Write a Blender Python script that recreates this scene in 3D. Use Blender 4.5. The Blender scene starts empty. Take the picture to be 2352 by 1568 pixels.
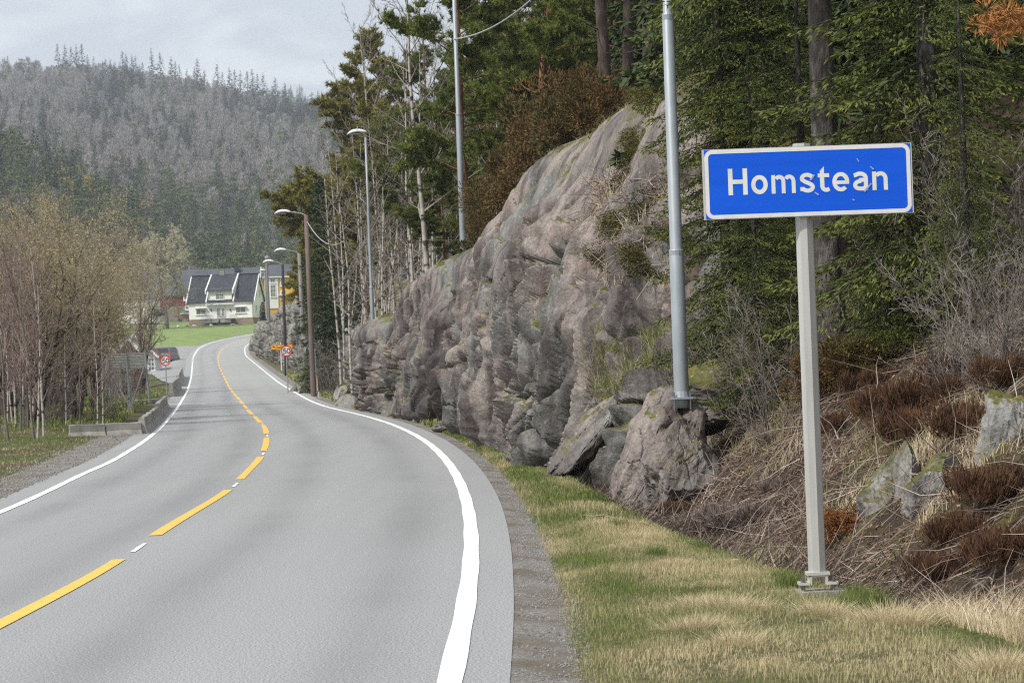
import bpy, math, random
import numpy as np
from mathutils import Vector, Matrix

R = math.radians
SC = bpy.context.scene
COL = SC.collection
rng = np.random.default_rng(7)
random.seed(7)

# ------------------------------------------------------------------ camera
FP = 6100.0            # focal length in units of the 2352 px wide picture
EYE = 1.676
ROLL, PITCH = R(2.1), R(0.272)
cam = bpy.data.cameras.new('camera')
co = bpy.data.objects.new('camera', cam)
COL.objects.link(co)
SC.camera = co
cam.sensor_width = 36.0
cam.lens = FP / 2352.0 * 36.0
cam.clip_start = 0.5
cam.clip_end = 9000
_f = Vector((0, math.cos(PITCH), math.sin(PITCH)))
_u0 = Vector((0, -math.sin(PITCH), math.cos(PITCH)))
_r0 = Vector((1, 0, 0))
_u = _u0 * math.cos(ROLL) + _r0 * math.sin(ROLL)
_r = _r0 * math.cos(ROLL) - _u0 * math.sin(ROLL)
co.matrix_world = Matrix(((_r.x, _u.x, -_f.x, 0), (_r.y, _u.y, -_f.y, 0), (_r.z, _u.z, -_f.z, EYE), (0, 0, 0, 1)))
cam.dof.use_dof = True
cam.dof.focus_distance = 24.0
cam.dof.aperture_fstop = 10.0

# ------------------------------------------------------------------ sky and sun
world = bpy.data.worlds.new('World')
SC.world = world
world.use_nodes = True
SUN_EL, SUN_AZ = R(49), R(234)      # azimuth clockwise from +Y: thin sun from the left, a little behind


def build_world():
    nt = world.node_tree
    N, L = nt.nodes, nt.links
    N.clear()
    out = N.new('ShaderNodeOutputWorld')
    bg = N.new('ShaderNodeBackground')
    sky = N.new('ShaderNodeTexSky')
    sky.sky_type = 'NISHITA'
    sky.sun_disc = False
    sky.sun_elevation = SUN_EL
    sky.sun_rotation = SUN_AZ
    sky.air_density = 1.5
    sky.dust_density = 2.0
    tc = N.new('ShaderNodeTexCoord')
    sep = N.new('ShaderNodeSeparateXYZ')
    L.new(tc.outputs['Generated'], sep.inputs[0])
    mp = N.new('ShaderNodeMapping')
    mp.inputs['Scale'].default_value = (1, 1, 2.3)
    mp.inputs['Location'].default_value = (3.1, 0.4, 1.35)
    L.new(tc.outputs['Generated'], mp.inputs[0])
    n1 = N.new('ShaderNodeTexNoise')
    n1.inputs['Scale'].default_value = 11.0
    n1.inputs['Detail'].default_value = 5.0
    n1.inputs['Roughness'].default_value = 0.42
    n1.inputs['Distortion'].default_value = 0.35
    L.new(mp.outputs[0], n1.inputs['Vector'])
    cr = N.new('ShaderNodeValToRGB')
    cr.color_ramp.elements[0].position = 0.42
    cr.color_ramp.elements[0].color = (5.5, 6.0, 6.7, 1)
    cr.color_ramp.elements[1].position = 0.57
    cr.color_ramp.elements[1].color = (8.5, 8.8, 9.0, 1)
    L.new(n1.outputs['Fac'], cr.inputs[0])
    # overcast dome: brighter towards the zenith, the same all the way round
    mx = N.new('ShaderNodeMath'); mx.operation = 'MAXIMUM'; mx.inputs[1].default_value = 0.0
    L.new(sep.outputs['Z'], mx.inputs[0])
    ml = N.new('ShaderNodeMath'); ml.operation = 'MULTIPLY_ADD'
    ml.inputs[1].default_value = .25; ml.inputs[2].default_value = 0.92
    L.new(mx.outputs[0], ml.inputs[0])
    vm = N.new('ShaderNodeVectorMath'); vm.operation = 'SCALE'
    L.new(cr.outputs[0], vm.inputs[0]); L.new(ml.outputs[0], vm.inputs['Scale'])
    mix = N.new('ShaderNodeMixRGB')
    mix.inputs[0].default_value = 0.9
    L.new(sky.outputs[0], mix.inputs[1]); L.new(vm.outputs[0], mix.inputs[2])
    L.new(mix.outputs[0], bg.inputs[0])
    bg.inputs[1].default_value = 0.1
    L.new(bg.outputs[0], out.inputs[0])


build_world()
sl = bpy.data.lights.new('sun', 'SUN')
sl.energy = 3.4
sl.angle = R(2.5)
sl.color = (1.0, 0.95, 0.88)
so = bpy.data.objects.new('sun', sl)
COL.objects.link(so)
sd = Vector((math.sin(SUN_AZ) * math.cos(SUN_EL), math.cos(SUN_AZ) * math.cos(SUN_EL), math.sin(SUN_EL)))
so.rotation_euler = sd.to_track_quat('Z', 'Y').to_euler()
vs = SC.view_settings
vs.view_transform = 'Standard'
vs.look = 'None'
vs.exposure = 0.36
vs.gamma = 1.0
vs.use_curve_mapping = False
SC.cycles.use_denoising = False      # the render's own grain is finer than what a denoiser smears away
SC.cycles.filter_width = 1.15
SC.cycles.adaptive_threshold = 0.004
SC.cycles.sample_clamp_indirect = 2.0
SC.cycles.sample_clamp_direct = 12.0
SC.cycles.max_bounces = 5
SC.cycles.diffuse_bounces = 3
SC.cycles.glossy_bounces = 2
SC.cycles.volume_bounces = 0
SC.cycles.transparent_max_bounces = 8

# ------------------------------------------------------------------ projection helpers (design time: picture point + distance -> place)


def at(px, py, Y):
    u, v = (px - 1176) / FP, (784 - py) / FP
    d = _f + _r * u + _u * v
    d = d * (Y / d.y)
    return Vector((d.x, d.y, d.z + EYE))


GY = np.array([-200, 0, 120, 150, 175, 200, 225, 250, 280, 315, 350, 380, 425, 470, 560], float)
GZ = np.array([0, 0, 0, 0.08, 0.25, 0.55, 0.9, 1.35, 2.0, 2.95, 4.1, 5.2, 6.9, 8.6, 12.0], float)
_yy = np.arange(-200, 560, 1.0)
_zz = np.interp(_yy, GY, GZ)
_k = np.exp(-0.5 * (np.arange(-30, 31) / 10.0) ** 2); _k /= _k.sum()
_zs = np.convolve(np.pad(_zz, 30, mode='edge'), _k, 'valid')


def g(Y):
    return np.interp(Y, _yy, _zs)


def gp(px, py):
    """picture point -> place on the road surface"""
    lo, prev = 8.0, None
    Y = 8.0
    while Y < 520:
        p = at(px, py, Y)
        if p.z <= g(Y):
            a, b = Y - 1.0, Y
            for _ in range(20):
                m = (a + b) / 2
                if at(px, py, m).z <= g(m): b = m
                else: a = m
            return at(px, py, b)
        Y += 1.0
    return at(px, py, 400)


# ------------------------------------------------------------------ noise
def _h(i, j, k, s):
    with np.errstate(over='ignore'):
        x = (i.astype(np.int64) * 374761393 + j.astype(np.int64) * 668265263 + k.astype(np.int64) * 2147483647 + s * 1274126177) & 0xFFFFFFFF
        x = ((x ^ (x >> 13)) * 1274126177) & 0xFFFFFFFF
        x = ((x ^ (x >> 16)) * 2246822519) & 0xFFFFFFFF
        x = x ^ (x >> 15)
    return (x & 0xFFFFFF) / float(0x1000000)


def vnoise(P, seed=0):
    P = np.asarray(P, float)
    I = np.floor(P); f = P - I
    f = f * f * (3 - 2 * f)
    I = I.astype(np.int64)
    r = 0
    for dx in (0, 1):
        for dy in (0, 1):
            for dz in (0, 1):
                w = (f[:, 0] if dx else 1 - f[:, 0]) * (f[:, 1] if dy else 1 - f[:, 1]) * (f[:, 2] if dz else 1 - f[:, 2])
                r = r + w * _h(I[:, 0] + dx, I[:, 1] + dy, I[:, 2] + dz, seed)
    return r * 2 - 1


def fbm(P, oct=4, seed=0, gain=0.5):
    a, r, s = 1.0, 0, 1.0
    for o in range(oct):
        r = r + a * vnoise(np.asarray(P) * s + o * 17.3, seed + o * 7)
        a *= gain; s *= 2.03
    return r


def linnoise(P, seed=0):
    """random heights joined by flat tetrahedra: continuous, with flat faces and sharp creases"""
    P = np.asarray(P, float); I = np.floor(P); f = P - I; I = I.astype(np.int64)
    o = np.argsort(-f, axis=1); fs = np.take_along_axis(f, o, 1)
    cur = I.copy(); n = np.arange(len(P))
    r = _h(cur[:, 0], cur[:, 1], cur[:, 2], seed) * (1 - fs[:, 0])
    for k in range(3):
        cur[n, o[:, k]] += 1
        r = r + _h(cur[:, 0], cur[:, 1], cur[:, 2], seed) * (fs[:, k] - (fs[:, k + 1] if k < 2 else 0))
    return r * 2 - 1


def saw(u, e=.14):
    """ledges: slow rise, quick fall"""
    t = u - np.floor(u)
    return np.where(t < 1 - e, t / (1 - e), (1 - t) / e) - .5


def facet(P, seed=0, tilt=0.8):
    """cell noise whose cells are tilted planes: broken rock. returns value, crack distance, cell random"""
    I = np.floor(P).astype(np.int64)
    n = len(P)
    F1 = np.full(n, 9.0); F2 = np.full(n, 9.0)
    C = np.zeros((n, 3)); ID = np.zeros((n, 3), np.int64)
    for dx in (-1, 0, 1):
        for dy in (-1, 0, 1):
            for dz in (-1, 0, 1):
                i, j, k = I[:, 0] + dx, I[:, 1] + dy, I[:, 2] + dz
                c = np.stack([i + 0.1 + 0.8 * _h(i, j, k, seed), j + 0.1 + 0.8 * _h(i, j, k, seed + 1), k + 0.1 + 0.8 * _h(i, j, k, seed + 2)], 1)
                d = np.sum((P - c) ** 2, 1)
                m = d < F1
                F2 = np.where(m, F1, np.minimum(F2, d))
                F1 = np.where(m, d, F1)
                C[m] = c[m]
                ID[m] = np.stack([i, j, k], 1)[m]
    i, j, k = ID[:, 0], ID[:, 1], ID[:, 2]
    hh = _h(i, j, k, seed + 5) - 0.5
    gv = np.stack([_h(i, j, k, seed + 6), _h(i, j, k, seed + 7), _h(i, j, k, seed + 8)], 1) * 2 - 1
    return hh + np.sum((P - C) * gv, 1) * tilt, np.sqrt(F2) - np.sqrt(F1), hh + 0.5


# ------------------------------------------------------------------ mesh helpers
def npmesh(name, V, F, mats, smooth=False, mi=None, attr=None):
    """V (n,3); F (m,3) or (m,4) or list of both"""
    me = bpy.data.meshes.new(name)
    Fs = F if isinstance(F, list) else [F]
    Fs = [np.asarray(f) for f in Fs if len(f)]
    V = np.asarray(V, np.float32)
    me.vertices.add(len(V)); me.vertices.foreach_set('co', V.ravel())
    tot = sum(len(f) for f in Fs); nl = sum(f.size for f in Fs)
    me.loops.add(nl); me.polygons.add(tot)
    me.loops.foreach_set('vertex_index', np.concatenate([f.ravel() for f in Fs]).astype(np.int32))
    sizes = np.concatenate([np.full(len(f), f.shape[1]) for f in Fs]).astype(np.int32)
    st = np.concatenate([[0], np.cumsum(sizes)[:-1]]).astype(np.int32)
    me.polygons.foreach_set('loop_start', st)
    me.polygons.foreach_set('loop_total', sizes)
    me.polygons.foreach_set('use_smooth', np.full(tot, bool(smooth)))
    if mi is not None: me.polygons.foreach_set('material_index', np.asarray(mi, np.int32))
    for m in (mats if isinstance(mats, (list, tuple)) else [mats]): me.materials.append(m)
    if attr:
        for k, a in attr.items():
            A = me.attributes.new(k, 'FLOAT', 'POINT'); A.data.foreach_set('value', np.asarray(a, np.float32))
    me.update(calc_edges=True)
    me.validate()
    return me


def obj(name, me, parent=None, loc=None, rot=None, kind=None, scale=None):
    o = bpy.data.objects.new(name, me)
    COL.objects.link(o)
    if parent: o.parent = parent
    if loc is not None: o.location = loc
    if rot is not None: o.rotation_euler = rot
    if scale is not None: o.scale = scale
    if kind: o['kind'] = kind
    return o


def tag(o, label, cat, group=None):
    o['label'] = label; o['category'] = cat
    if group: o['group'] = group
    return o


def thing(name, label, cat, loc=(0, 0, 0), rot=(0, 0, 0), group=None):
    return tag(obj(name, None, loc=loc, rot=rot), label, cat, group)


class MB:
    """small parts: boxes, tubes, lathes, prisms"""
    def __init__(s): s.v = []; s.f = []

    def add(s, vs, fs):
        b = len(s.v); s.v += [tuple(v) for v in vs]; s.f += [tuple(b + i for i in f) for f in fs]; return s

    def box(s, c, d, rz=0, rx=0, ry=0, bev=0):
        x, y, z = d[0] / 2, d[1] / 2, d[2] / 2
        M = Matrix.Rotation(rz, 3, 'Z') @ Matrix.Rotation(ry, 3, 'Y') @ Matrix.Rotation(rx, 3, 'X')
        c = Vector(c)
        if bev <= 0:
            P = [(-x, -y, -z), (x, -y, -z), (x, y, -z), (-x, y, -z), (-x, -y, z), (x, -y, z), (x, y, z), (-x, y, z)]
            return s.add([M @ Vector(p) + c for p in P], [(0, 3, 2, 1), (4, 5, 6, 7), (0, 1, 5, 4), (1, 2, 6, 5), (2, 3, 7, 6), (3, 0, 4, 7)])
        b = bev
        ring = [(-x + b, -y), (x - b, -y), (x, -y + b), (x, y - b), (x - b, y), (-x + b, y), (-x, y - b), (-x, -y + b)]
        P = [(a[0], a[1], -z) for a in ring] + [(a[0], a[1], z) for a in ring]
        fs = [tuple(range(7, -1, -1)), tuple(range(8, 16))] + [(i, (i + 1) % 8, 8 + (i + 1) % 8, 8 + i) for i in range(8)]
        return s.add([M @ Vector(p) + c for p in P], fs)

    def tube(s, pts, rad, k=8, cap=True, ph=0.0):
        pts = [Vector(p) for p in pts]
        if not isinstance(rad, (list, tuple)): rad = [rad] * len(pts)
        b = len(s.v); n = len(pts)
        ref = None
        for i, p in enumerate(pts):
            t = (pts[min(i + 1, n - 1)] - pts[max(i - 1, 0)])
            if t.length < 1e-9: t = (pts[-1] - pts[0])
            t.normalize()
            if ref is None:
                ref = Vector((1, 0, 0)) if abs(t.x) < 0.9 else Vector((0, 1, 0))
            a = (ref - t * ref.dot(t)).normalized(); ref = a
            c = t.cross(a)
            for j in range(k):
                th = 2 * math.pi * j / k + ph
                s.v.append(tuple(p + (a * math.cos(th) + c * math.sin(th)) * rad[i]))
        for i in range(n - 1):
            for j in range(k):
                s.f.append((b + i * k + j, b + i * k + (j + 1) % k, b + (i + 1) * k + (j + 1) % k, b + (i + 1) * k + j))
        if cap:
            s.f.append(tuple(b + j for j in range(k - 1, -1, -1)))
            s.f.append(tuple(b + (n - 1) * k + j for j in range(k)))
        return s

    def prism(s, poly, y0, y1):
        """poly in (x,z), extruded along y"""
        n = len(poly)
        return s.add([(p[0], y0, p[1]) for p in poly] + [(p[0], y1, p[1]) for p in poly],
                     [tuple(range(n)), tuple(range(2 * n - 1, n - 1, -1))] + [(i, i + n, (i + 1) % n + n, (i + 1) % n) for i in range(n)])

    def quad(s, a, b, c, d): return s.add([a, b, c, d], [(0, 1, 2, 3)])

    def mesh(s, name, m, smooth=False):
        me = bpy.data.meshes.new(name)
        me.from_pydata(s.v, [], s.f); me.materials.append(m)
        if smooth:
            for p in me.polygons: p.use_smooth = True
        me.update()
        return me

    def build(s, name, m, parent=None, smooth=False, **k): return obj(name, s.mesh(name, m, smooth), parent, **k)


def tubes(P0, P1, R0, R1, k=3):
    """many open tapered tubes at once"""
    P0, P1 = np.asarray(P0, float), np.asarray(P1, float)
    T = P1 - P0
    L = np.linalg.norm(T, axis=1, keepdims=True) + 1e-9
    T = T / L
    ref = np.where(np.abs(T[:, 2:3]) < 0.9, np.array([[0, 0, 1.0]]), np.array([[1.0, 0, 0]]))
    A = np.cross(ref, T); A /= np.linalg.norm(A, axis=1, keepdims=True) + 1e-9
    B = np.cross(T, A)
    n = len(P0)
    V = np.zeros((n, 2 * k, 3))
    for j in range(k):
        th = 2 * math.pi * j / k
        d = A * math.cos(th) + B * math.sin(th)
        V[:, j] = P0 + d * np.asarray(R0)[:, None]
        V[:, k + j] = P1 + d * np.asarray(R1)[:, None]
    base = (np.arange(n) * 2 * k)[:, None]
    Fl = []
    for j in range(k):
        Fl.append(base + np.array([[j, (j + 1) % k, k + (j + 1) % k, k + j]]))
    F = np.stack(Fl, 1).reshape(-1, 4)
    return V.reshape(-1, 3), F


def merge(parts):
    Vs, Fs, o = [], [], 0
    for V, F in parts:
        Vs.append(V); Fs.append(np.asarray(F) + o); o += len(V)
    return np.concatenate(Vs), Fs


# ------------------------------------------------------------------ materials
def mat(name, stops, scale=4.0, rough=0.85, bump=0.0, bscale=None, detail=4.0, spec=0.3, metal=0.0, coord='Object', stretch=(1, 1, 1),
        stops2=None, scale2=1.0, mixr=(0.45, 0.6), trans=None, nrm=None, bdist=0.02, attr=None, rr=None):
    m = bpy.data.materials.new(name); m.use_nodes = True
    nt = m.node_tree; N, L = nt.nodes, nt.links
    bs = N['Principled BSDF']
    bs.inputs['Roughness'].default_value = rough
    bs.inputs['Metallic'].default_value = metal
    bs.inputs['Specular IOR Level'].default_value = spec
    tc = N.new('ShaderNodeTexCoord')
    mp = N.new('ShaderNodeMapping'); mp.inputs['Scale'].default_value = stretch
    if coord == 'World':
        gm = N.new('ShaderNodeNewGeometry'); L.new(gm.outputs['Position'], mp.inputs[0])
    else:
        L.new(tc.outputs[coord], mp.inputs[0])

    def ramp(st, sc, det=detail, vec=None):
        if len(st) == 1:
            r = N.new('ShaderNodeRGB'); r.outputs[0].default_value = (*st[0], 1); return r.outputs[0]
        no = N.new('ShaderNodeTexNoise'); no.inputs['Scale'].default_value = sc; no.inputs['Detail'].default_value = det
        no.inputs['Roughness'].default_value = 0.6
        L.new(vec or mp.outputs[0], no.inputs['Vector'])
        r = N.new('ShaderNodeValToRGB'); els = r.color_ramp.elements
        n = len(st)
        while len(els) < n: els.new(0.5)
        for i, c in enumerate(st):
            els[i].position = 0.3 + 0.4 * i / (n - 1); els[i].color = (*c, 1)
        L.new(no.outputs['Fac'], r.inputs[0])
        return r.outputs[0]
    c = ramp(stops, scale)
    if stops2:
        c2 = ramp(stops2, scale * 1.7)
        no = N.new('ShaderNodeTexNoise'); no.inputs['Scale'].default_value = scale2; no.inputs['Detail'].default_value = 6
        L.new(mp.outputs[0], no.inputs['Vector'])
        mr = N.new('ShaderNodeMapRange'); mr.inputs[1].default_value = mixr[0]; mr.inputs[2].default_value = mixr[1]
        L.new(no.outputs['Fac'], mr.inputs[0])
        mx = N.new('ShaderNodeMixRGB'); L.new(mr.outputs[0], mx.inputs[0]); L.new(c, mx.inputs[1]); L.new(c2, mx.inputs[2])
        c = mx.outputs[0]
    if attr:        # per blade / per leaf tint stored on the mesh: attr = (name, colour at 1)
        an = N.new('ShaderNodeAttribute'); an.attribute_name = attr[0]
        mx = N.new('ShaderNodeMixRGB'); L.new(an.outputs['Fac'], mx.inputs[0]); L.new(c, mx.inputs[1])
        mx.inputs[2].default_value = (*attr[1], 1)
        c = mx.outputs[0]
    if nrm:         # growth on surfaces that face up: (lo, hi, colours, scale)
        gm = N.new('ShaderNodeNewGeometry'); sp = N.new('ShaderNodeSeparateXYZ'); L.new(gm.outputs['True Normal'], sp.inputs[0])
        no = N.new('ShaderNodeTexNoise'); no.inputs['Scale'].default_value = nrm[3]; no.inputs['Detail'].default_value = 8
        no.inputs['Roughness'].default_value = 0.65
        L.new(mp.outputs[0], no.inputs['Vector'])
        ad = N.new('ShaderNodeMath'); ad.operation = 'MULTIPLY_ADD'; ad.inputs[1].default_value = 1.6; L.new(no.outputs['Fac'], ad.inputs[0]); L.new(sp.outputs['Z'], ad.inputs[2])
        mr = N.new('ShaderNodeMapRange'); mr.inputs[1].default_value = nrm[0] + .8; mr.inputs[2].default_value = nrm[1] + .8
        L.new(ad.outputs[0], mr.inputs[0])
        c3 = ramp(nrm[2], 9.0)
        mx = N.new('ShaderNodeMixRGB'); L.new(mr.outputs[0], mx.inputs[0]); L.new(c, mx.inputs[1]); L.new(c3, mx.inputs[2])
        c = mx.outputs[0]
    L.new(c, bs.inputs['Base Color'])
    if rr:
        no = N.new('ShaderNodeTexNoise'); no.inputs['Scale'].default_value = scale; L.new(mp.outputs[0], no.inputs['Vector'])
        mr = N.new('ShaderNodeMapRange'); mr.inputs[1].default_value = .35; mr.inputs[2].default_value = .65
        mr.inputs[3].default_value = rr[0]; mr.inputs[4].default_value = rr[1]
        L.new(no.outputs['Fac'], mr.inputs[0]); L.new(mr.outputs[0], bs.inputs['Roughness'])
    if bump:
        no = N.new('ShaderNodeTexNoise'); no.inputs['Scale'].default_value = bscale or scale * 3; no.inputs['Detail'].default_value = 8
        no.inputs['Roughness'].default_value = 0.65
        L.new(mp.outputs[0], no.inputs['Vector'])
        b = N.new('ShaderNodeBump'); b.inputs['Strength'].default_value = bump; b.inputs['Distance'].default_value = bdist
        L.new(no.outputs['Fac'], b.inputs['Height']); L.new(b.outputs[0], bs.inputs['Normal'])
    if trans:       # thin leaves let light through
        tr = N.new('ShaderNodeBsdfTranslucent'); L.new(c, tr.inputs[0])
        ms = N.new('ShaderNodeMixShader'); ms.inputs[0].default_value = trans
        L.new(bs.outputs[0], ms.inputs[1]); L.new(tr.outputs[0], ms.inputs[2])
        L.new(ms.outputs[0], N['Material Output'].inputs[0])
    return m


def plain(name, c, rough=0.6, metal=0.0, var=0.12, scale=6.0, bump=0.0, spec=0.4):
    lo = tuple(x * (1 - var) for x in c); hi = tuple(min(1, x * (1 + var)) for x in c)
    return mat(name, [lo, hi], scale=scale, rough=rough, metal=metal, bump=bump, spec=spec)


M = {}
MOSS = [(.035, .045, .008), (.10, .10, .02), (.15, .115, .03)]


def rock_mat(name, hue=0, moss=(.55, .8)):
    """pink-grey gneiss: banding, purple-dark wet streaks, pale lichen spots, moss on what faces up"""
    m = mat(name, [(.075, .068, .066), (.155, .134, .126), (.26, .225, .205), (.25, .185, .16)] if hue == 0 else [(.09, .09, .088), (.19, .19, .185), (.29, .285, .275), (.23, .20, .185)],
            scale=0.75, rough=0.9, bump=.8, bscale=8.0, bdist=0.05, spec=0.25, coord='World', detail=9, rr=(.6, .95),
            stops2=[(.08, .079, .075), (.15, .147, .138), (.235, .23, .213)] if hue == 0 else [(.12, .118, .11), (.22, .215, .2), (.32, .315, .29)], scale2=0.4, mixr=(.49, .57), nrm=(moss[0], moss[1], MOSS, 2.2))
    nt = m.node_tree; N, L = nt.nodes, nt.links
    bs = N['Principled BSDF']
    src = bs.inputs['Base Color'].links[0].from_socket
    gm = N.new('ShaderNodeNewGeometry')
    # lichen
    vo = N.new('ShaderNodeTexVoronoi'); vo.inputs['Scale'].default_value = 9.0; L.new(gm.outputs['Position'], vo.inputs['Vector'])
    no = N.new('ShaderNodeTexNoise'); no.inputs['Scale'].default_value = 1.6; no.inputs['Detail'].default_value = 6; L.new(gm.outputs['Position'], no.inputs['Vector'])
    sb = N.new('ShaderNodeMath'); sb.operation = 'SUBTRACT'; L.new(no.outputs['Fac'], sb.inputs[0]); L.new(vo.outputs['Distance'], sb.inputs[1])
    mr = N.new('ShaderNodeMapRange'); mr.inputs[1].default_value = .33; mr.inputs[2].default_value = .42; mr.inputs[4].default_value = .6
    L.new(sb.outputs[0], mr.inputs[0])
    mx = N.new('ShaderNodeMixRGB'); L.new(mr.outputs[0], mx.inputs[0]); L.new(src, mx.inputs[1]); mx.inputs[2].default_value = (.30, .31, .26, 1)
    # vertical seep streaks
    mp = N.new('ShaderNodeMapping'); mp.inputs['Scale'].default_value = (1.3, 1.0, .16); mp.inputs['Rotation'].default_value = (0, R(-18), 0)
    L.new(gm.outputs['Position'], mp.inputs[0])
    n2 = N.new('ShaderNodeTexNoise'); n2.inputs['Scale'].default_value = 1.5; n2.inputs['Detail'].default_value = 7; n2.inputs['Roughness'].default_value = .6
    L.new(mp.outputs[0], n2.inputs['Vector'])
    m2 = N.new('ShaderNodeMapRange'); m2.inputs[1].default_value = .48; m2.inputs[2].default_value = .60; m2.inputs[4].default_value = .8
    L.new(n2.outputs['Fac'], m2.inputs[0])
    mx2 = N.new('ShaderNodeMixRGB'); mx2.blend_type = 'MULTIPLY'; L.new(m2.outputs[0], mx2.inputs[0]); L.new(mx.outputs[0], mx2.inputs[1]); mx2.inputs[2].default_value = (.40, .355, .36, 1)
    # fine mineral grain
    n3 = N.new('ShaderNodeTexNoise'); n3.inputs['Scale'].default_value = 28; n3.inputs['Detail'].default_value = 3; L.new(gm.outputs['Position'], n3.inputs['Vector'])
    m3 = N.new('ShaderNodeMapRange'); m3.inputs[1].default_value = .3; m3.inputs[2].default_value = .7; m3.inputs[3].default_value = .74; m3.inputs[4].default_value = 1.24
    L.new(n3.outputs['Fac'], m3.inputs[0])
    vm = N.new('ShaderNodeVectorMath'); vm.operation = 'SCALE'; L.new(mx2.outputs[0], vm.inputs[0]); L.new(m3.outputs[0], vm.inputs['Scale'])
    # seeping water: darker and glossier where the mesh says so
    wa = N.new('ShaderNodeAttribute'); wa.attribute_name = 'wet'
    mw = N.new('ShaderNodeMixRGB'); mw.blend_type = 'MULTIPLY'; L.new(wa.outputs['Fac'], mw.inputs[0]); L.new(vm.outputs[0], mw.inputs[1]); mw.inputs[2].default_value = (.28, .26, .27, 1)
    ma = N.new('ShaderNodeAttribute'); ma.attribute_name = 'mossy'
    n5 = N.new('ShaderNodeTexNoise'); n5.inputs['Scale'].default_value = 7; n5.inputs['Detail'].default_value = 6; L.new(gm.outputs['Position'], n5.inputs['Vector'])
    r5 = N.new('ShaderNodeValToRGB'); r5.color_ramp.elements[0].position = .35; r5.color_ramp.elements[1].position = .65
    r5.color_ramp.elements[0].color = (.03, .032, .007, 1); r5.color_ramp.elements[1].color = (.14, .115, .022, 1); L.new(n5.outputs['Fac'], r5.inputs[0])
    mo = N.new('ShaderNodeMixRGB'); L.new(ma.outputs['Fac'], mo.inputs[0]); L.new(mw.outputs[0], mo.inputs[1]); L.new(r5.outputs[0], mo.inputs[2])
    L.new(mo.outputs[0], bs.inputs['Base Color'])
    rs = bs.inputs['Roughness'].links[0].from_socket
    mm = N.new('ShaderNodeMapRange'); mm.inputs[3].default_value = 1.0; mm.inputs[4].default_value = .45; L.new(wa.outputs['Fac'], mm.inputs[0])
    mq = N.new('ShaderNodeMath'); mq.operation = 'MULTIPLY'; L.new(rs, mq.inputs[0]); L.new(mm.outputs[0], mq.inputs[1]); L.new(mq.outputs[0], bs.inputs['Roughness'])
    return m


M['rock'] = rock_mat('pink_rock', 0, (.72, .9))
M['rock2'] = rock_mat('grey_rock', 1, (.6, .85))
M['rock3'] = rock_mat('white_flecked_rock', 1, (.25, .6))
M['moss_rock'] = rock_mat('mossy_rock', 0, (.05, .35))
M['asphalt'] = None


def asphalt_mat():
    m = mat('asphalt', [(.212, .214, .216), (.246, .248, .250)], scale=0.9, rough=.88, bump=.5, bscale=160, bdist=.004, spec=.35, coord='World', detail=4, stretch=(1, .06, 1))
    nt = m.node_tree; N, L = nt.nodes, nt.links
    bs = N['Principled BSDF']; src = bs.inputs['Base Color'].links[0].from_socket
    gm = N.new('ShaderNodeNewGeometry')
    sc = N.new('ShaderNodeTexNoise'); sc.inputs['Scale'].default_value = 70; sc.inputs['Detail'].default_value = 5; sc.inputs['Roughness'].default_value = .75; L.new(gm.outputs['Position'], sc.inputs['Vector'])
    m3 = N.new('ShaderNodeMapRange'); m3.inputs[1].default_value = .38; m3.inputs[2].default_value = .64; m3.inputs[3].default_value = .42; m3.inputs[4].default_value = 1.75
    L.new(sc.outputs['Fac'], m3.inputs[0])
    v1 = N.new('ShaderNodeVectorMath'); v1.operation = 'SCALE'; L.new(src, v1.inputs[0]); L.new(m3.outputs[0], v1.inputs['Scale'])
    # wheel tracks follow the lane: 'lat' = metres across the lane, stored on the mesh
    an = N.new('ShaderNodeAttribute'); an.attribute_name = 'track'
    n2 = N.new('ShaderNodeTexNoise'); n2.inputs['Scale'].default_value = .25; n2.inputs['Detail'].default_value = 4; L.new(gm.outputs['Position'], n2.inputs['Vector'])
    mu = N.new('ShaderNodeMath'); mu.operation = 'MULTIPLY'; L.new(an.outputs['Fac'], mu.inputs[0]); L.new(n2.outputs['Fac'], mu.inputs[1])
    m4 = N.new('ShaderNodeMapRange'); m4.inputs[1].default_value = 0; m4.inputs[2].default_value = .6; m4.inputs[3].default_value = 1.07; m4.inputs[4].default_value = .80
    L.new(mu.outputs[0], m4.inputs[0])
    v2 = N.new('ShaderNodeVectorMath'); v2.operation = 'SCALE'; L.new(v1.outputs[0], v2.inputs[0]); L.new(m4.outputs[0], v2.inputs['Scale'])
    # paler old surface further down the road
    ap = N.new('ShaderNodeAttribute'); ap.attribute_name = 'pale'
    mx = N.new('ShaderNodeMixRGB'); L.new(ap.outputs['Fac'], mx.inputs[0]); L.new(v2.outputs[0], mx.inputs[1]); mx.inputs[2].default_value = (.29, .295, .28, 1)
    L.new(mx.outputs[0], bs.inputs['Base Color'])
    return m


M['asphalt'] = asphalt_mat()
M['pave'] = mat('old_asphalt', [(.21, .215, .21), (.27, .275, .265)], scale=.5, rough=.9, coord='World')
M['white_line'] = mat('white_line', [(.62, .62, .61), (.78, .78, .77)], scale=14, rough=.7, bump=.3, bscale=120, bdist=.003, coord='World', stops2=[(.30, .30, .295)], scale2=30.0, mixr=(.64, .72))
M['yellow_line'] = mat('yellow_line', [(.66, .36, .06), (.78, .46, .09)], scale=10, rough=.7, bump=.3, bscale=120, bdist=.003, coord='World', stops2=[(.36, .26, .13)], scale2=26.0, mixr=(.62, .72))
M['gravel'] = mat('gravel', [(.10, .094, .085), (.22, .207, .19), (.34, .32, .295)], scale=38, rough=.95, bump=1, bscale=45, bdist=.03, coord='World', stops2=[(.10, .085, .07), (.2, .17, .13)], scale2=1.2)
M['verge'] = mat('verge_soil', [(.045, .05, .015), (.09, .085, .035), (.16, .135, .07)], scale=9, rough=.95, bump=1, bscale=30, bdist=.03, coord='World')
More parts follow.
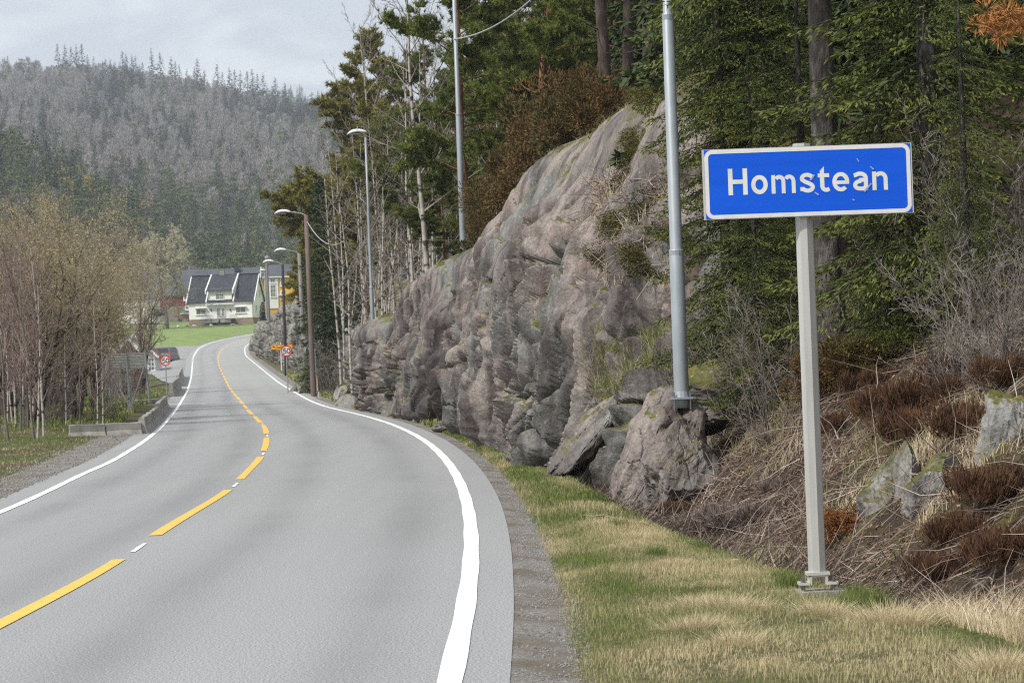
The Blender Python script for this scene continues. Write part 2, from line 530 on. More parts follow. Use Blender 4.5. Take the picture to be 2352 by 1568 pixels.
M['soil'] = mat('forest_soil', [(.014, .009, .006), (.045, .030, .020), (.10, .068, .045)], scale=5, rough=.95, bump=1, bscale=14, bdist=.08, coord='World',
                stops2=[(.045, .05, .012), (.085, .075, .02), (.13, .10, .05)], scale2=.6, mixr=(.50, .62))
M['leftg'] = mat('left_ground', [(.035, .05, .012), (.07, .085, .02), (.11, .095, .045)], scale=2.5, rough=.95, bump=1, bscale=9, bdist=.08, coord='World',
                 stops2=[(.05, .035, .022), (.10, .07, .045)], scale2=.35, mixr=(.47, .58))
M['field'] = mat('field_grass', [(.13, .185, .05), (.165, .22, .065), (.19, .24, .08)], scale=.6, rough=.95, coord='World', stretch=(1, .5, 1))
M['hill'] = mat('hill_floor', [(.07, .055, .048), (.11, .09, .078), (.07, .075, .045)], scale=.03, rough=.95, coord='World', bump=.4, bscale=.2, bdist=1.0)
M['galv'] = mat('galvanised_steel', [(.25, .28, .305), (.33, .36, .385)], scale=2.2, rough=.5, metal=.25, stretch=(3, 3, 1), bump=.05, bscale=30)
M['alu'] = mat('aluminium', [(.40, .40, .385), (.52, .52, .50)], scale=1.6, rough=.45, metal=.3, stretch=(8, 8, .6), bump=.06, bscale=40)
M['bracket'] = plain('pale_bracket', (.52, .52, .47), .5, .2)
M['bolt'] = plain('bolt_steel', (.33, .33, .34), .25, .9)
M['concrete'] = mat('concrete', [(.20, .19, .17), (.31, .295, .265), (.38, .36, .33)], scale=1.6, rough=.9, bump=.5, bscale=12, detail=8, stops2=[(.10, .09, .07), (.17, .15, .12)], scale2=.9, mixr=(.56, .7), coord='World')
M['sign_blue'] = mat('sign_blue', [(.003, .085, .62), (.004, .105, .70)], scale=1.3, rough=.6, spec=.2, stretch=(.5, 1, 9))
M['sign_white'] = mat('sign_white', [(.62, .62, .60), (.74, .74, .72)], scale=9, rough=.4)
M['sign_red'] = plain('sign_red', (.62, .025, .03), .4)
M['sign_black'] = plain('sign_black', (.012, .012, .014), .4)
M['sign_yellow'] = plain('sign_yellow', (.80, .38, .01), .4)
M['tape'] = mat('old_tape', [(.10, .22, .66), (.40, .48, .68)], scale=40, rough=.3)
M['lamp_white'] = plain('lamp_housing', (.68, .70, .71), .35)
M['lamp_under'] = plain('lamp_cover', (.34, .32, .29), .25)
M['pole_wood'] = mat('pole_wood', [(.11, .08, .07), (.19, .145, .13)], scale=2, rough=.9, stretch=(9, 9, .7), bump=.4, bscale=12)
M['pole_dark'] = mat('creosote_pole', [(.022, .016, .018), (.05, .038, .038)], scale=2, rough=.85, stretch=(9, 9, .7))
M['pole_grey'] = mat('weathered_pole', [(.16, .15, .145), (.26, .245, .235)], scale=2, rough=.9, stretch=(9, 9, .7), bump=.3, bscale=12)
M['cable_grey'] = plain('grey_cable', (.40, .41, .42), .5)
M['cable_black'] = plain('black_cable', (.012, .012, .013), .6)
M['spruce'] = mat('spruce_needles', [(.014, .026, .007), (.045, .068, .013), (.12, .135, .024)], scale=2.2, rough=.65, spec=.3, coord='World', attr=('tint', (.20, .21, .035)), trans=.12)
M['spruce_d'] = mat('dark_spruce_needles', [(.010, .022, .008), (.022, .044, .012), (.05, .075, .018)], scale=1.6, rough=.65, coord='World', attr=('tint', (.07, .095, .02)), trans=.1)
M['pine'] = mat('pine_needles', [(.05, .08, .016), (.10, .145, .03), (.16, .19, .04)], scale=.8, rough=.65, coord='World', attr=('tint', (.20, .21, .04)), trans=.3)
M['pine_y'] = mat('olive_pine_needles', [(.075, .085, .016), (.135, .14, .024), (.19, .18, .034)], scale=.7, rough=.65, coord='World', attr=('tint', (.27, .225, .04)), trans=.2)
M['juniper'] = mat('juniper_brown', [(.045, .030, .010), (.095, .060, .02), (.15, .092, .03)], scale=1.1, rough=.8, coord='World', attr=('tint', (.20, .115, .04)), stops2=[(.03, .036, .009), (.07, .06, .015)], scale2=.6, mixr=(.45, .56), trans=.1)
M['juniper_g'] = mat('juniper_green', [(.022, .026, .008), (.055, .052, .014), (.09, .07, .02)], scale=1.3, rough=.8, coord='World', attr=('tint', (.13, .10, .03)), trans=.1)
M['orange_n'] = mat('dead_orange_needles', [(.26, .10, .025), (.40, .18, .05)], scale=4, rough=.8, coord='World')
M['heather'] = mat('heather', [(.030, .014, .010), (.075, .035, .022), (.12, .062, .03)], scale=5, rough=.9, coord='World', attr=('tint', (.14, .075, .03)))
M['heather_g'] = mat('grey_heather', [(.10, .075, .065), (.19, .145, .125)], scale=5, rough=.9, coord='World', attr=('tint', (.25, .20, .17)))
M['bark_pine'] = mat('pine_bark', [(.10, .05, .03), (.20, .10, .055), (.26, .14, .085)], scale=3.5, rough=.9, bump=1, bscale=8, bdist=.04, stretch=(1, 1, .45), stops2=[(.07, .05, .042), (.16, .125, .105)], scale2=.5, mixr=(.5, .62))
M['bark_dark'] = mat('dark_bark', [(.025, .018, .016), (.07, .052, .045), (.13, .105, .092)], scale=6, rough=.95, bump=1, bscale=14, bdist=.03, stretch=(1, 1, .35))
M['bark_lichen'] = mat('lichen_bark', [(.022, .018, .016), (.075, .066, .060), (.20, .188, .17)], scale=11, rough=.95, bump=1, bscale=20, bdist=.06, stretch=(1, 1, .4), stops2=[(.03, .025, .02), (.05, .045, .04)], scale2=2.5, mixr=(.5, .6))
M['bark_birch'] = mat('birch_bark', [(.26, .24, .215), (.42, .39, .35), (.50, .47, .43)], scale=2.5, rough=.8, stops2=[(.018, .015, .013), (.10, .085, .075)], scale2=2.6, mixr=(.53, .60), stretch=(.7, .7, 1.5))
M['bark_grey'] = mat('grey_bark', [(.11, .095, .08), (.21, .185, .16)], scale=4, rough=.9, stretch=(1, 1, .4), stops2=[(.05, .042, .036), (.12, .10, .085)], scale2=1.0)
M['bark_brown'] = mat('brown_bark', [(.025, .019, .015), (.06, .047, .036), (.10, .08, .062)], scale=4, rough=.95, bump=.8, bscale=10, bdist=.03, stretch=(1, 1, .4))
M['twig_pale'] = mat('pale_twigs', [(.17, .145, .12), (.30, .265, .225)], scale=2, rough=.85, coord='World')
M['twig_grey'] = mat('grey_twigs', [(.13, .11, .10), (.23, .20, .18)], scale=2, rough=.85, coord='World')
M['twig_purple'] = mat('purple_twigs', [(.15, .105, .09), (.25, .185, .165)], scale=1, rough=.85, coord='World')
M['twig_brown'] = mat('brown_twigs', [(.17, .135, .10), (.30, .245, .19)], scale=1, rough=.85, coord='World')
M['bud'] = mat('yellow_buds', [(.34, .29, .14), (.50, .44, .24)], scale=1, rough=.85, coord='World', trans=.2)
M['bud_pale'] = mat('pale_buds', [(.38, .34, .23), (.54, .49, .36)], scale=1, rough=.85, coord='World', trans=.2)
M['twig_debris'] = mat('dead_twigs', [(.06, .038, .028), (.15, .10, .076), (.26, .20, .165)], scale=3.5, rough=.9, coord='World', attr=('tint', (.42, .36, .31)))
M['litter'] = mat('leaf_litter', [(.045, .026, .016), (.13, .075, .042), (.23, .14, .08)], scale=6, rough=.9, coord='World', attr=('tint', (.34, .22, .13)))
M['grass'] = mat('grass_green', [(.08, .135, .022), (.13, .19, .035), (.19, .21, .06)], scale=1.6, rough=.7, coord='World', attr=('tint', (.56, .47, .28)), trans=.3)
M['straw'] = mat('straw', [(.42, .33, .18), (.56, .46, .28)], scale=3, rough=.8, coord='World', attr=('tint', (.66, .56, .38)), trans=.2)
M['moss'] = mat('moss_cover', [(.035, .04, .008), (.10, .09, .016), (.16, .11, .022)], scale=6, rough=.95, bump=1, bscale=40, bdist=.03, coord='World')
M['wood_dead'] = mat('dead_wood', [(.14, .105, .08), (.28, .22, .175), (.38, .32, .27)], scale=4, rough=.9, stretch=(1, 1, 1), bump=.5, bscale=20)

# ------------------------------------------------------------------ road plan (from the picture's edge lines)
Rl = [(1028, 1568), (1056, 1480), (1072, 1400), (1081, 1320), (1084, 1250), (1080, 1190), (1068, 1140), (1046, 1090), (1015, 1045), (985, 1017), (950, 997), (900, 974), (850, 958), (800, 946), (750, 935), (715, 922),
      (690, 908), (665, 893), (640, 878), (615, 858), (595, 842), (578, 828), (565, 818), (560, 808)]
Ll = [(0, 1178), (100, 1133), (200, 1083), (250, 1064), (325, 1018), (350, 999), (376, 975), (406, 938), (430, 897), (440, 862), (441, 846), (443, 820), (455, 800), (480, 788), (520, 778), (575, 768)]


def table(pts):
    P = sorted([(gp(x, y).y, gp(x, y).x) for x, y in pts])
    Y = np.array([p[0] for p in P]); X = np.array([p[1] for p in P])
    return Y, X


YT = np.arange(-60, 520, .5)
_ry, _rx = table(Rl)
_ly, _lx = table(Ll)


def smooth(a, s):
    n = int(s * 3 / .5); k = np.exp(-.5 * (np.arange(-n, n + 1) * .5 / s) ** 2); k /= k.sum()
    return np.convolve(np.pad(a, n, mode='edge'), k, 'valid')


XRt = np.interp(YT, _ry, _rx)
_m = _ry < 78
_pf = np.polyfit(_ry[_m], _rx[_m], 4)
_b = np.clip((YT - 50) / 22, 0, 1)
XRt = np.where(YT < 74, np.polyval(_pf, np.maximum(YT, _ry[0])) * (1 - _b) + XRt * _b, XRt)
_s0 = np.polyval(np.polyder(_pf), _ry[0])
XRt = np.where(YT < _ry[0], XRt - (_ry[0] - YT) * _s0, XRt)
XLt = np.interp(YT, _ly, _lx)
XLt = np.where(YT < _ly[0], XRt - (np.interp(_ly[0], YT, XRt) - _lx[0]), XLt)
XLt = np.where(YT > _ly[-1], _lx[-1] + (YT - _ly[-1]) * .12, XLt)
XRt = np.where(YT > 300, XLt + np.interp(300, YT, XRt - XLt) * np.interp(YT, [300, 330], [1, 1]), XRt)
_a = np.clip((YT - 60) / 80, 0, 1)
XRt = smooth(XRt, 2.0) * (1 - _a) + smooth(XRt, 8) * _a
XLt = smooth(XLt, 2.0) * (1 - _a) + smooth(XLt, 8) * _a
XR = lambda Y: np.interp(Y, YT, XRt)
XL = lambda Y: np.interp(Y, YT, XLt)
AR = lambda Y: XR(Y) + np.interp(Y, [10, 20, 30, 45, 90, 200], [.30, .33, .38, .42, .45, .5])     # asphalt's right edge
AL = lambda Y: XL(Y) - np.interp(Y, [30, 60, 100], [.45, .5, .7])
GR = lambda Y: AR(Y) + np.interp(Y, [10, 14, 30, 45, 90, 200], [.36, .36, .27, .3, .4, .7])
GL = lambda Y: AL(Y) - np.interp(Y, [20, 38, 55, 66, 72, 110], [.7, .75, .9, .8, .25, .3])
_fy = np.array([-60, 10, 15, 20.6, 26, 33, 38, 41, 45, 52, 60, 67, 75, 82, 88])
_fx = np.array([4.0, 3.35, 2.75, 1.78, 1.25, .85, .6, .1, -.25, -.75, -1.45, -2.15, -3.1, -4.1, -5.0])
_xf = np.interp(YT, _fy, _fx)
_o = np.interp(88, YT, _xf) - np.interp(88, YT, GR(YT))
_xf = np.where(YT > 88, GR(YT) + np.interp(YT, [88, 105, 160, 175, 190, 300], [_o, .6, 1.0, 3.2, 1.6, 1.2]), _xf)
_xf = np.maximum(_xf, GR(YT) + .12)
_xf = smooth(_xf, 1.2)
XF = lambda Y: np.interp(Y, YT, _xf)


def cols(Y, ys, tab, d, ds):
    """bilinear lookup: rows by Y, columns by d"""
    tab = np.asarray(tab, float); ys = np.asarray(ys, float)
    Yc = np.clip(Y, ys[0], ys[-1])
    i = np.clip(np.searchsorted(ys, Yc) - 1, 0, len(ys) - 2)
    t = (Yc - ys[i]) / (ys[i + 1] - ys[i])
    dc = np.clip(d, ds[0], ds[-1]); ds = np.asarray(ds, float)
    j = np.clip(np.searchsorted(ds, dc) - 1, 0, len(ds) - 2)
    u = (dc - ds[j]) / (ds[j + 1] - ds[j])
    a = tab[i, j] * (1 - u) + tab[i, j + 1] * u
    b = tab[i + 1, j] * (1 - u) + tab[i + 1, j + 1] * u
    return a * (1 - t) + b * t


HY = [430, 470, 560, 620, 750, 900, 1300, 1700, 2000, 2500, 2800]
HD = [-1576, -1176, -976, -726, -476, 24, 1324]
HT = [[8, 7.5, 7.1, 7.1, 7.1, 9, 30],
      [10.5, 9.6, 9.1, 8.95, 8.9, 12, 45],
      [22, 17, 13.5, 12, 11.5, 22, 90],
      [36, 28, 21, 15.5, 15, 28, 110],
      [74, 63, 50, 29, 22, 45, 140],
      [62, 54, 46, 40, 38, 60, 150],
      [122, 116, 110, 106, 99, 108, 180],
      [196, 189, 183, 171, 153, 148, 190],
      [180, 175, 170, 155, 140, 140, 190],
      [180, 180, 195, 235, 244, 205, 210],
      [160, 160, 170, 200, 200, 190, 200]]


def H(X, Y):
    X, Y = np.asarray(X, float), np.asarray(Y, float)
    d = X / np.maximum(Y, 1) * FP
    z = cols(Y, HY, HT, d, HD)
    P = np.stack([X / 120, Y / 160, X * 0], -1).reshape(-1, 3)
    n = fbm(P, 3, 5).reshape(X.shape)
    return z + n * np.clip((Y - 560) / 300, 0, 1) * 7.0


BD = [0, .3, .8, 2, 3, 5, 9, 20, 60, 400]
BY = [0, 32, 36.5, 44, 52, 60, 67, 75, 82, 88, 100, 112, 150, 172, 200, 300, 340, 430]
BT = [[-.04, -.22, -.12, .95, 1.8, 3.0, 5.4, 11, 28, 110],
      [-.04, -.22, -.12, .95, 1.8, 3.2, 5.6, 11, 28, 110],
      [-.03, -.2, -.1, 1.0, 3.0, 5.0, 7.0, 12, 28, 110],
      [0, -.05, .1, 2.2, 5.0, 6.6, 8.5, 13, 30, 110],
      [0, -.05, .1, 2.4, 5.1, 6.5, 8.5, 13, 30, 110],
      [0, -.05, .1, 3.2, 5.0, 6.1, 8, 13, 30, 110],
      [0, 0, .1, 3.9, 4.5, 5.5, 7.5, 12.5, 30, 110],
      [0, 0, .2, 3.5, 4.0, 5.0, 7, 12, 30, 110],
      [0, 0, .2, 2.6, 3.1, 4.2, 6.6, 12, 30, 110],
      [0, .1, .3, 2.1, 2.7, 3.9, 6.3, 12, 30, 110],
      [0, .15, .5, 1.9, 2.5, 3.8, 6.2, 12, 30, 110],
      [0, .0, .1, 1.4, 2.4, 3.9, 6.0, 12, 30, 110],
      [0, .0, .1, 1.2, 2.2, 3.6, 5.6, 12, 30, 110],
      [0, .05, .15, .5, .9, 1.9, 4.2, 9, 28, 110],
      [0, .05, .15, .8, 1.7, 3.2, 5.0, 10, 28, 110],
      [0, .05, .15, .6, 1.4, 2.6, 4.2, 9, 26, 110],
      [0, 0, .05, .2, .4, .8, 2.0, 6, 22, 110],
      [0, 0, 0, 0, 0, 0, .5, 2, 15, 90]]


def bank(X, Y):
    """ground height right of the ditch edge"""
    X, Y = np.asarray(X, float), np.asarray(Y, float)
    d = X - XF(Y)
    z = g(Y) + np.where(d < .3, -.036 + (cols(Y, BY, BT, .3 + 0 * d, BD) + .036) * np.clip(d / .3, 0, 1), cols(Y, BY, BT, d, BD))
    P = np.stack([X, Y, X * 0], -1).reshape(-1, 3)
    n = (fbm(P * .9, 4, 11) * .17 + fbm(P * .12, 2, 12) * .6 + fbm(P * 3.2, 3, 13) * .055).reshape(X.shape)
    z = z + n * np.clip((d - .3) / 2.5, 0, 1)
    t = np.clip((Y - 360) / 70, 0, 1); t = t * t * (3 - 2 * t) * np.clip(d / 5, 0, 1)
    return z * (1 - t) + H(X, Y) * t


EL = [0, 1, 2.5, 4, 7, 12, 30, 120, 900]
EY = [0, 50, 60, 75, 100, 135, 160, 200, 240, 300, 335, 350, 430]
ET = [[0, .02, 0, -.05, -.3, -1.5, -3, 0, 20],
      [0, .02, 0, -.05, -.3, -1.5, -3, 0, 20],
      [0, .02, 0, -.1, -.6, -1.6, -3, 0, 20],
      [0, .05, .15, .1, -.4, -1.8, -3, 0, 20],
      [0, .1, .3, .25, -.2, -1.5, -3, 0, 20],
      [0, .0, .1, .1, -.3, -1.5, -3, 0, 20],
      [0, -.05, -.2, -.4, -.9, -1.5, -2.5, 0, 20],
      [0, -.1, -.4, -.7, -1.1, -1.5, -2, 0, 20],
      [0, -.02, -.1, -.35, -1.0, -1.3, -1.5, 0, 20],
      [0, -.1, -.5, -.9, -1.2, -1.3, -1.5, 0, 20],
      [0, -.1, -.2, -.3, -.4, -.5, -.5, 0, 20],
      [0, 0, 0, 0, 0, 0, 0, 1, 20],
      [0, 0, 0, 0, 0, 0, 0, 1, 20]]


def left(X, Y):
    X, Y = np.asarray(X, float), np.asarray(Y, float)
    e = GL(Y) - X
    z = g(Y) + cols(Y, EY, ET, e, EL)
    P = np.stack([X, Y, X * 0], -1).reshape(-1, 3)
    n = (fbm(P * .5, 3, 21) * .10).reshape(X.shape)
    z = z + n * np.clip((e - .2) / 2, 0, 1) * np.clip((335 - Y) / 10, 0.15, 1)
    t = np.clip((Y - 360) / 70, 0, 1); t = t * t * (3 - 2 * t) * np.clip(e / 5, 0, 1)
    return z * (1 - t) + H(X, Y) * t


def ground(X, Y):
    X, Y = float(X), float(Y)
    if Y > 430: return float(H(np.array([X]), np.array([Y]))[0])
    if X > XF(Y): return float(bank(np.array([X]), np.array([Y]))[0])
    if X < GL(Y): return float(left(np.array([X]), np.array([Y]))[0])
    return float(g(Y))


def grid_obj(name, Yv, us, xfun, zfun, m, kind='structure', smooth=True, attrs=None):
    """a sheet: rows at Yv, columns us; xfun(Y,u), zfun(X,Y)"""
    YY, UU = np.meshgrid(Yv, us, indexing='ij')
    XX = xfun(YY, UU); ZZ = zfun(XX, YY, UU)
    V = np.stack([XX, YY, ZZ], -1).reshape(-1, 3)
    nY, nU = YY.shape
    a = (np.arange(nY - 1)[:, None] * nU + np.arange(nU - 1)[None]).ravel()
    F = np.stack([a, a + 1, a + nU + 1, a + nU], 1)
    at_ = {k: f(XX, YY, UU).ravel() for k, f in attrs.items()} if attrs else None
    o = obj(name, npmesh(name, V, F, m, smooth, attr=at_), kind=kind)
    return o


Yroad = np.concatenate([np.arange(-20, 10, 2), np.arange(10, 60, .4), np.arange(60, 160, 1.0), np.arange(160, 440, 2.0)])


def track(X, Y, U):
    mid = (XL(Y) + XR(Y)) / 2
    d = np.abs(X - mid); lane = np.abs(d - 1.45)
    return np.exp(-((lane - .75) / .28) ** 2) * .8 + np.exp(-((X - XR(Y) - .05) / .2) ** 2) * .0


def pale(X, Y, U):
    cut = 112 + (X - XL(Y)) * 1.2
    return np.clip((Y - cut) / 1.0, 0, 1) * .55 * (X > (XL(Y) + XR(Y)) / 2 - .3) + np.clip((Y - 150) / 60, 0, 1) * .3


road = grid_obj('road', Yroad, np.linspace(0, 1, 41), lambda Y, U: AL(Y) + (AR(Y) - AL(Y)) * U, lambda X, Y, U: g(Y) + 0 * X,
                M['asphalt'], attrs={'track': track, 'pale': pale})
grid_obj('gravel_shoulder', np.arange(-20, 430, .25), np.linspace(0, 1, 9), lambda Y, U: AR(Y) + (GR(Y) - AR(Y)) * U + (U > .99) * .02,
         lambda X, Y, U: g(Y) - .006 - .03 * U + (U > .05) * (U < .95) * .012 * fbm(np.stack([X * 9, Y * 9, X * 0], -1).reshape(-1, 3), 2, 3).reshape(X.shape), M['gravel'])
grid_obj('gravel_shoulder', np.arange(-20, 430, .5), np.linspace(0, 1, 12), lambda Y, U: AL(Y) + (GL(Y) - AL(Y)) * U,
         lambda X, Y, U: g(Y) - .006 * (U < .95) + (U > .05) * (U < .95) * .02 * fbm(np.stack([X * 4, Y * 4, X * 0], -1).reshape(-1, 3), 3, 4).reshape(X.shape), M['gravel'])


def zverge(X, Y):
    t = np.clip((X - GR(Y)) / np.maximum(XF(Y) - GR(Y), .1), 0, 1)
    P = np.stack([X * 2.2, Y * 1.2, X * 0], -1).reshape(-1, 3)
    return g(Y) - .036 + .03 * np.sin(t * math.pi) + fbm(P, 3, 9).reshape(X.shape) * .03 * np.sin(t * math.pi) ** .5 * 1.0 + 0 * X


grid_obj('verge', np.concatenate([np.arange(-20, 60, .3), np.arange(60, 430, 1.5)]), np.linspace(0, 1, 24), lambda Y, U: GR(Y) + (XF(Y) - GR(Y)) * U,
         lambda X, Y, U: zverge(X, Y), M['verge'])
_bu = np.concatenate([np.linspace(0, 6, 60), np.linspace(6.3, 20, 36), np.linspace(21, 60, 30), np.array([70, 90, 130, 200, 300, 400])])
grid_obj('hillside', np.concatenate([np.arange(-20, 12, 1), np.arange(12, 40, .18), np.arange(40, 110, .7), np.arange(110, 342.6, 2.5)]), _bu,
         lambda Y, U: XF(Y) + U, lambda X, Y, U: bank(X, Y), M['soil'])
grid_obj('field', np.arange(342.5, 436, 2.5), _bu, lambda Y, U: XF(Y) + U, lambda X, Y, U: bank(X, Y), M['field'])
_eu = np.concatenate([np.linspace(0, 14, 48), np.linspace(15, 60, 30), np.array([70, 90, 130, 200, 320, 500, 900])])
grid_obj('left_ground', np.concatenate([np.arange(-20, 30, 2), np.arange(30, 110, .6), np.arange(110, 340, 2.0)]), _eu,
         lambda Y, U: GL(Y) - U, lambda X, Y, U: left(X, Y), M['leftg'])
grid_obj('field', np.arange(338, 434, 3.0), _eu, lambda Y, U: GL(Y) - U, lambda X, Y, U: left(X, Y), M['field'])
grid_obj('field', np.linspace(430, 520, 24), np.linspace(-1700, 500, 110), lambda Y, U: U * Y / FP, lambda X, Y, U: H(X, Y) - .03 - (Y < 430.1) * 1.2, M['field'])
grid_obj('hills', np.concatenate([np.arange(428, 900, 12), np.arange(900, 2850, 24)]), np.concatenate([np.arange(-2600, -1200, 200), np.arange(-1200, 1400, 40), np.arange(1400, 3600, 200)]),
         lambda Y, U: U * Y / FP, lambda X, Y, U: H(X, Y) - .7 * (Y < 515), M['hill'])

# driveway and junction on the left
_dw = lambda Y: np.interp(Y, [176, 200, 240, 280, 320, 345, 356], [.05, 1.2, 3.0, 7.0, 12, 12, .05])
grid_obj('driveway', np.arange(176, 356, 2.0), np.linspace(0, 1, 14), lambda Y, U: AL(Y) - _dw(Y) * U, lambda X, Y, U: np.where(U < .02, g(Y) + .003, left(X, Y) + .07), M['pave'])


# ------------------------------------------------------------------ painted lines
def strip(name, Y0, Y1, xc, w, m, dz=.006, n=None, par=None):
    Yv = np.linspace(Y0, Y1, n or max(3, int((Y1 - Y0) / .6)))
    return grid_obj(name, Yv, np.array([-.5, -.17, .17, .5]), lambda Y, U: xc(Y) + U * w + (np.abs(U) > .4) * .004 * np.sin(Y * 19 + U * 40), lambda X, Y, U: g(Y) + dz + 0 * X, m)


strip('edge_line', -20, 425, XR, .135, M['white_line'])
strip('edge_line', -20, 282, XL, .12, M['white_line'])
XC = lambda Y: (XL(Y) + XR(Y)) / 2 + np.interp(Y, [0, 20, 40, 80], [.0, .0, 0, 0])
# short dashes where the side road joins
for k in range(9):
    strip('edge_line', 284 + k * 2.0, 285 + k * 2.0, XL, .22, M['white_line'])
strip('edge_line', 303, 430, XL, .16, M['white_line'])
_d0 = gp(350, 1230).y
XCt = table([(0, 1432), (100, 1384), (200, 1333), (265, 1296), (352, 1229), (440, 1178), (525, 1128), (560, 1092), (600, 1050), (613, 1015), (611, 985), (597, 968), (575, 948), (548, 915), (530, 895), (515, 865), (503, 840), (500, 822), (506, 805), (530, 790), (563, 782)])
_xc = np.interp(YT, *XCt)
_xc = np.where(YT < XCt[0][0], XCt[1][0], _xc)
_xc = smooth(_xc, 2.0) * (1 - _a) + smooth(_xc, 7) * _a
XC = lambda Y: np.interp(Y, YT, _xc)
for k in range(-3, 30):
    y0 = _d0 + 12.15 * k
    strip('centre_line', y0, y0 + 9.0, XC, .125, M['yellow_line'])
    if k < 14:
        strip('centre_line', y0 + 9.9, y0 + 11.0, lambda Y: XC(Y) + .02, .045, M['white_line'])


# ------------------------------------------------------------------ rock
def crm(x, xp, fp):
    """Catmull-Rom through (xp, fp) at x"""
    xp = np.asarray(xp, float); fp = np.asarray(fp, float)
    m = np.gradient(fp, xp)
    i = np.clip(np.searchsorted(xp, x) - 1, 0, len(xp) - 2)
    h = xp[i + 1] - xp[i]; t = (x - xp[i]) / h
    return (2 * t**3 - 3 * t**2 + 1) * fp[i] + (t**3 - 2 * t**2 + t) * h * m[i] + (-2 * t**3 + 3 * t**2) * fp[i + 1] + (t**3 - t**2) * h * m[i + 1]


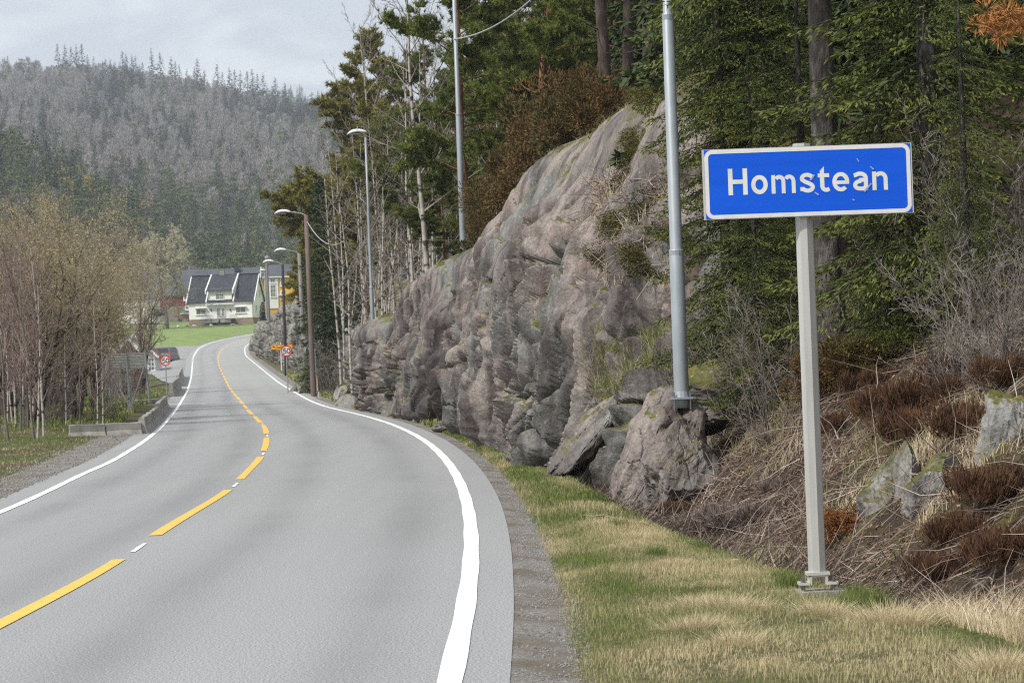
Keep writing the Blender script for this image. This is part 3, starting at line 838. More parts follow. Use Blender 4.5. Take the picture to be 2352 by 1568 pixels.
def outcrop(name, label, Ys, PX, PZ, Yv, nt, m, seed, amp=(.42, .30, .18, .07), cell=((1.5, 5.5, 4.6), (.5, 1.8, 2.0), (.2, .65, .6), (.08, .28, .22)), tilt=-25, top=None, ledge=(.46, .30, .20), wet=None):
    """rock wall: cross-sections (PX,PZ) at stations Ys, broken up by tilted fracture planes"""
    PX, PZ = np.array(PX, float), np.array(PZ, float)
    k = PX.shape[1]
    A = np.stack([crm(Yv, Ys, PX[:, j]) for j in range(k)], 1)
    B = np.stack([crm(Yv, Ys, PZ[:, j]) for j in range(k)], 1)
    # arc-length-like parameter
    tp = np.array([0, .34, .62, .84, 1.0])[:k]
    tv = np.linspace(0, 1, nt)
    X = np.stack([crm(tv, tp, A[i]) for i in range(len(Yv))]); Z = np.stack([crm(tv, tp, B[i]) for i in range(len(Yv))])
    Y = np.repeat(Yv[:, None], nt, 1)
    P = np.stack([X, Y, Z], -1)
    du = np.gradient(P, axis=1); dv = np.gradient(P, axis=0)
    Nn = np.cross(du, dv); Nn /= np.linalg.norm(Nn, axis=2, keepdims=True) + 1e-9
    if Nn[..., 0].mean() > 0: Nn = -Nn
    F = P.reshape(-1, 3)
    a = R(tilt); c, s = math.cos(a), math.sin(a)
    Q = np.stack([F[:, 0] * c + F[:, 2] * s, F[:, 1] + .55 * F[:, 2], -F[:, 0] * s + F[:, 2] * c], 1)
    w = np.stack([vnoise(F * .7, seed), vnoise(F * .7 + 9, seed + 1), vnoise(F * .7 + 23, seed + 2)], 1) * .35
    Q = Q + w * .25
    T = np.repeat(tv[None], len(Yv), 0).ravel()
    D = np.zeros(len(F))
    up_ = (1 - (top or 0) * np.clip((T - .45) / .2, 0, 1))      # the upper slab is smoother
    K = np.array([.83, 1.0, .91])
    rx_ = lambda V, a: np.stack([V[:, 0] * math.cos(a) - V[:, 1] * math.sin(a), V[:, 0] * math.sin(a) + V[:, 1] * math.cos(a), V[:, 2]], 1)
    for n, (am, ce) in enumerate(zip(amp, cell)):
        q = rx_(Q / np.array(ce), .6 + n) + n * 3.7
        D += am * linnoise(q, seed + 11 * n) * (1 if n == 0 else up_)
    # broken faces: keep the heights at scattered nodes and span flat triangles between them
    nY_ = len(Yv); Dg = D.reshape(nY_, nt)
    def planes(Dg, a, b, sd):
        ii, jj = np.meshgrid(np.arange(nY_), np.arange(nt), indexing='ij')
        zz = 0 * ii.ravel()
        wi = linnoise(np.stack([ii.ravel() / (a * 2.3), jj.ravel() / (b * 2.3), zz + .5], 1), sd).reshape(ii.shape); wj = linnoise(np.stack([ii.ravel() / (a * 2.3), jj.ravel() / (b * 2.3), zz + 9.5], 1), sd + 1).reshape(ii.shape)
        u = (ii + wi * a * .8) / a; v = (jj + wj * b * .8 + ii * .35) / b
        iu = np.floor(u); iv = np.floor(v); fu = u - iu; fv = v - iv

        def node(p, q):
            jx = _h(p.ravel().astype(np.int64), q.ravel().astype(np.int64), 0 * p.ravel().astype(np.int64), sd + 2).reshape(p.shape) - .5
            x = np.clip(p * a + jx * a * .5, 0, nY_ - 1); y = np.clip(q * b - x * .35, 0, nt - 1)
            return Dg[x.astype(int), y.astype(int)]
        A, B, C_, E = node(iu, iv), node(iu + 1, iv), node(iu, iv + 1), node(iu + 1, iv + 1)
        dg = _h(iu.ravel().astype(np.int64), iv.ravel().astype(np.int64), 0 * iu.ravel().astype(np.int64), sd + 3).reshape(iu.shape) > .5
        t1 = np.where(fu + fv < 1, A + (B - A) * fu + (C_ - A) * fv, E + (C_ - E) * (1 - fu) + (B - E) * (1 - fv))
        t2 = np.where(fu > fv, A + (B - A) * fu + (E - B) * fv, A + (C_ - A) * fv + (E - C_) * fu)
        return np.where(dg, t1, t2)
    Dg = .80 * planes(Dg, 15, 19, seed + 200) * .45 + .80 * planes(Dg, 6, 8, seed + 210) * .55 + .20 * Dg
    D = Dg.ravel() * 1.25
    big = linnoise(Q / np.array([2.2, 6, 4.0]) + 7, seed + 70)
    l1 = linnoise(Q / np.array([1.5, 3.0, 2.5]), seed + 71); l2 = linnoise(Q / np.array([.9, 2.2, 1.3]), seed + 72); l3 = linnoise(Q / np.array([.5, 1.2, .8]), seed + 73)
    cy, cz = cell[0][1], cell[0][2]
    sets = [  # joint sets: coordinate, ledge height, groove depth, groove width
        (Q[:, 1] / cy * 1.7 + big * .8 + l1 * .25, ledge[0] * 1.2, .45, .075, 1, .25),
        (Q[:, 1] / cy * 4.2 + Q[:, 2] * .12 + l1 * .5 + l3 * .12, ledge[1] * 1.6, .50, .15, 2, .0),
        (Q[:, 1] / cy * 9.0 - Q[:, 2] * .15 + l1 * .8 + l2 * .4, ledge[2] * 1.3, .26, .22, 6, .0),
        (Q[:, 2] / cz * 2.0 + big * .8 + l2 * .3 - Q[:, 1] * .10, ledge[1] * .7, .20, .035, 3, .25),
        (Q[:, 2] / cz * 4.4 + Q[:, 1] / cy * 3.1 + l2 * .6, ledge[2] * .8, .10, .06, 4, .0),
        (Q[:, 2] / cz * 3.1 - Q[:, 1] / cy * 4.2 + l2 * .7, ledge[2] * .6, .08, .06, 5, .0)]
    for u, lh, gd, gw, k, keep in sets:
        mk = np.clip(linnoise(Q / np.array([1.3, 4.0, 2.4]) + 3 * k, seed + 80 + k) * 1.6 + .45, 0, 1)
        f_ = (keep + (1 - keep) * up_) * mk
        D += lh * saw(u, .07) * f_
        t_ = np.abs(u - np.round(u))
        D -= gd * 1.7 * np.clip(1 - t_ / (gw * 1.3), 0, 1) * f_
    D += fbm(F * np.array([3, 1.6, 3]), 4, seed + 9, .55) * .014
    D *= np.clip(T / .05, .3, 1) * np.clip((1 - T) / .05, 0, 1)
    G = F + Nn.reshape(-1, 3) * D[:, None] * np.array([1, .6, 1])
    nY = len(Yv)
    q = (np.arange(nY - 1)[:, None] * nt + np.arange(nt - 1)[None]).ravel()
    Fc = np.stack([q, q + nt, q + nt + 1, q + 1], 1)
    wv = fbm(F / np.array([1.5, 3.5, 2.0]), 4, seed + 90)
    wet_ = (np.clip(1.25 - np.abs(F[:, 1] - wet[0]) / wet[1], 0, 1) * np.clip(1.15 - T * 1.3, 0, 1) + wv * .35) if wet else wv * .5
    o = obj(name, npmesh(name, G, Fc, m, False, attr={'wet': np.clip((wet_ - .28) * 3, 0, 1), 'mossy': np.clip((np.clip((T - .76) * 7, -1.5, 1) + wv * .9 - .1) * 1.6, 0, 1) * np.clip((54 - F[:, 1]) / 6, 0, 1) if wet else 0 * T}))
    tag(o, label, 'rock face')
    return o, G.reshape(nY, nt, 3)


Ys = [31.8, 33.5, 35.5, 38, 41, 44, 52, 60, 67, 75, 82, 88, 93]
PX = [[2.4, 2.7, 3.2, 3.9, 5.2], [1.9, 2.1, 2.6, 3.3, 4.6], [1.2, 1.5, 2.15, 3.0, 4.4], [.62, .9, 1.75, 2.8, 4.3], [.05, .35, 1.35, 2.65, 4.3], [-.2, .1, 1.05, 2.5, 4.4],
      [-.75, -.3, .5, 1.62, 4.0], [-1.4, -1.0, -.4, .65, 3.2], [-2.1, -1.85, -1.4, -.63, 2.0], [-3.1, -2.95, -2.7, -2.09, 1.0], [-4.1, -4.0, -3.7, -3.0, 0], [-5.0, -4.95, -4.75, -4.3, -1.5], [-5.5, -5.2, -4.6, -4.0, -1.5]]
PZ = [[.5, .9, 1.3, 1.7, 1.9], [-.2, 1.1, 2.1, 3.0, 2.7], [-.4, 1.4, 3.0, 4.4, 4.0], [-.4, 1.8, 3.8, 5.4, 5.0], [-.3, 2.1, 4.3, 5.75, 5.6], [-.2, 2.3, 4.4, 5.9, 6.0],
      [-.2, 2.4, 4.3, 5.9, 6.8], [-.2, 2.2, 4.0, 5.4, 6.2], [-.2, 1.9, 3.4, 4.6, 5.2], [-.2, 1.6, 3.1, 4.2, 4.6], [-.2, 1.1, 2.2, 3.0, 4.0], [-.2, 1.0, 2.0, 2.6, 3.5], [-.3, .4, 1.2, 1.7, 2.8]]
Yv = np.concatenate([np.linspace(33.4, 45, 250, endpoint=False), np.linspace(45, 76, 480, endpoint=False), np.linspace(76, 93, 150)])
_, CL1 = outcrop('rock_outcrop', 'huge pinkish grey rock wall leaning back beside the near bend, pine wood on top', Ys, PX, PZ, Yv, 250, M['rock'], 3, top=.88, wet=(66, 9))

Ys = [103, 109, 116, 124, 132, 140, 147, 153]
hh = [.5, 1.9, 2.3, 2.9, 3.3, 3.2, 2.6, .8]
PX, PZ = [], []
for y, h in zip(Ys, hh):
    f = float(XF(y)) + (.5 if 104 < y < 150 else 1.4)
    PX.append([f, f + .15, f + .4, f + 1.3, f + 5]); PZ.append([-.4, h * .42, h * .8, h, h + 1.2])
outcrop('rock_outcrop', 'broken dark rock wall with deep cracks behind the brown timber lamp pole', Ys, PX, PZ, np.linspace(103, 153, 300), 130, M['rock2'], 17,
        amp=(.55, .35, .12), cell=((1.2, 5.0, 1.6), (.5, 2.2, .8), (.22, .9, .4)))
Ys = [178, 190, 205, 225, 250, 275, 300, 325, 350]
hh = [.8, 2.8, 5.0, 5.9, 5.7, 5.0, 4.2, 3.4, 2.2]
PX, PZ = [], []
for y, h in zip(Ys, hh):
    f = float(XF(y)) + np.interp(y, [178, 190, 205, 225, 250, 300], [5.0, 3.4, 2.0, .4, -.5, -.9]); z0 = float(g(y))
    PX.append([f, f + .25, f + .7, f + 2.0, f + 8]); PZ.append([z0 - .3, z0 + h * .42, z0 + h * .78, z0 + h, z0 + h + 1.4])
outcrop('rock_outcrop', 'grey rounded rock knoll at the far bend with grass on its crown', Ys, PX, PZ, np.linspace(178, 350, 300), 130, M['rock2'], 29,
        amp=(.9, .45, .15), cell=((2.2, 12, 2.4), (.9, 4, 1.1), (.35, 1.5, .5)))


def rock_mesh(name, m, seed, size, nseg=48, planes=22, rough=.05, sharp=.12):
    r = np.random.default_rng(seed)
    th = np.linspace(0, math.pi, nseg); ph = np.linspace(0, 2 * math.pi, nseg * 2, endpoint=False)
    T, Pp = np.meshgrid(th, ph, indexing='ij')
    d = np.stack([np.sin(T) * np.cos(Pp), np.sin(T) * np.sin(Pp), np.cos(T)], -1).reshape(-1, 3)
    n = r.normal(size=(planes, 3)); n /= np.linalg.norm(n, axis=1, keepdims=True)
    h = r.uniform(.72, 1.0, planes)
    q = d @ n.T
    rad = np.min(np.where(q > .05, h / np.maximum(q, .05), 9), axis=1)
    rad = np.minimum(rad, 1.25)
    rad += sharp * .8 * linnoise(d * rad[:, None] * 2.2 + seed, seed) + sharp * .4 * linnoise(d * rad[:, None] * 5 + seed, seed + 1) + fbm(d * 4, 4, seed) * rough * .4
    v, cr, _ = facet(d * rad[:, None] * 1.5 + seed, seed, .8)
    rad -= sharp * .5 * np.clip(1 - cr / .05, 0, 1)
    V = d * rad[:, None] * np.array(size)
    nn = nseg * 2
    a = np.arange(nseg - 1)[:, None] * nn; b = np.arange(nn)[None]
    F = np.stack([a + b, a + nn + b, a + nn + (b + 1) % nn, a + (b + 1) % nn], -1).reshape(-1, 4)
    return npmesh(name, V, F, m, False)


def lift_in(px, py, sink):
    Y = 14
    while Y < 60:
        p = at(px, py, Y)
        if p.z <= ground(p.x, Y): break
        Y += .2
    return at(px, py, Y + sink)


def boulder(label, px, py, Y, size, rot, seed, m='rock', group=None, nseg=48, name='boulder', cat='boulder', **k):
    p = at(px, py, Y) if Y > 0 else lift_in(px, py, -Y)
    o = obj(name, rock_mesh(name, M[m], seed, size, nseg, **k), loc=p, rot=rot)
    return tag(o, label, cat, group)


boulder('tall brown grey boulder under the foot of the tall steel pole', 1500, 1065, 30.3, (.42, .6, .74), (0, R(26), R(10)), 5, nseg=90, planes=14)
boulder('dark squat boulder leaning against the tall brown one, above the dead twigs', 1560, 1085, 29.6, (.34, .4, .52), (0, R(32), R(30)), 9, nseg=70, planes=12)
boulder('low cracked rock ledge right of the steel pole base', 1595, 960, 30.6, (.36, .6, .17), (0, R(8), R(4)), 12, nseg=60, planes=12)
boulder('smooth leaning slab between the big rock wall and the brown boulder', 1342, 1000, 36.3, (.2, .7, .68), (R(8), R(38), R(12)), 15, nseg=60, planes=9)
boulder('mossy green mound right of the tall steel pole foot', 1662, 878, 32, (.55, .8, .27), (0, R(-8), 0), 18, 'moss_rock', nseg=60, planes=18, sharp=.06)
boulder('split grey rock low in the bank right of the sign post, left half', 2026, 1155, -.06, (.17, .26, .40), (0, R(12), R(20)), 21, 'rock3', nseg=40)
boulder('upright grey blade of rock in the middle of the split rocks by the sign post', 2078, 1135, -.04, (.10, .2, .38), (0, R(10), R(10)), 24, 'rock3', nseg=40)
boulder('slanting grey rock at the right of the split rocks, below the dark heather', 2142, 1150, -.06, (.25, .30, .33), (0, R(35), R(-10)), 27, 'rock3', nseg=40)
boulder('white flecked boulder in the bank, nearest the right edge below dark heather', 2325, 1010, -.08, (.26, .32, .40), (0, R(20), R(15)), 30, 'rock3', nseg=40)
boulder('pale rock lying in the wood behind the birch trunks', 1015, 900 - 245, 100, (.8, .8, .5), (0, 0, 0), 33, 'rock2', nseg=24)
for i, (x, y, Y, s) in enumerate([(905, 962, 78, .18), (1085, 995, 55, .16), (1150, 1030, 47, .13), (1028, 985, 60, .2), (875, 950, 85, .22), (785, 905, 103, .35), (800, 935, 97, .4), (700, 905, 138, .25), (676, 898, 145, .2)]):
    boulder('small fallen stone at the foot of the rock walls beside the road', x, y, Y, (s * 1.4, s * 1.6, s * .7), (0, R(10 * i), R(40 * i)), 40 + i, 'rock2', 'fallen stones along the rock foot', nseg=14, name='fallen_stone', cat='stone')


# ------------------------------------------------------------------ place-name sign
def flat(name, poly_list, m, parent, y=0.0, th=0.0015, **k):
    """flat shapes in the x,z plane, triangulated, facing -y"""
    V, Fs = [], []
    for vs, fs in poly_list:
        b = len(V); V += [(p[0], y, p[1]) for p in vs]; Fs += [tuple(b + i for i in f) for f in fs]
    me = bpy.data.meshes.new(name); me.from_pydata(V, [], Fs); me.materials.append(m); me.update()
    return obj(name, me, parent, **k)


def stroke(pts, w, closed=False):
    """ribbon along a polyline (x,z) of width w -> (verts, faces)"""
    pts = [p for i, p in enumerate(pts) if i == 0 or math.dist(p, pts[i - 1]) > 1e-6]
    n = len(pts); P = [np.array(p, float) for p in pts]; vs, fs = [], []
    for i in range(n):
        a = P[(i - 1) % n] if (closed or i) else None
        c = P[(i + 1) % n] if (closed or i < n - 1) else None
        t1 = (P[i] - a) if a is not None else None
        t2 = (c - P[i]) if c is not None else None
        if t1 is None: t1 = t2
        if t2 is None: t2 = t1
        t1 = t1 / np.linalg.norm(t1); t2 = t2 / np.linalg.norm(t2)
        n1 = np.array([-t1[1], t1[0]]); n2 = np.array([-t2[1], t2[0]])
        m = n1 + n2; m /= np.linalg.norm(m); l = w / 2 / max(.35, m @ n1)
        vs += [tuple(P[i] + m * l), tuple(P[i] - m * l)]
    for i in range(n if closed else n - 1):
        j = (i + 1) % n
        fs.append((2 * i, 2 * i + 1, 2 * j + 1, 2 * j))
    return vs, fs


def arc(cx, cy, rx, ry, a0, a1, n=18):
    return [(cx + rx * math.cos(R(a0 + (a1 - a0) * i / n)), cy + ry * math.sin(R(a0 + (a1 - a0) * i / n))) for i in range(n + 1)]


def rrect(x0, z0, x1, z1, r, n=7):
    p = []
    for cx, cz, a in ((x1 - r, z1 - r, 0), (x0 + r, z1 - r, 90), (x0 + r, z0 + r, 180), (x1 - r, z0 + r, 270)):
        p += arc(cx, cz, r, r, a, a + 90, n)
    return p


U = .000643 * 17.57 / 17.57


def glyphs():
    w = 47
    X, C = 185, 270          # x height, cap height, picture units
    L = {}
    L['H'] = [stroke([(w / 2, 0), (w / 2, C)], w), stroke([(198 - w / 2, 0), (198 - w / 2, C)], w), stroke([(w, C * .5), (198 - w, C * .5)], 44)]
    L['o'] = [stroke(arc(85, 98, 85 - 22, 98 - 22, 0, 360, 40)[:-1], 44, True)]
    L['m'] = [stroke([(20, 0), (20, 190)], 40), stroke([(123, 0), (123, 120)] + arc(82, 120, 41, 50, 0, 145, 14), 40),
              stroke([(227, 0), (227, 120)] + arc(184, 120, 43, 50, 0, 145, 14), 40)]
    L['s'] = [stroke([(152, 152)] + arc(82, 145, 52, 36, 40, 200, 14)[0:] + [(60, 112), (105, 92)] + arc(88, 55, 52, 36, 40, -150, 16) + [(12, 36)], 41)]
    L['t'] = [([(22, 215), (66, 262), (66, 60), (22, 60)], [(0, 3, 2, 1)]), stroke([(0, 170), (118, 170)], 40), stroke([(44, 62)] + arc(84, 60, 40, 40, 180, 300, 10) + [(116, 30)], 42)]
    L['e'] = [stroke(arc(87, 98, 66, 78, -46, -360, 34) + [(153, 90)], 42), stroke([(35, 92), (172, 92)], 36)]
    L['a'] = [stroke([(12, 158)] + arc(74, 128, 60, 46, 132, 0, 14) + [(134, 0)], 42), stroke([(136, 110), (80, 110)] + arc(76, 58, 54, 38, 95, 270, 16) + arc(92, 58, 44, 38, 270, 330, 6), 41)]
    L['n'] = [stroke([(21, 0), (21, 190)], 42), stroke([(137, 0), (137, 115)] + arc(86, 115, 51, 55, 0, 145, 14), 42)]
    return L


def make_place_sign():
    p = at(1879, 1362, 17.57)
    t = thing('place_name_sign', 'wide blue place name sign reading Homstean on an eight sided metal post', 'road sign', (p.x, p.y, .035))
    rz = R(1.0)
    t.rotation_euler = (0, 0, rz)
    W, Hh = 2150 * .000643, 718 * .000643
    top = at(1852, 330, 17.57); top.z -= .035
    zs0 = at(1617, 503, 17.57).z
    # post
    rad = .0605
    pr = MB().tube([(0, 0, .125), (0, 0, top.z)], rad, 8, ph=R(9))
    pr.build('post', M['alu'], t)
    b = MB(); b.prism([(-.078, .118), (-.052, .118), (-.052, .100), (-.052, .055), (-.125, .055), (-.125, .074), (-.078, .074)][::-1], -.06, .06)
    br = MB()
    br.box((0, 0, .122), (.150, .13, .020)); br.box((-.052, 0, .082), (.016, .12, .066)); br.box((.052, 0, .082), (.016, .12, .066))
    br.box((-.094, 0, .058), (.068, .13, .018)); br.box((.094, 0, .058), (.068, .13, .018)); br.box((0, 0, .108), (.12, .12, .014))
    br.build('base_bracket', M['bracket'], t)
    for sx in (-1, 1):
        for sy in (-.045, .045):
            MB().tube([(sx * .098, sy, -.02), (sx * .098, sy, .10)], .008, 8).tube([(sx * .098, sy, .067), (sx * .098, sy, .073)], .02, 12).tube([(sx * .098, sy, .073), (sx * .098, sy, .088)], .013, 6).build('bolt', M['bolt'], t)
    MB().box((.02, .03, -.03), (.30, .26, .075), rz=R(4), bev=.01).build('concrete_foot', M['concrete'], t)
    # panel, slightly to the left of the post axis as in the picture
    pc = at(1856, 416, 17.45)
    pan = obj('panel', None, t)
    pm = MB(); pm.box((0, 0, 0), (W, .022, Hh))
    x0, x1, z0, z1 = -W / 2, W / 2, -Hh / 2, Hh / 2
    pan = pm.build('panel', M['bracket'], t)
    pan.location = (pc.x - p.x, -.085, pc.z - .035)
    pan.rotation_euler = (0, 0, 0)
    yf = -.0125
    flat('sign_face', [([(x0 + .012, z0 + .004), (x1 - .008, z0 + .004), (x1 - .008, z1 - .004), (x0 + .012, z1 - .004)], [(0, 1, 2, 3)])], M['sign_blue'], pan, yf)
    o = .026 / 2
    flat('border', [stroke(rrect(x0 + .013 + o, z0 + .004 + o, x1 - .012 - o, z1 - .004 - o, .040), .026, True)], M['sign_white'], pan, yf - .0012)
    G = glyphs(); base = z0 + .157
    for ch, xx in zip('Homstean', (257, 492, 700, 983, 1177, 1325, 1535, 1735)):
        pol = [([(x0 + (xx + a) * .000643, base + b_ * .000643) for a, b_ in vs], fs) for vs, fs in G[ch]]
        for i, pp in enumerate(pol):
            pass
        Vv, Ff = [], []
        lay = []
        for i, (vs, fs) in enumerate(pol):
            b0 = len(Vv); Vv += [(q[0], yf - .0015 - .00025 * i, q[1]) for q in vs]; Ff += [tuple(b0 + k for k in f) for f in fs]
        me = bpy.data.meshes.new('letter'); me.from_pydata(Vv, [], Ff); me.materials.append(M['sign_white']); me.update()
        obj('letter', me, pan)
    # scraps of old tape and a dent or two
    for (cx, cz, l, w_, a) in ((1125, 395, 70, 16, 52), (1165, 560, 50, 14, -35), (1690, 500, 110, 18, 48), (1740, 300, 45, 14, -40), (1600, 220, 40, 11, -60), (1540, 625, 24, 12, -40)):
        xx, zz = x0 + (cx - 5) * .000643, z1 - (cz - 75 + .03 * cx) * .000643 + .02
        q = MB().box((xx, yf - .0035, zz), (l * .000643, .001, w_ * .000643), ry=R(-a))
        q.build('tape_scrap', M['tape'], pan)
    for sz in (.12, -.12):
        MB().box((0, .02, sz), (.5, .018, .03)).build('rail', M['alu'], pan)
    return t


make_place_sign()


# ------------------------------------------------------------------ speed limit signs
def make_speed(label, px, py, pbx, pby, Y, d, postm, zb=None):
    c = at(px, py, Y); b = at(pbx, pby, Y)
    t = thing('speed_limit_sign', label, 'road sign', (b.x, b.y, b.z))
    h = c.z - b.z
    MB().tube([(0, .03, -.3), (0, .03, h + d * .42)], .032, 10).build('post', postm, t)
    n = 40
    dk = MB().tube([(0, -.015, h), (0, .0, h)], d / 2, n).build('disc', M['sign_red'], t)
    V = [(d * .385 * math.cos(2 * math.pi * i / n), d * .385 * math.sin(2 * math.pi * i / n)) for i in range(n)]
    flat('white_centre', [([(v[0], h + v[1]) for v in V], [tuple(range(n))])], M['sign_white'], dk, -.018)
    s = d / 100
    five = [stroke([(-3.5, 19), (-20, 19), (-22.5, 2)] + arc(-15, -7.5, 12, 11.5, 130, -145, 16), 7.2)]
    zero = [stroke(arc(17, 0, 11.5, 17.5, 0, 360, 30)[:-1], 7.2, True)]
    for gl in (five, zero):
        flat('digit', [([(q[0] * s * 1.12, h + q[1] * s * 1.12) for q in vs], fs) for vs, fs in gl], M['sign_black'], dk, -.021)
    return t


make_speed('round 50 speed limit sign on the left, in front of the parked van', 379, 828, 383, 909, 150, .60, M['galv'])
make_speed('round 50 speed limit sign on the right, in front of the cracked rock', 655, 806, 661, 894, 141, .60, M['galv'])

# yellow direction sign
c = at(641, 797, 176); b = at(646.5, 837, 176)
t = thing('direction_sign', 'small yellow direction sign to Stallemo on a slim white post', 'road sign', tuple(b))
W, Hh = 50 * 176 / FP, 11 * 176 / FP
hz = c.z - b.z
MB().tube([(0, .04, -.4), (0, .04, hz + .28)], .04, 8).build('post', M['sign_white'], t)
x0 = at(622, 797, 176).x - b.x
pn = MB().box((x0 + W / 2, 0, hz), (W, .03, Hh)).build('panel', M['sign_yellow'], t)
flat('border', [stroke(rrect(x0 + .02, hz - Hh / 2 + .02, x0 + W - .02, hz + Hh / 2 - .02, .04), .012, True)], M['sign_black'], pn, -.018)
flat('arrow', [stroke([(x0 + .28, hz - .08), (x0 + .27, hz + .01), (x0 + .23, hz + .04), (x0 + .15, hz + .04)], .035), ([(x0 + .09, hz + .04), (x0 + .18, hz + .10), (x0 + .18, hz - .02)], [(0, 2, 1)])], M['sign_black'], pn, -.02)
cu = bpy.data.curves.new('lettering', 'FONT'); cu.body = 'Stallemo'; cu.size = .21; cu.materials.append(M['sign_black'])
_to = bpy.data.objects.new('tmp', cu)
_me = bpy.data.meshes.new_from_object(_to); _me.name = 'lettering'
bpy.data.objects.remove(_to)
tx = obj('lettering', _me, pn, loc=(x0 + .36, -.02, hz - .07), rot=(R(90), 0, 0)); tx['kind'] = 'stuff'

# ------------------------------------------------------------------ street lamps
def lamp_head(parent, base, end, L, wd=.30):
    """luminaire: base = arm end, pointing to -x"""
    bx, bz = base
    prof = [(0, 0, .05), (.08, .01, .075), (.25, .035, .10), (.5, .045, .115), (.75, .02, .10), (.92, -.03, .06), (1.0, -.07, .015)]
    k = 12; V, F = [], []
    for (s, dz, hh_) in prof:
        for j in range(k):
            th = 2 * math.pi * j / k
            ww = wd / 2 * min(1, .35 + 1.4 * math.sqrt(max(0, s * (1.02 - s))))
            zz = math.sin(th) * hh_ if math.sin(th) > 0 else math.sin(th) * hh_ * .25
            V.append((bx - s * L, math.cos(th) * ww, bz + dz + zz))
    for i in range(len(prof) - 1):
        for j in range(k):
            F.append((i * k + j, (i + 1) * k + j, (i + 1) * k + (j + 1) % k, i * k + (j + 1) % k))
    F.append(tuple(range(k))); F.append(tuple((len(prof) - 1) * k + j for j in range(k - 1, -1, -1)))
    me = bpy.data.meshes.new('lamp_head'); me.from_pydata(V, [], F); me.materials.append(M['lamp_white'])
    for q in me.polygons: q.use_smooth = True
    h = obj('lamp_head', me, parent)
    MB().box((bx - L * .6, 0, bz - .035), (L * .62, wd * .62, .04), ry=R(4), bev=.02).build('lamp_cover', M['lamp_under'], h)
    return h


def make_lamp(label, bx, by, tx_, ty, Y, rads, pm, headlen=.78, arm=None, rings=(), sub=.6, group='street lamps along the road', top=None, pole_k=14):
    b = at(bx, by, Y); tp = at(tx_, ty, Y) if top is None else Vector((b.x, b.y, top))
    t = thing('street_lamp', label, 'street lamp', tuple(b), group=group)
    h = tp.z - b.z; dx = tp.x - b.x
    pts, rr = [(0, 0, -sub)], [rads[0][1]]
    for f_, r_ in rads:
        pts.append((dx * f_, 0, h * f_)); rr.append(r_)
    MB().tube(pts, rr, pole_k).build('pole', pm, t, smooth=pole_k > 8)
    for f_, r_, hh_ in rings:
        MB().tube([(dx * f_, 0, h * f_ - hh_), (dx * f_, 0, h * f_ + hh_ * .6), (dx * f_, 0, h * f_ + hh_)], [r_, r_, r_ * .9], 14).build('collar', pm, t)
    if arm:
        ax, az = arm
        MB().tube([(dx, 0, h - .02), (dx + ax * .3, 0, h + az * .5), (dx + ax * .7, 0, h + az * .92), (dx + ax, 0, h + az)], .028, 8).build('arm', M['galv'], t)
        lamp_head(t, (dx + ax, h + az), None, headlen)
    else:
        lamp_head(t, (dx + .06, h + .02), None, headlen)
    return t, b, tp


tA, bA, _ = make_lamp('thick steel lamp pole standing on the brown boulder beside the blue sign', 1566, 912, 1530, 0, 30.0, [(0, .085), (.20, .083), (.203, .072), (.53, .064), (.532, .052), (1, .046)], M['galv'],
                      arm=(-1.2, .35), rings=((.203, .085, .03), (.532, .066, .035)), sub=.12, top=9.2)
MB().box((0, 0, -.01), (.24, .24, .02)).tube([(0, 0, .0), (0, 0, .07)], [.1, .085], 14).build('base_plate', M['galv'], tA)
for a, b_ in ((-.09, -.09), (.09, -.09), (.09, .09), (-.09, .09)):
    MB().tube([(a, b_, -.14), (a, b_, .06)], .012, 6).build('anchor_bolt', M['bolt'], tA)
tB, bB, _ = make_lamp('slim steel lamp pole standing on top of the big rock wall', 1063.5, 556, 1040, 0, 73, [(0, .086), (.18, .082), (.38, .074), (.383, .062), (1, .05)], M['galv'], arm=(-1.0, .3), rings=((.381, .078, .03),), top=14.0)
tC, bC, tpC = make_lamp('steel street lamp with long white head rising behind the end of the big rock wall', 858.5, 795, 839, 306, 100, [(0, .08), (.27, .078), (.28, .062), (.62, .056), (.63, .045), (1, .04)], M['galv'], rings=((.275, .085, .04), (.625, .06, .04)), headlen=.76)
tD, bD, tpD = make_lamp('brown timber lamp pole in front of the dark cracked rocks', 721, 906, 703, 494, 127, [(0, .15), (.5, .125), (1, .10)], M['pole_wood'], arm=(-.72, .16), headlen=.80, pole_k=10)
MB().tube([(.17, -.1, -.3), (.13, -.1, 2.2)], .02, 6).build('cable_guard', M['galv'], tD)
make_lamp('grey weathered timber lamp pole beyond the brown one', 695, 742, 687, 582, 150, [(0, .13), (1, .10)], M['pole_grey'], arm=(-.68, .2), headlen=.74, pole_k=10)
make_lamp('thin blackish lamp pole rising from the grey rock knoll', 657, 842, 649, 607, 176, [(0, .11), (1, .085)], M['pole_dark'], arm=(-.55, .2), headlen=.78, pole_k=10)
make_lamp('farthest small street lamp in front of the white house gable', 612.5, 716, 608.5, 622, 235, [(0, .09), (1, .06)], M['galv'], headlen=.55, pole_k=8)
b = at(616.5, 715, 245)
t = thing('utility_pole', 'plain timber pole between the white house and the yellow house', 'utility pole', tuple(b))
h = at(612.5, 591, 245).z - b.z
MB().tube([(0, 0, -1), (0, 0, h)], [.17, .11], 10).build('pole', M['pole_grey'], t)
MB().box((0, 0, h + .05), (.3, .1, .2)).build('insulator', M['cable_grey'], t)


def cable(name, label, a, b, sag, r, m, bend=None):
    a, b = Vector(a), Vector(b)
    pts = []
    for i in range(25):
        s = i / 24; p = a.lerp(b, s); p.z -= sag * 4 * s * (1 - s)
        pts.append(p)
    o = MB().tube(pts, r, 6).build(name, m)
    return tag(o, label, 'cable')


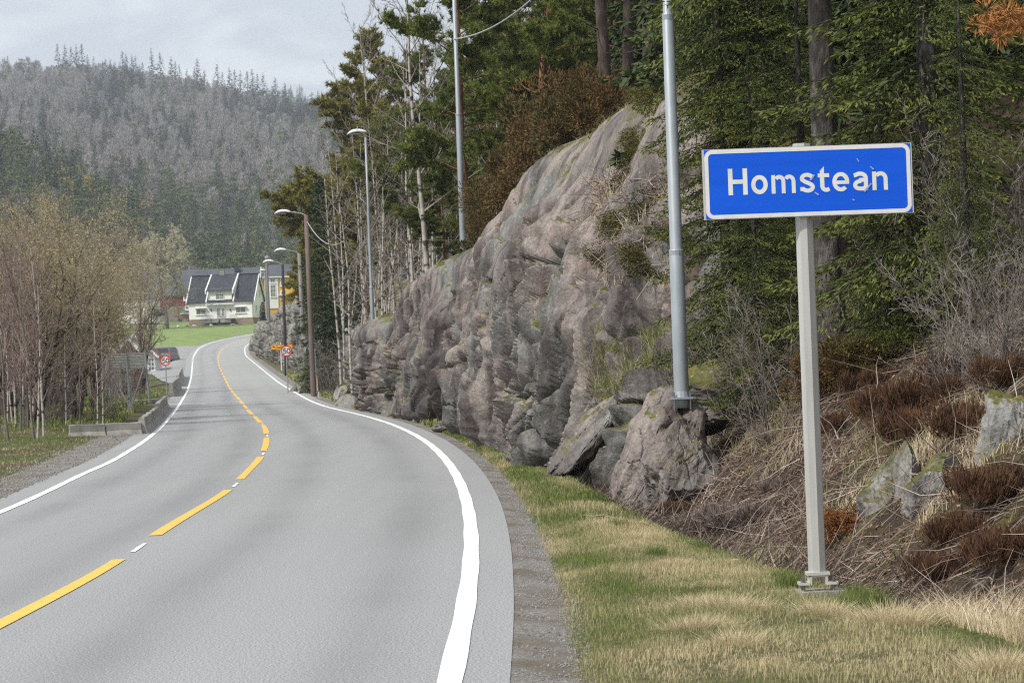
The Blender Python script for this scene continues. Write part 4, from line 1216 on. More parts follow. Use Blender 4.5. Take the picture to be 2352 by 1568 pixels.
pB = at(1043, 90, 73); pA2 = Vector((bA.x + .0, bA.y, 9.0)); pD = at(705, 508, 127)
cable('overhead_cable', 'light grey cable hanging from the slim steel pole up to the right', pB, at(1330, -120, 60), .45, .017, M['cable_grey'])
cable('overhead_cable', 'black cable slung down across the birch wood to the timber lamp pole', pB, at(790, 553, 118), .25, .014, M['cable_black'])
cable('overhead_cable', 'short pale cable sagging from the top of the brown timber lamp pole', pD, at(790, 553, 118), .55, .017, M['cable_grey'])
for i, (x, y0, y1) in enumerate([(729.5, 863, 883), (733, 900, 914)]):
    a = at(x, y1, 125 - i * 4)
    tag(MB().tube([(a.x, a.y, a.z - .3), (a.x - .01, a.y, a.z + (y1 - y0) * .0205)], .02, 8).build('marker_post', M['sign_white'] if i else M['sign_yellow']), ['upper', 'lower'][i] + ' thin marker stake in the stones right of the brown timber pole', 'marker post')


# ------------------------------------------------------------------ concrete barriers
def jersey(label, p0, p1, h, w, seg=1, group='concrete barriers along the left road edge', bevel=True, lean=0):
    p0, p1 = Vector(p0), Vector(p1)
    d = (p1 - p0); L = d.length; ang = math.atan2(d.y, d.x); pitch = math.atan2(d.z, math.hypot(d.x, d.y))
    t = thing('concrete_barrier', label, 'barrier', tuple(p0), (0, 0, ang), group)
    for i in range(seg):
        a, b = L * i / seg + .02, L * (i + 1) / seg - .02
        prof = [(-w / 2, -.25), (w / 2, -.25), (w / 2, .0), (w * .42, h * .12), (w * .24, h * .38), (w * .18, h * .97), (w * .13, h), (-w * .13, h), (-w * .18, h * .97), (-w * .24, h * .38), (-w * .42, h * .12), (-w / 2, 0)]
        n = len(prof); m_ = 9
        V, F = [], []
        for q in range(m_):
            x = a + (b - a) * q / (m_ - 1)
            for (yy, zz) in prof:
                e = .012 * math.sin(x * 7 + yy * 20) * (zz > .05)
                V.append((x + (e if q in (0, m_ - 1) else 0), yy + e, zz + x * math.tan(pitch) + e * .5))
        for q in range(m_ - 1):
            for j in range(n): F.append((q * n + j, q * n + (j + 1) % n, (q + 1) * n + (j + 1) % n, (q + 1) * n + j))
        F.append(tuple(range(n - 1, -1, -1))); F.append(tuple((m_ - 1) * n + j for j in range(n)))
        me = bpy.data.meshes.new('block'); me.from_pydata(V, [], F); me.materials.append(M['concrete']); me.update()
        obj('block', me, t)
    return t


def gpt(x, y, dz=0): p = gp(x, y); p.z += dz; return p


jersey('nearest low concrete barrier, lying across the grass in front of the bare trees', gpt(158, 1004), gpt(325, 996), .30, .30, 2)
jersey('curving concrete barrier along the road edge below the big board', gpt(326, 996), gpt(361, 962), .40, .36, 2)
jersey('rear end of the concrete barrier nearest the blank board posts', gpt(361.5, 961.5), gpt(381, 936), .50, .38, 1)
a = at(272, 944, 118); b = at(366, 936, 122)
jersey('straight concrete wall lying behind the legs of the big board', a, b, .42, .35, 3)
jersey('broken concrete block beside the road behind the left speed limit sign', gpt(393, 911), gpt(411, 893), .75, .42, 1)
jersey('last concrete block before the side road', gpt(409, 888), gpt(418, 866), .8, .42, 1)


# ------------------------------------------------------------------ big sign board seen from behind
def make_board():
    Y = 98.0
    s = Y / FP
    b = at(300, 940, Y)
    t = thing('sign_board', 'large corrugated road sign board seen from behind on steel legs', 'sign board', tuple(b))
    rel = lambda x, y, dy=0: tuple(at(x, y, Y + dy) - b + Vector((0, 0, 0)))
    pc = at(289.5, 829.5, Y) - b
    W, Hh = 92 * s, 37 * s
    n = 6
    for i in range(n):
        z = pc.z - Hh / 2 + Hh * (i + .5) / n
        MB().box((pc.x, 0, z), (W, .02, Hh / n - .012)).box((pc.x, .022, z + Hh / n * .28), (W, .05, Hh / n * .32)).build('panel_rail', M['bracket'], t)
    for i in range(n):
        z = pc.z - Hh / 2 + Hh * (i + 1) / n - .02
        MB().box((pc.x, -.03, z), (W, .045, .022)).build('rib', M['alu'], t)
    for (x0_, y0_, x1_, y1_) in ((246, 812, 258, 951), (289, 811, 301, 938), (333, 809, 343.5, 917)):
        MB().tube([rel(x0_, y0_, -.08), rel(x1_, y1_ + 8, -.08)], .042, 8).build('leg', M['galv'], t)
    for (x0_, y0_, x1_, y1_) in ((250, 850, 299, 936), (331, 843, 301, 936)):
        MB().tube([rel(x0_, y0_, -.16), rel(x1_, y1_, -.9)], .035, 8).build('brace', M['pole_grey'], t)
    MB().box(rel(300, 941, -.9), (.2, .2, .3)).build('footing', M['concrete'], t)


make_board()


# ------------------------------------------------------------------ buildings
def roof_gable(u0, u1, d0, d1, ze, zr, over=.35, th=.12):
    """two roof slabs, ridge along u at depth middle"""
    dm = (d0 + d1) / 2; m = MB()
    for dd in (d0 - over, d1 + over):
        zz = ze - (zr - ze) / (dm - d0) * over
        a, b, c, d = (u0 - over, dd, zz), (u1 + over, dd, zz), (u1 + over, dm, zr), (u0 - over, dm, zr)
        up = [(p[0], p[1], p[2] + th) for p in (a, b, c, d)]
        m.add([a, b, c, d] + up, [(0, 1, 2, 3), (4, 7, 6, 5), (0, 4, 5, 1), (1, 5, 6, 2), (2, 6, 7, 3), (3, 7, 4, 0)])
    return m


def window(parent, u, z, w, h, fm, gm, y=-.02, bars=(1, 0), side=None, fr=.09, sill=True):
    """window on the front (y<0) wall, or on a side wall x=side"""
    f = MB()
    T = (lambda a, b, c, d: f.box(a if side is None else (side + a[1] * -1, a[0], a[2]), b if side is None else (b[1], b[0], b[2])))
    T((u - w / 2, y - .03, z), (fr, .09, h + fr), 0, 0); T((u + w / 2, y - .03, z), (fr, .09, h + fr), 0, 0)
    T((u, y - .03, z + h / 2), (w + fr, .10, fr), 0, 0); T((u, y - .03, z - h / 2), (w + fr, .10, fr), 0, 0)
    fo = f.build('window', fm, parent)
    g_ = MB(); f = g_
    T = (lambda a, b: g_.box(a if side is None else (side + a[1] * -1, a[0], a[2]), b if side is None else (b[1], b[0], b[2])))
    T((u, y, z), (w, .03, h)); g_.build('pane', gm, fo)
    if bars[0] or bars[1]:
        g_ = MB()
        T = (lambda a, b: g_.box(a if side is None else (side + a[1] * -1, a[0], a[2]), b if side is None else (b[1], b[0], b[2])))
        for i in range(bars[0]): T((u - w / 2 + w * (i + 1) / (bars[0] + 1), y - .035, z), (.06, .05, h - .02))
        for i in range(bars[1]): T((u, y - .04, z - h / 2 + h * (i + 1) / (bars[1] + 1)), (w - .02, .05, .06))
        g_.build('glazing_bar', fm, fo)
    if sill:
        g_ = MB()
        T = (lambda a, b: g_.box(a if side is None else (side + a[1] * -1, a[0], a[2]), b if side is None else (b[1], b[0], b[2])))
        T((u, y - .06, z - h / 2 - fr * .9), (w + .35, .16, .06)); g_.build('sill', fm, fo)
    return fo


M['clad_w'] = mat('white_cladding', [(.74, .725, .705), (.82, .805, .785)], scale=1.2, rough=.7, stretch=(.2, .2, 9))
M['trim_w'] = plain('white_trim', (.74, .74, .73), .6)
M['tile'] = mat('dark_roof_tiles', [(.03, .032, .04), (.055, .058, .07)], scale=1.0, rough=.5)
M['slate'] = mat('dark_roof_slate', [(.022, .024, .032), (.035, .037, .046)], scale=.5, rough=.7)
M['slate_g'] = mat('grey_roof_slate', [(.055, .06, .075), (.085, .09, .105)], scale=.5, rough=.7)
M['red_w'] = mat('red_boards', [(.20, .022, .024), (.27, .034, .034)], scale=1, rough=.85, stretch=(8, 8, .3))
M['masonry'] = mat('grey_masonry', [(.16, .145, .125), (.27, .25, .22)], scale=1.2, rough=.95)
M['glass_d'] = plain('dark_glass', (.05, .06, .07), .12, var=.5, scale=.6)
M['glass_c'] = mat('curtained_glass', [(.08, .10, .10), (.28, .32, .31)], scale=1.4, rough=.3)
M['yellow_w'] = plain('yellow_boards', (.62, .34, .05), .8)
M['foundation'] = mat('stone_foundation', [(.17, .12, .085), (.30, .23, .17)], scale=1.0, rough=.95)
M['rust_roof'] = mat('brown_red_roof', [(.13, .06, .045), (.21, .10, .075)], scale=1.3, rough=.85, stretch=(1, 1, 4))
M['door_w'] = plain('brown_door', (.24, .15, .07), .8)
_nt = M['tile'].node_tree      # courses of pantiles
_wv = _nt.nodes.new('ShaderNodeTexWave'); _wv.inputs['Scale'].default_value = 1.6; _wv.bands_direction = 'X'
_w2 = _nt.nodes.new('ShaderNodeTexWave'); _w2.inputs['Scale'].default_value = 1.35; _w2.bands_direction = 'Z'
_tc = _nt.nodes.new('ShaderNodeTexCoord'); _nt.links.new(_tc.outputs['Object'], _wv.inputs[0]); _nt.links.new(_tc.outputs['Object'], _w2.inputs[0])
_ad = _nt.nodes.new('ShaderNodeMath'); _nt.links.new(_wv.outputs['Fac'], _ad.inputs[0]); _nt.links.new(_w2.outputs['Fac'], _ad.inputs[1])
_bp = _nt.nodes.new('ShaderNodeBump'); _bp.inputs['Distance'].default_value = .06; _nt.links.new(_ad.outputs[0], _bp.inputs['Height'])
_nt.links.new(_bp.outputs[0], _nt.nodes['Principled BSDF'].inputs['Normal'])


def make_house():
    Y = 466.0
    o = at(434.8, 734.2, Y)
    t = thing('farmhouse', 'white wooden farmhouse with black tiled roof and a wide dormer above the green field', 'house', tuple(o), (0, 0, R(-9)))
    t.scale = (1.0, 1.0, 1.0)
    k = .00975
    W = 11.55; D = 7.6
    cu_ = lambda cx: (cx - 530) * k
    cz_ = lambda cx, cy: (1170 - 35 * (cx - 530) / 1185 - cy) * k
    he = 3.25; hr = 7.6
    MB().box((W / 2, D / 2, -.85), (W + .1, D + .1, 1.7)).build('foundation', M['foundation'], t)
    w = MB().box((W / 2, D / 2, he / 2), (W, D, he))
    for x_ in (.0, W - .12):
        w.add([(x_, 0, he), (x_, D, he), (x_, D / 2, hr), (x_ + .12, 0, he), (x_ + .12, D, he), (x_ + .12, D / 2, hr)], [(0, 1, 2), (5, 4, 3), (0, 2, 5, 3), (2, 1, 4, 5)])
    w.build('wall', M['clad_w'], t)
    rf = roof_gable(0, W, 0, D, he, hr, .38).build('roof', M['tile'], t)
    da, db = cu_(900), cu_(1330)
    MB().box(((da + db) / 2, .9, (he + 4.95) / 2), (db - da, 1.9, 4.95 - he + .6)).build('dormer_wall', M['clad_w'], t)
    # dormer roof: shallower slab from the ridge out over the dormer front
    z1, z0 = hr + .14, 4.78
    a, b, c, d = (da - .35, -.55, z0), (db + .35, -.55, z0), (db + .35, D / 2, z1), (da - .35, D / 2, z1)
    m_ = MB().add([a, b, c, d] + [(p[0], p[1], p[2] + .12) for p in (a, b, c, d)], [(0, 1, 2, 3), (4, 7, 6, 5), (0, 4, 5, 1), (1, 5, 6, 2), (2, 6, 7, 3), (3, 7, 4, 0)])
    m_.build('dormer_roof', M['tile'], t)
    for xx in (da - .35, db + .35):
        MB().add([(xx - .1, -.58, z0 - .45), (xx + .1, -.58, z0 - .45), (xx + .1, D / 2, z1 - .1), (xx - .1, D / 2, z1 - .1), (xx - .1, -.58, z0 + .16), (xx + .1, -.58, z0 + .16), (xx + .1, D / 2, z1 + .2), (xx - .1, D / 2, z1 + .2)],
                 [(0, 3, 2, 1), (4, 5, 6, 7), (0, 1, 5, 4), (1, 2, 6, 5), (2, 3, 7, 6), (3, 0, 4, 7)]).build('dormer_side', M['trim_w'], t)
        q = -.38 * (hr - he) / (D / 2)
        MB().add([(xx - .1, -.42, he + q + .02), (xx + .1, -.42, he + q + .02), (xx + .1, D / 2, hr + .02), (xx - .1, D / 2, hr + .02), (xx - .1, -.42, he + q + .3), (xx + .1, -.42, he + q + .3), (xx + .1, D / 2, hr + .3), (xx - .1, D / 2, hr + .3)],
                 [(0, 3, 2, 1), (4, 5, 6, 7), (0, 1, 5, 4), (1, 2, 6, 5), (2, 3, 7, 6), (3, 0, 4, 7)]).build('barge_board', M['trim_w'], t)
    for xx in (-.38, W + .38):
        for dd, s_ in ((-.38, 1), (D + .38, -1)):
            q = he - .38 * (hr - he) / (D / 2)
            MB().add([(xx - .07, dd, q - .1), (xx + .07, dd, q - .1), (xx + .07, D / 2, hr - .1), (xx - .07, D / 2, hr - .1), (xx - .07, dd, q + .19), (xx + .07, dd, q + .19), (xx + .07, D / 2, hr + .19), (xx - .07, D / 2, hr + .19)],
                     [(0, 3, 2, 1), (4, 5, 6, 7), (0, 1, 5, 4), (1, 2, 6, 5), (2, 3, 7, 6), (3, 0, 4, 7)]).build('barge_board', M['trim_w'], t)
    MB().box((W / 2, D / 2, hr + .16), (W + .8, .3, .12)).build('ridge', M['tile'], t)
    ch = MB().box((cu_(1060), D / 2 + .1, hr + .5), (.85, .7, 1.2)).build('chimney', M['masonry'], t)
    MB().box((cu_(1060), D / 2 + .1, hr + 1.14), (1.0, .85, .12)).build('chimney_cap', M['masonry'], ch)
    window(t, cu_(755), cz_(755, 1030), 1.75, .95, M['trim_w'], M['glass_c'])
    window(t, cu_(1490), cz_(1490, 1004), 1.8, .95, M['trim_w'], M['glass_c'])
    window(t, cu_(1113), cz_(1113, 760), 1.5, .95, M['trim_w'], M['glass_c'], y=-.07)
    for xx in (1078, 1165):
        d_ = window(t, cu_(xx), cz_(xx, 1040), .58, 1.45, M['trim_w'], M['glass_d'], bars=(1, 3), sill=False, fr=.14)
    for xx, zz in ((1112, 912),):
        MB().box((cu_(xx), -.35, cz_(xx, 905)), (5.0, .75, .12), rx=R(-14)).build('awning', M['trim_w'], t)
    for xx, zz in ((755, 965), (1490, 942)):
        MB().box((cu_(xx), -.25, cz_(xx, zz)), (2.1, .5, .16), rx=R(-14)).build('awning', M['trim_w'], t)
    for xx in (943, 1298):
        MB().box((cu_(xx), -.08, cz_(xx, 1000)), (.16, .16, .4)).build('wall_lamp', M['sign_black'], t)
    for dd, zz, hh_ in ((2.3, 4.3, 1.15), (4.9, 4.35, 1.1), (3.8, 6.1, .6), (2.2, 1.6, 1.0), (5.0, 1.7, 1.0)):
        window(t, dd, zz, .7, hh_, M['trim_w'], M['glass_c'], side=W + .02, bars=(0, 0))
    MB().box((cu_(1080), -1.0, -.12), (5.9, 1.9, .14)).build('terrace_deck', M['masonry'], t)
    for a_, b_ in ((805, 990), (1160, 1350)):
        MB().box((cu_((a_ + b_) / 2), -1.9, -.5), ((b_ - a_) * k, .3, .55)).build('terrace_wall', M['concrete'], t)
    for i in range(4): MB().box((cu_(1072), -2.0 - .0 * i, -.25 - .14 * i), (1.3, .3 + .5 * i, .13)).build('step', M['concrete'], t)
    rl = MB()
    for a_, b_ in ((805, 1035), (1330, 1465)):
        n = 8
        for i in range(n + 1): rl.tube([(cu_(a_ + (b_ - a_) * i / n), -1.85, -.05), (cu_(a_ + (b_ - a_) * i / n), -1.85, .55)], .02, 4)
        rl.tube([(cu_(a_), -1.85, .55), (cu_(b_), -1.85, .55)], .03, 4)
    rl.build('railing', M['galv'], t)['kind'] = 'stuff'
    for xx in (W - .02,):
        MB().tube([(xx, -.12, -.3), (xx, -.12, he - .2)], .05, 6).build('downpipe', M['sign_black'], t)


make_house()


def make_barn():
    Y = 500.0; k = .12695 * Y / FP
    o = at(388, 735, Y)
    t = thing('barn', 'long barn with red boards over grey masonry and a huge slate roof behind the farmhouse', 'barn', tuple(o), (0, 0, R(2.5)))
    x0, x1, D = -4.5, (1790 - 165) * k, 12
    he, hr = (1185 - 720) * k, (1150 - 262) * k + .2
    MB().box(((x0 + x1) / 2, D / 2, 1.0), (x1 - x0, D, 4.0)).build('masonry_wall', M['masonry'], t)
    z2 = (1185 - 930) * k
    MB().box(((x0 + x1) / 2, D / 2, (z2 + he) / 2 + .05), (x1 - x0 + .12, D + .12, he - z2 + .1)).build('board_wall', M['red_w'], t)
    g_ = MB()
    for x_ in (x0 - .06, x1 - .06):
        g_.add([(x_, 0, he), (x_, D, he), (x_, D / 2, hr), (x_ + .12, 0, he), (x_ + .12, D, he), (x_ + .12, D / 2, hr)], [(0, 1, 2), (5, 4, 3), (0, 2, 5, 3), (2, 1, 4, 5)])
    g_.build('gable', M['red_w'], t)
    roof_gable(x0, x1, 0, D, he, hr, .4).build('roof', M['slate_g'], t)
    for s_ in (-1, 1):
        MB().box((x1 + .42, D / 2 + s_ * D * .26, (he + hr) / 2 + .02), (.1, math.hypot(D / 2, hr - he) + .3, .3), rx=s_ * -math.atan2(hr - he, D / 2)).build('barge_board', M['trim_w'], t)
    MB().box(((1395 - 165) * k, D * .42, hr - .1), (.9, .8, 1.0)).build('roof_vent', M['slate'], t)
    window(t, (490 - 165) * k, (1185 - 785) * k, .85, 1.0, M['trim_w'], M['glass_d'], y=-.1, bars=(1, 1), fr=.25)
    window(t, (500 - 165) * k, (1185 - 975) * k, .6, .7, M['trim_w'], M['glass_d'], y=-.03, fr=.2)
    MB().box(((295 - 165) * k, -.05, (1185 - 1035) * k), (.85, .12, 1.85)).build('door', M['door_w'], t)
    MB().box(((265 - 165) * k, -.6, .05), (1.6, 1.2, .9)).build('ramp', M['masonry'], t)


make_barn()


def make_yellow():
    Y = 520.0; k = .12695 * Y / FP
    o = at(608, 702, Y)
    t = thing('yellow_house', 'yellow house with a tall white framed stair window and grey hipped roof beside the pole', 'house', tuple(o), (0, 0, R(3)))
    W, D, he = 7.2, 8.0, (905 - 390) * k
    MB().box((W / 2, D / 2, he / 2 - 1), (W, D, he + 2)).build('wall', M['yellow_w'], t)
    MB().add([(-.4, -.4, he), (W + .4, -.4, he), (W + .4, D + .4, he), (-.4, D + .4, he), (1.1, D / 2, he + 2.5), (W - 1.1, D / 2, he + 2.5)], [(0, 1, 5, 4), (1, 2, 5), (2, 3, 4, 5), (3, 0, 4), (0, 3, 2, 1)]).build('roof', M['slate_g'], t)
    MB().box((W / 2, -.45, he - .04), (W + .9, .12, .2)).build('fascia', M['trim_w'], t)
    MB().box((1.75, -.06, he * .42), (1.95, .16, he * 1.05)).build('panel', M['trim_w'], t)
    window(t, 1.75, he - .75, .95, .75, M['trim_w'], M['glass_c'], y=-.16, bars=(1, 0))
    window(t, 1.75, he - 2.75, 1.0, 2.4, M['trim_w'], M['glass_c'], y=-.16, bars=(1, 2))
    window(t, 3.6, he - 1.0, .7, 1.6, M['trim_w'], M['glass_c'], y=-.03, bars=(1, 1), fr=.18)
    window(t, 3.6, he - 3.6, .7, 1.6, M['trim_w'], M['glass_c'], y=-.03, bars=(1, 1), fr=.18)
    MB().box((3.9, -.8, he * .35), (2.2, 1.5, .15)).build('porch_roof', M['trim_w'], t)


make_yellow()


def simple_shed(name, label, cat, px, py, Y, rz, W, D, he, hr, wallm, roofm, ridge_u=True, wins=(), sink=1.5):
    o = at(px, py, Y)
    t = thing(name, label, cat, tuple(o), (0, 0, rz))
    MB().box((W / 2, D / 2, (he - sink) / 2), (W, D, he + sink)).build('wall', wallm, t)
    if ridge_u:
        g_ = MB()
        for x_ in (0, W - .1):
            g_.add([(x_, 0, he), (x_, D, he), (x_, D / 2, hr), (x_ + .1, 0, he), (x_ + .1, D, he), (x_ + .1, D / 2, hr)], [(0, 1, 2), (5, 4, 3), (0, 2, 5, 3), (2, 1, 4, 5)])
        g_.build('gable', wallm, t)
        roof_gable(0, W, 0, D, he, hr, .3).build('roof', roofm, t)
    else:
        g_ = MB()
        for y_ in (0, D - .1):
            g_.add([(0, y_, he), (W, y_, he), (W / 2, y_, hr), (0, y_ + .1, he), (W, y_ + .1, he), (W / 2, y_ + .1, hr)], [(0, 1, 2), (5, 4, 3), (0, 2, 5, 3), (2, 1, 4, 5)])
        g_.build('gable', wallm, t)
        r_ = MB(); ov = .3
        for s_ in (0, 1):
            xe = -ov if s_ == 0 else W + ov; q = he - (hr - he) / (W / 2) * ov
            a, b, c, d = (xe, -ov, q), (xe, D + ov, q), (W / 2, D + ov, hr), (W / 2, -ov, hr)
            r_.add([a, b, c, d] + [(p[0], p[1], p[2] + .1) for p in (a, b, c, d)], [(0, 1, 2, 3), (4, 7, 6, 5), (0, 4, 5, 1), (1, 5, 6, 2), (2, 6, 7, 3), (3, 7, 4, 0)])
            L_ = math.hypot(W / 2 + ov, hr - q)
            MB().box(((xe + W / 2) / 2, -ov - .05, (q + hr) / 2 + .06), (L_, .06, .2), ry=math.atan2(hr - q, (xe - W / 2)) if False else (1 if s_ else -1) * math.atan2(hr - q, W / 2 + ov)).build('barge_board', M['trim_w'], t)
        r_.build('roof', roofm, t)
    for w_ in wins: window(t, *w_)
    return t


sh = simple_shed('roadside_house', 'small white roadside house with brown red roof, half hidden behind the dark tree trunk', 'house', 262, 880, 250, R(4), 97 * 250 / FP, 9, 61 * 250 / FP, 108 * 250 / FP, M['clad_w'], M['rust_roof'], False,
                 wins=((3.55, 1.65, .55, 1.15, M['trim_w'], M['glass_c'], -.02, (1, 2)), (1.0, 1.65, .8, 1.15, M['trim_w'], M['glass_c'], -.02, (1, 2))))
simple_shed('red_shed', 'dark red shed with pale concrete front seen between the legs of the big board', 'shed', 262, 905, 190, R(10), 2.2, 4, 2.6, 3.9, M['red_w'], M['rust_roof'], False)
o = at(262, 903, 189.5)
tag(MB().box((.55, -.5, 1.0), (1.5, .3, 3.2)).build('retaining_wall', M['masonry'], loc=tuple(o)), 'pale grey concrete wall in front of the dark red shed', 'wall')
simple_shed('garage', 'white garage glimpsed through bare twigs left of the barn', 'garage', 288, 725, 480, R(0), 5.5, 6, 3.0, 4.6, M['clad_w'], M['slate_g'], True)
simple_shed('white_barn', 'white farm building with grey roof seen through twigs at the far left', 'building', 190, 732, 485, R(0), 8.5, 7, 3.4, 5.4, M['clad_w'], M['slate_g'], True)


def make_van():
    Y = 292.0
    o = at(375, 861, Y); o.z = float(left(np.array([o.x]), np.array([Y]))[0]) + .08
    t = thing('parked_van', 'grey van parked beside the roadside house with its rear towards us', 'van', tuple(o), (0, 0, R(-6)))
    body = plain('van_grey', (.24, .25, .26), .35, .3)
    prof = [(-.88, .30), (.88, .30), (.93, .55), (.92, 1.0), (.86, 1.15), (.78, 1.72), (.68, 1.86), (-.68, 1.86), (-.78, 1.72), (-.86, 1.15), (-.92, 1.0), (-.93, .55)]
    n = len(prof); V, F = [], []
    for (y, sx, sz) in ((-.05, .96, .97), (.05, 1, 1), (3.2, 1, 1), (3.9, .98, .86), (4.3, .96, .6), (4.7, .9, .5)):
        for (a, b) in prof: V.append((a * sx, y, .3 + (b - .3) * sz))
    for q in range(5):
        for j in range(n): F.append((q * n + j, q * n + (j + 1) % n, (q + 1) * n + (j + 1) % n, (q + 1) * n + j))
    F.append(tuple(range(n - 1, -1, -1))); F.append(tuple(5 * n + j for j in range(n)))
    me = bpy.data.meshes.new('body'); me.from_pydata(V, [], F); me.materials.append(body); me.update(); obj('body', me, t)
    flat('rear_window', [([(-.72, 1.18), (.72, 1.18), (.66, 1.68), (-.66, 1.68)], [(0, 1, 2, 3)])], M['glass_d'], t, -.075)
    flat('side_stripe', [([(-.85, .98), (.2, .98), (.2, 1.08), (-.85, 1.08)], [(0, 1, 2, 3)])], plain('van_teal', (.15, .45, .38), .5), t, -.08)
    MB().box((0, -.12, .42), (1.84, .16, .22), bev=.04).build('bumper', M['sign_black'], t)
    MB().box((0, -.21, .62), (.52, .02, .12)).build('number_plate', M['sign_white'], t)
    for s_ in (-1, 1):
        MB().box((s_ * .84, -.06, 1.0), (.12, .06, .5)).build('tail_light', M['sign_red'], t)
        for y in (.75, 3.8):
            w_ = MB().tube([(s_ * .72, y, .31), (s_ * .92, y, .31)], .31, 18).build('wheel', M['sign_black'], t)
            MB().tube([(s_ * .90, y, .31), (s_ * .93, y, .31)], .18, 12).build('rim', M['galv'], w_)


make_van()


def make_car():
    Y = 470.0
    o = at(364, 728, Y)
    t = thing('parked_car', 'dark car parked left of the big tree in the farmyard', 'car', tuple(o), (0, 0, R(80)))
    body = plain('car_dark', (.02, .025, .035), .3, .2)
    sec = [(-2.1, .45, .7, .72), (-1.9, .28, .85, .84), (-1.1, .25, .92, .88), (-.6, .25, 1.35, .86), (.6, .25, 1.42, .86), (1.5, .25, 1.05, .86), (2.0, .28, .85, .84), (2.1, .45, .7, .75)]
    V, F = [], []
    for (x, zl, zh, w_) in sec:
        for (a, z) in ((-w_, zl), (w_, zl), (w_, .8 if zh > .8 else zh), (w_ * .72, zh), (-w_ * .72, zh), (-w_, .8 if zh > .8 else zh)): V.append((x, a, z))
    for q in range(len(sec) - 1):
        for j in range(6): F.append((q * 6 + j, q * 6 + (j + 1) % 6, (q + 1) * 6 + (j + 1) % 6, (q + 1) * 6 + j))
    F.append((5, 4, 3, 2, 1, 0)); F.append(tuple((len(sec) - 1) * 6 + j for j in range(6)))
    me = bpy.data.meshes.new('body'); me.from_pydata(V, [], F); me.materials.append(body); me.update(); obj('body', me, t)
    MB().box((0, 0, 1.12), (1.9, 1.48, .34)).build('glass', M['glass_d'], t)
    for x in (-1.35, 1.35):
        for s_ in (-1, 1): MB().tube([(x, s_ * .7, .31), (x, s_ * .88, .31)], .31, 14).build('wheel', M['sign_black'], t)


make_car()
o = at(425, 738, 462)
t = thing('farm_trailer', 'small brown covered trailer with pale lid at the corner of the farmhouse', 'trailer', tuple(o))
MB().box((0, 0, .85), (1.25, 1.8, .8)).build('body', plain('trailer_brown', (.22, .12, .09), .8), t)
MB().box((0, 0, 1.38), (1.4, 2.0, .26), bev=.1).build('lid', M['trim_w'], t)
for s_ in (-1, 1):
    MB().tube([(s_ * .5, 0, .3), (s_ * .62, 0, .3)], .3, 12).build('wheel', M['sign_black'], t)
for i in range(11):
    x = 350 + i * 20 + random.uniform(-6, 6)
    o = at(x, 746 + random.uniform(-2, 2), 461)
    tag(obj('field_stone', rock_mesh('field_stone', M['sign_white'] if i % 2 else M['rock2'], 80 + i, (random.uniform(.25, .6), .4, .18), 10), loc=(o.x, o.y, float(H(o.x, o.y)) + .05)), 'pale stone or withered tuft in the row below the farmhouse', 'stone', 'pale stones below the farmhouse')


# ------------------------------------------------------------------ trees: bare trees
def bare_segments(seed, h, r0, lean=(0, 0), first=.35, nb=9, ang=(25, 55), lenf=.45, levels=4, up=.25, wig=.12, multi=1, twigs=5, curve=.0, taper=.75, minr=.006, dome=0.0):
    r = random.Random(seed)
    S = []

    def grow(p, d, L, rad, lev, n):
        q = Vector(p); dd = Vector(d).normalized(); st = []
        for i in range(n):
            wg = wig * (.45 if lev == 0 else 1)
            dd = (dd + Vector((r.gauss(0, wg), r.gauss(0, wg), r.gauss(0, wg * .6) + up * (.35 if lev else .05)))).normalized()
            e = q + dd * (L / n)
            ra, rb = rad * (1 - taper * i / n), rad * (1 - taper * (i + 1) / n)
            S.append((tuple(q), tuple(e), max(ra, minr), max(rb, minr * .7), lev))
            st.append((q.copy(), e.copy(), dd.copy(), ra)); q = e
        return st

    def sub(st, L, lev):
        if lev > levels: return
        cnt = nb if lev == 1 else (twigs + (2 if lev == 2 else 0))
        for k in range(cnt):
            f = (first if lev == 1 else .15) + (1 - (first if lev == 1 else .15)) * (k + r.random()) / cnt
            i = min(len(st) - 1, int(f * len(st))); a, b, d, ra = st[i]
            p = a.lerp(b, (f * len(st)) % 1.0)
            ax = Vector((r.gauss(0, 1), r.gauss(0, 1), r.gauss(0, 1))); ax = ax - d * ax.dot(d)
            if ax.length < .01: continue
            ax.normalize(); t = R(r.uniform(*ang))
            nd = d * math.cos(t) + ax * math.sin(t)
            LL = L * lenf * r.uniform(.6, 1.15) * (1.15 - (.55 - dome) * f)
            s2 = grow(p, nd, LL, max(ra * .55, minr), lev, {1: 6, 2: 4, 3: 3}.get(lev, 2))
            sub(s2, LL, lev + 1)
    for m_ in range(multi):
        d = Vector((lean[0] + (r.gauss(0, .22) if multi > 1 else 0), lean[1] + (r.gauss(0, .2) if multi > 1 else 0), 1))
        hh_ = h * (1 if m_ == 0 else r.uniform(.75, 1))
        st = grow((r.gauss(0, .12) * (multi > 1), r.gauss(0, .12) * (multi > 1), -.4), d, hh_ + .4, r0 * (1 if m_ == 0 else r.uniform(.6, .9)), 0, 14)
        sub(st, hh_, 1)
    return S


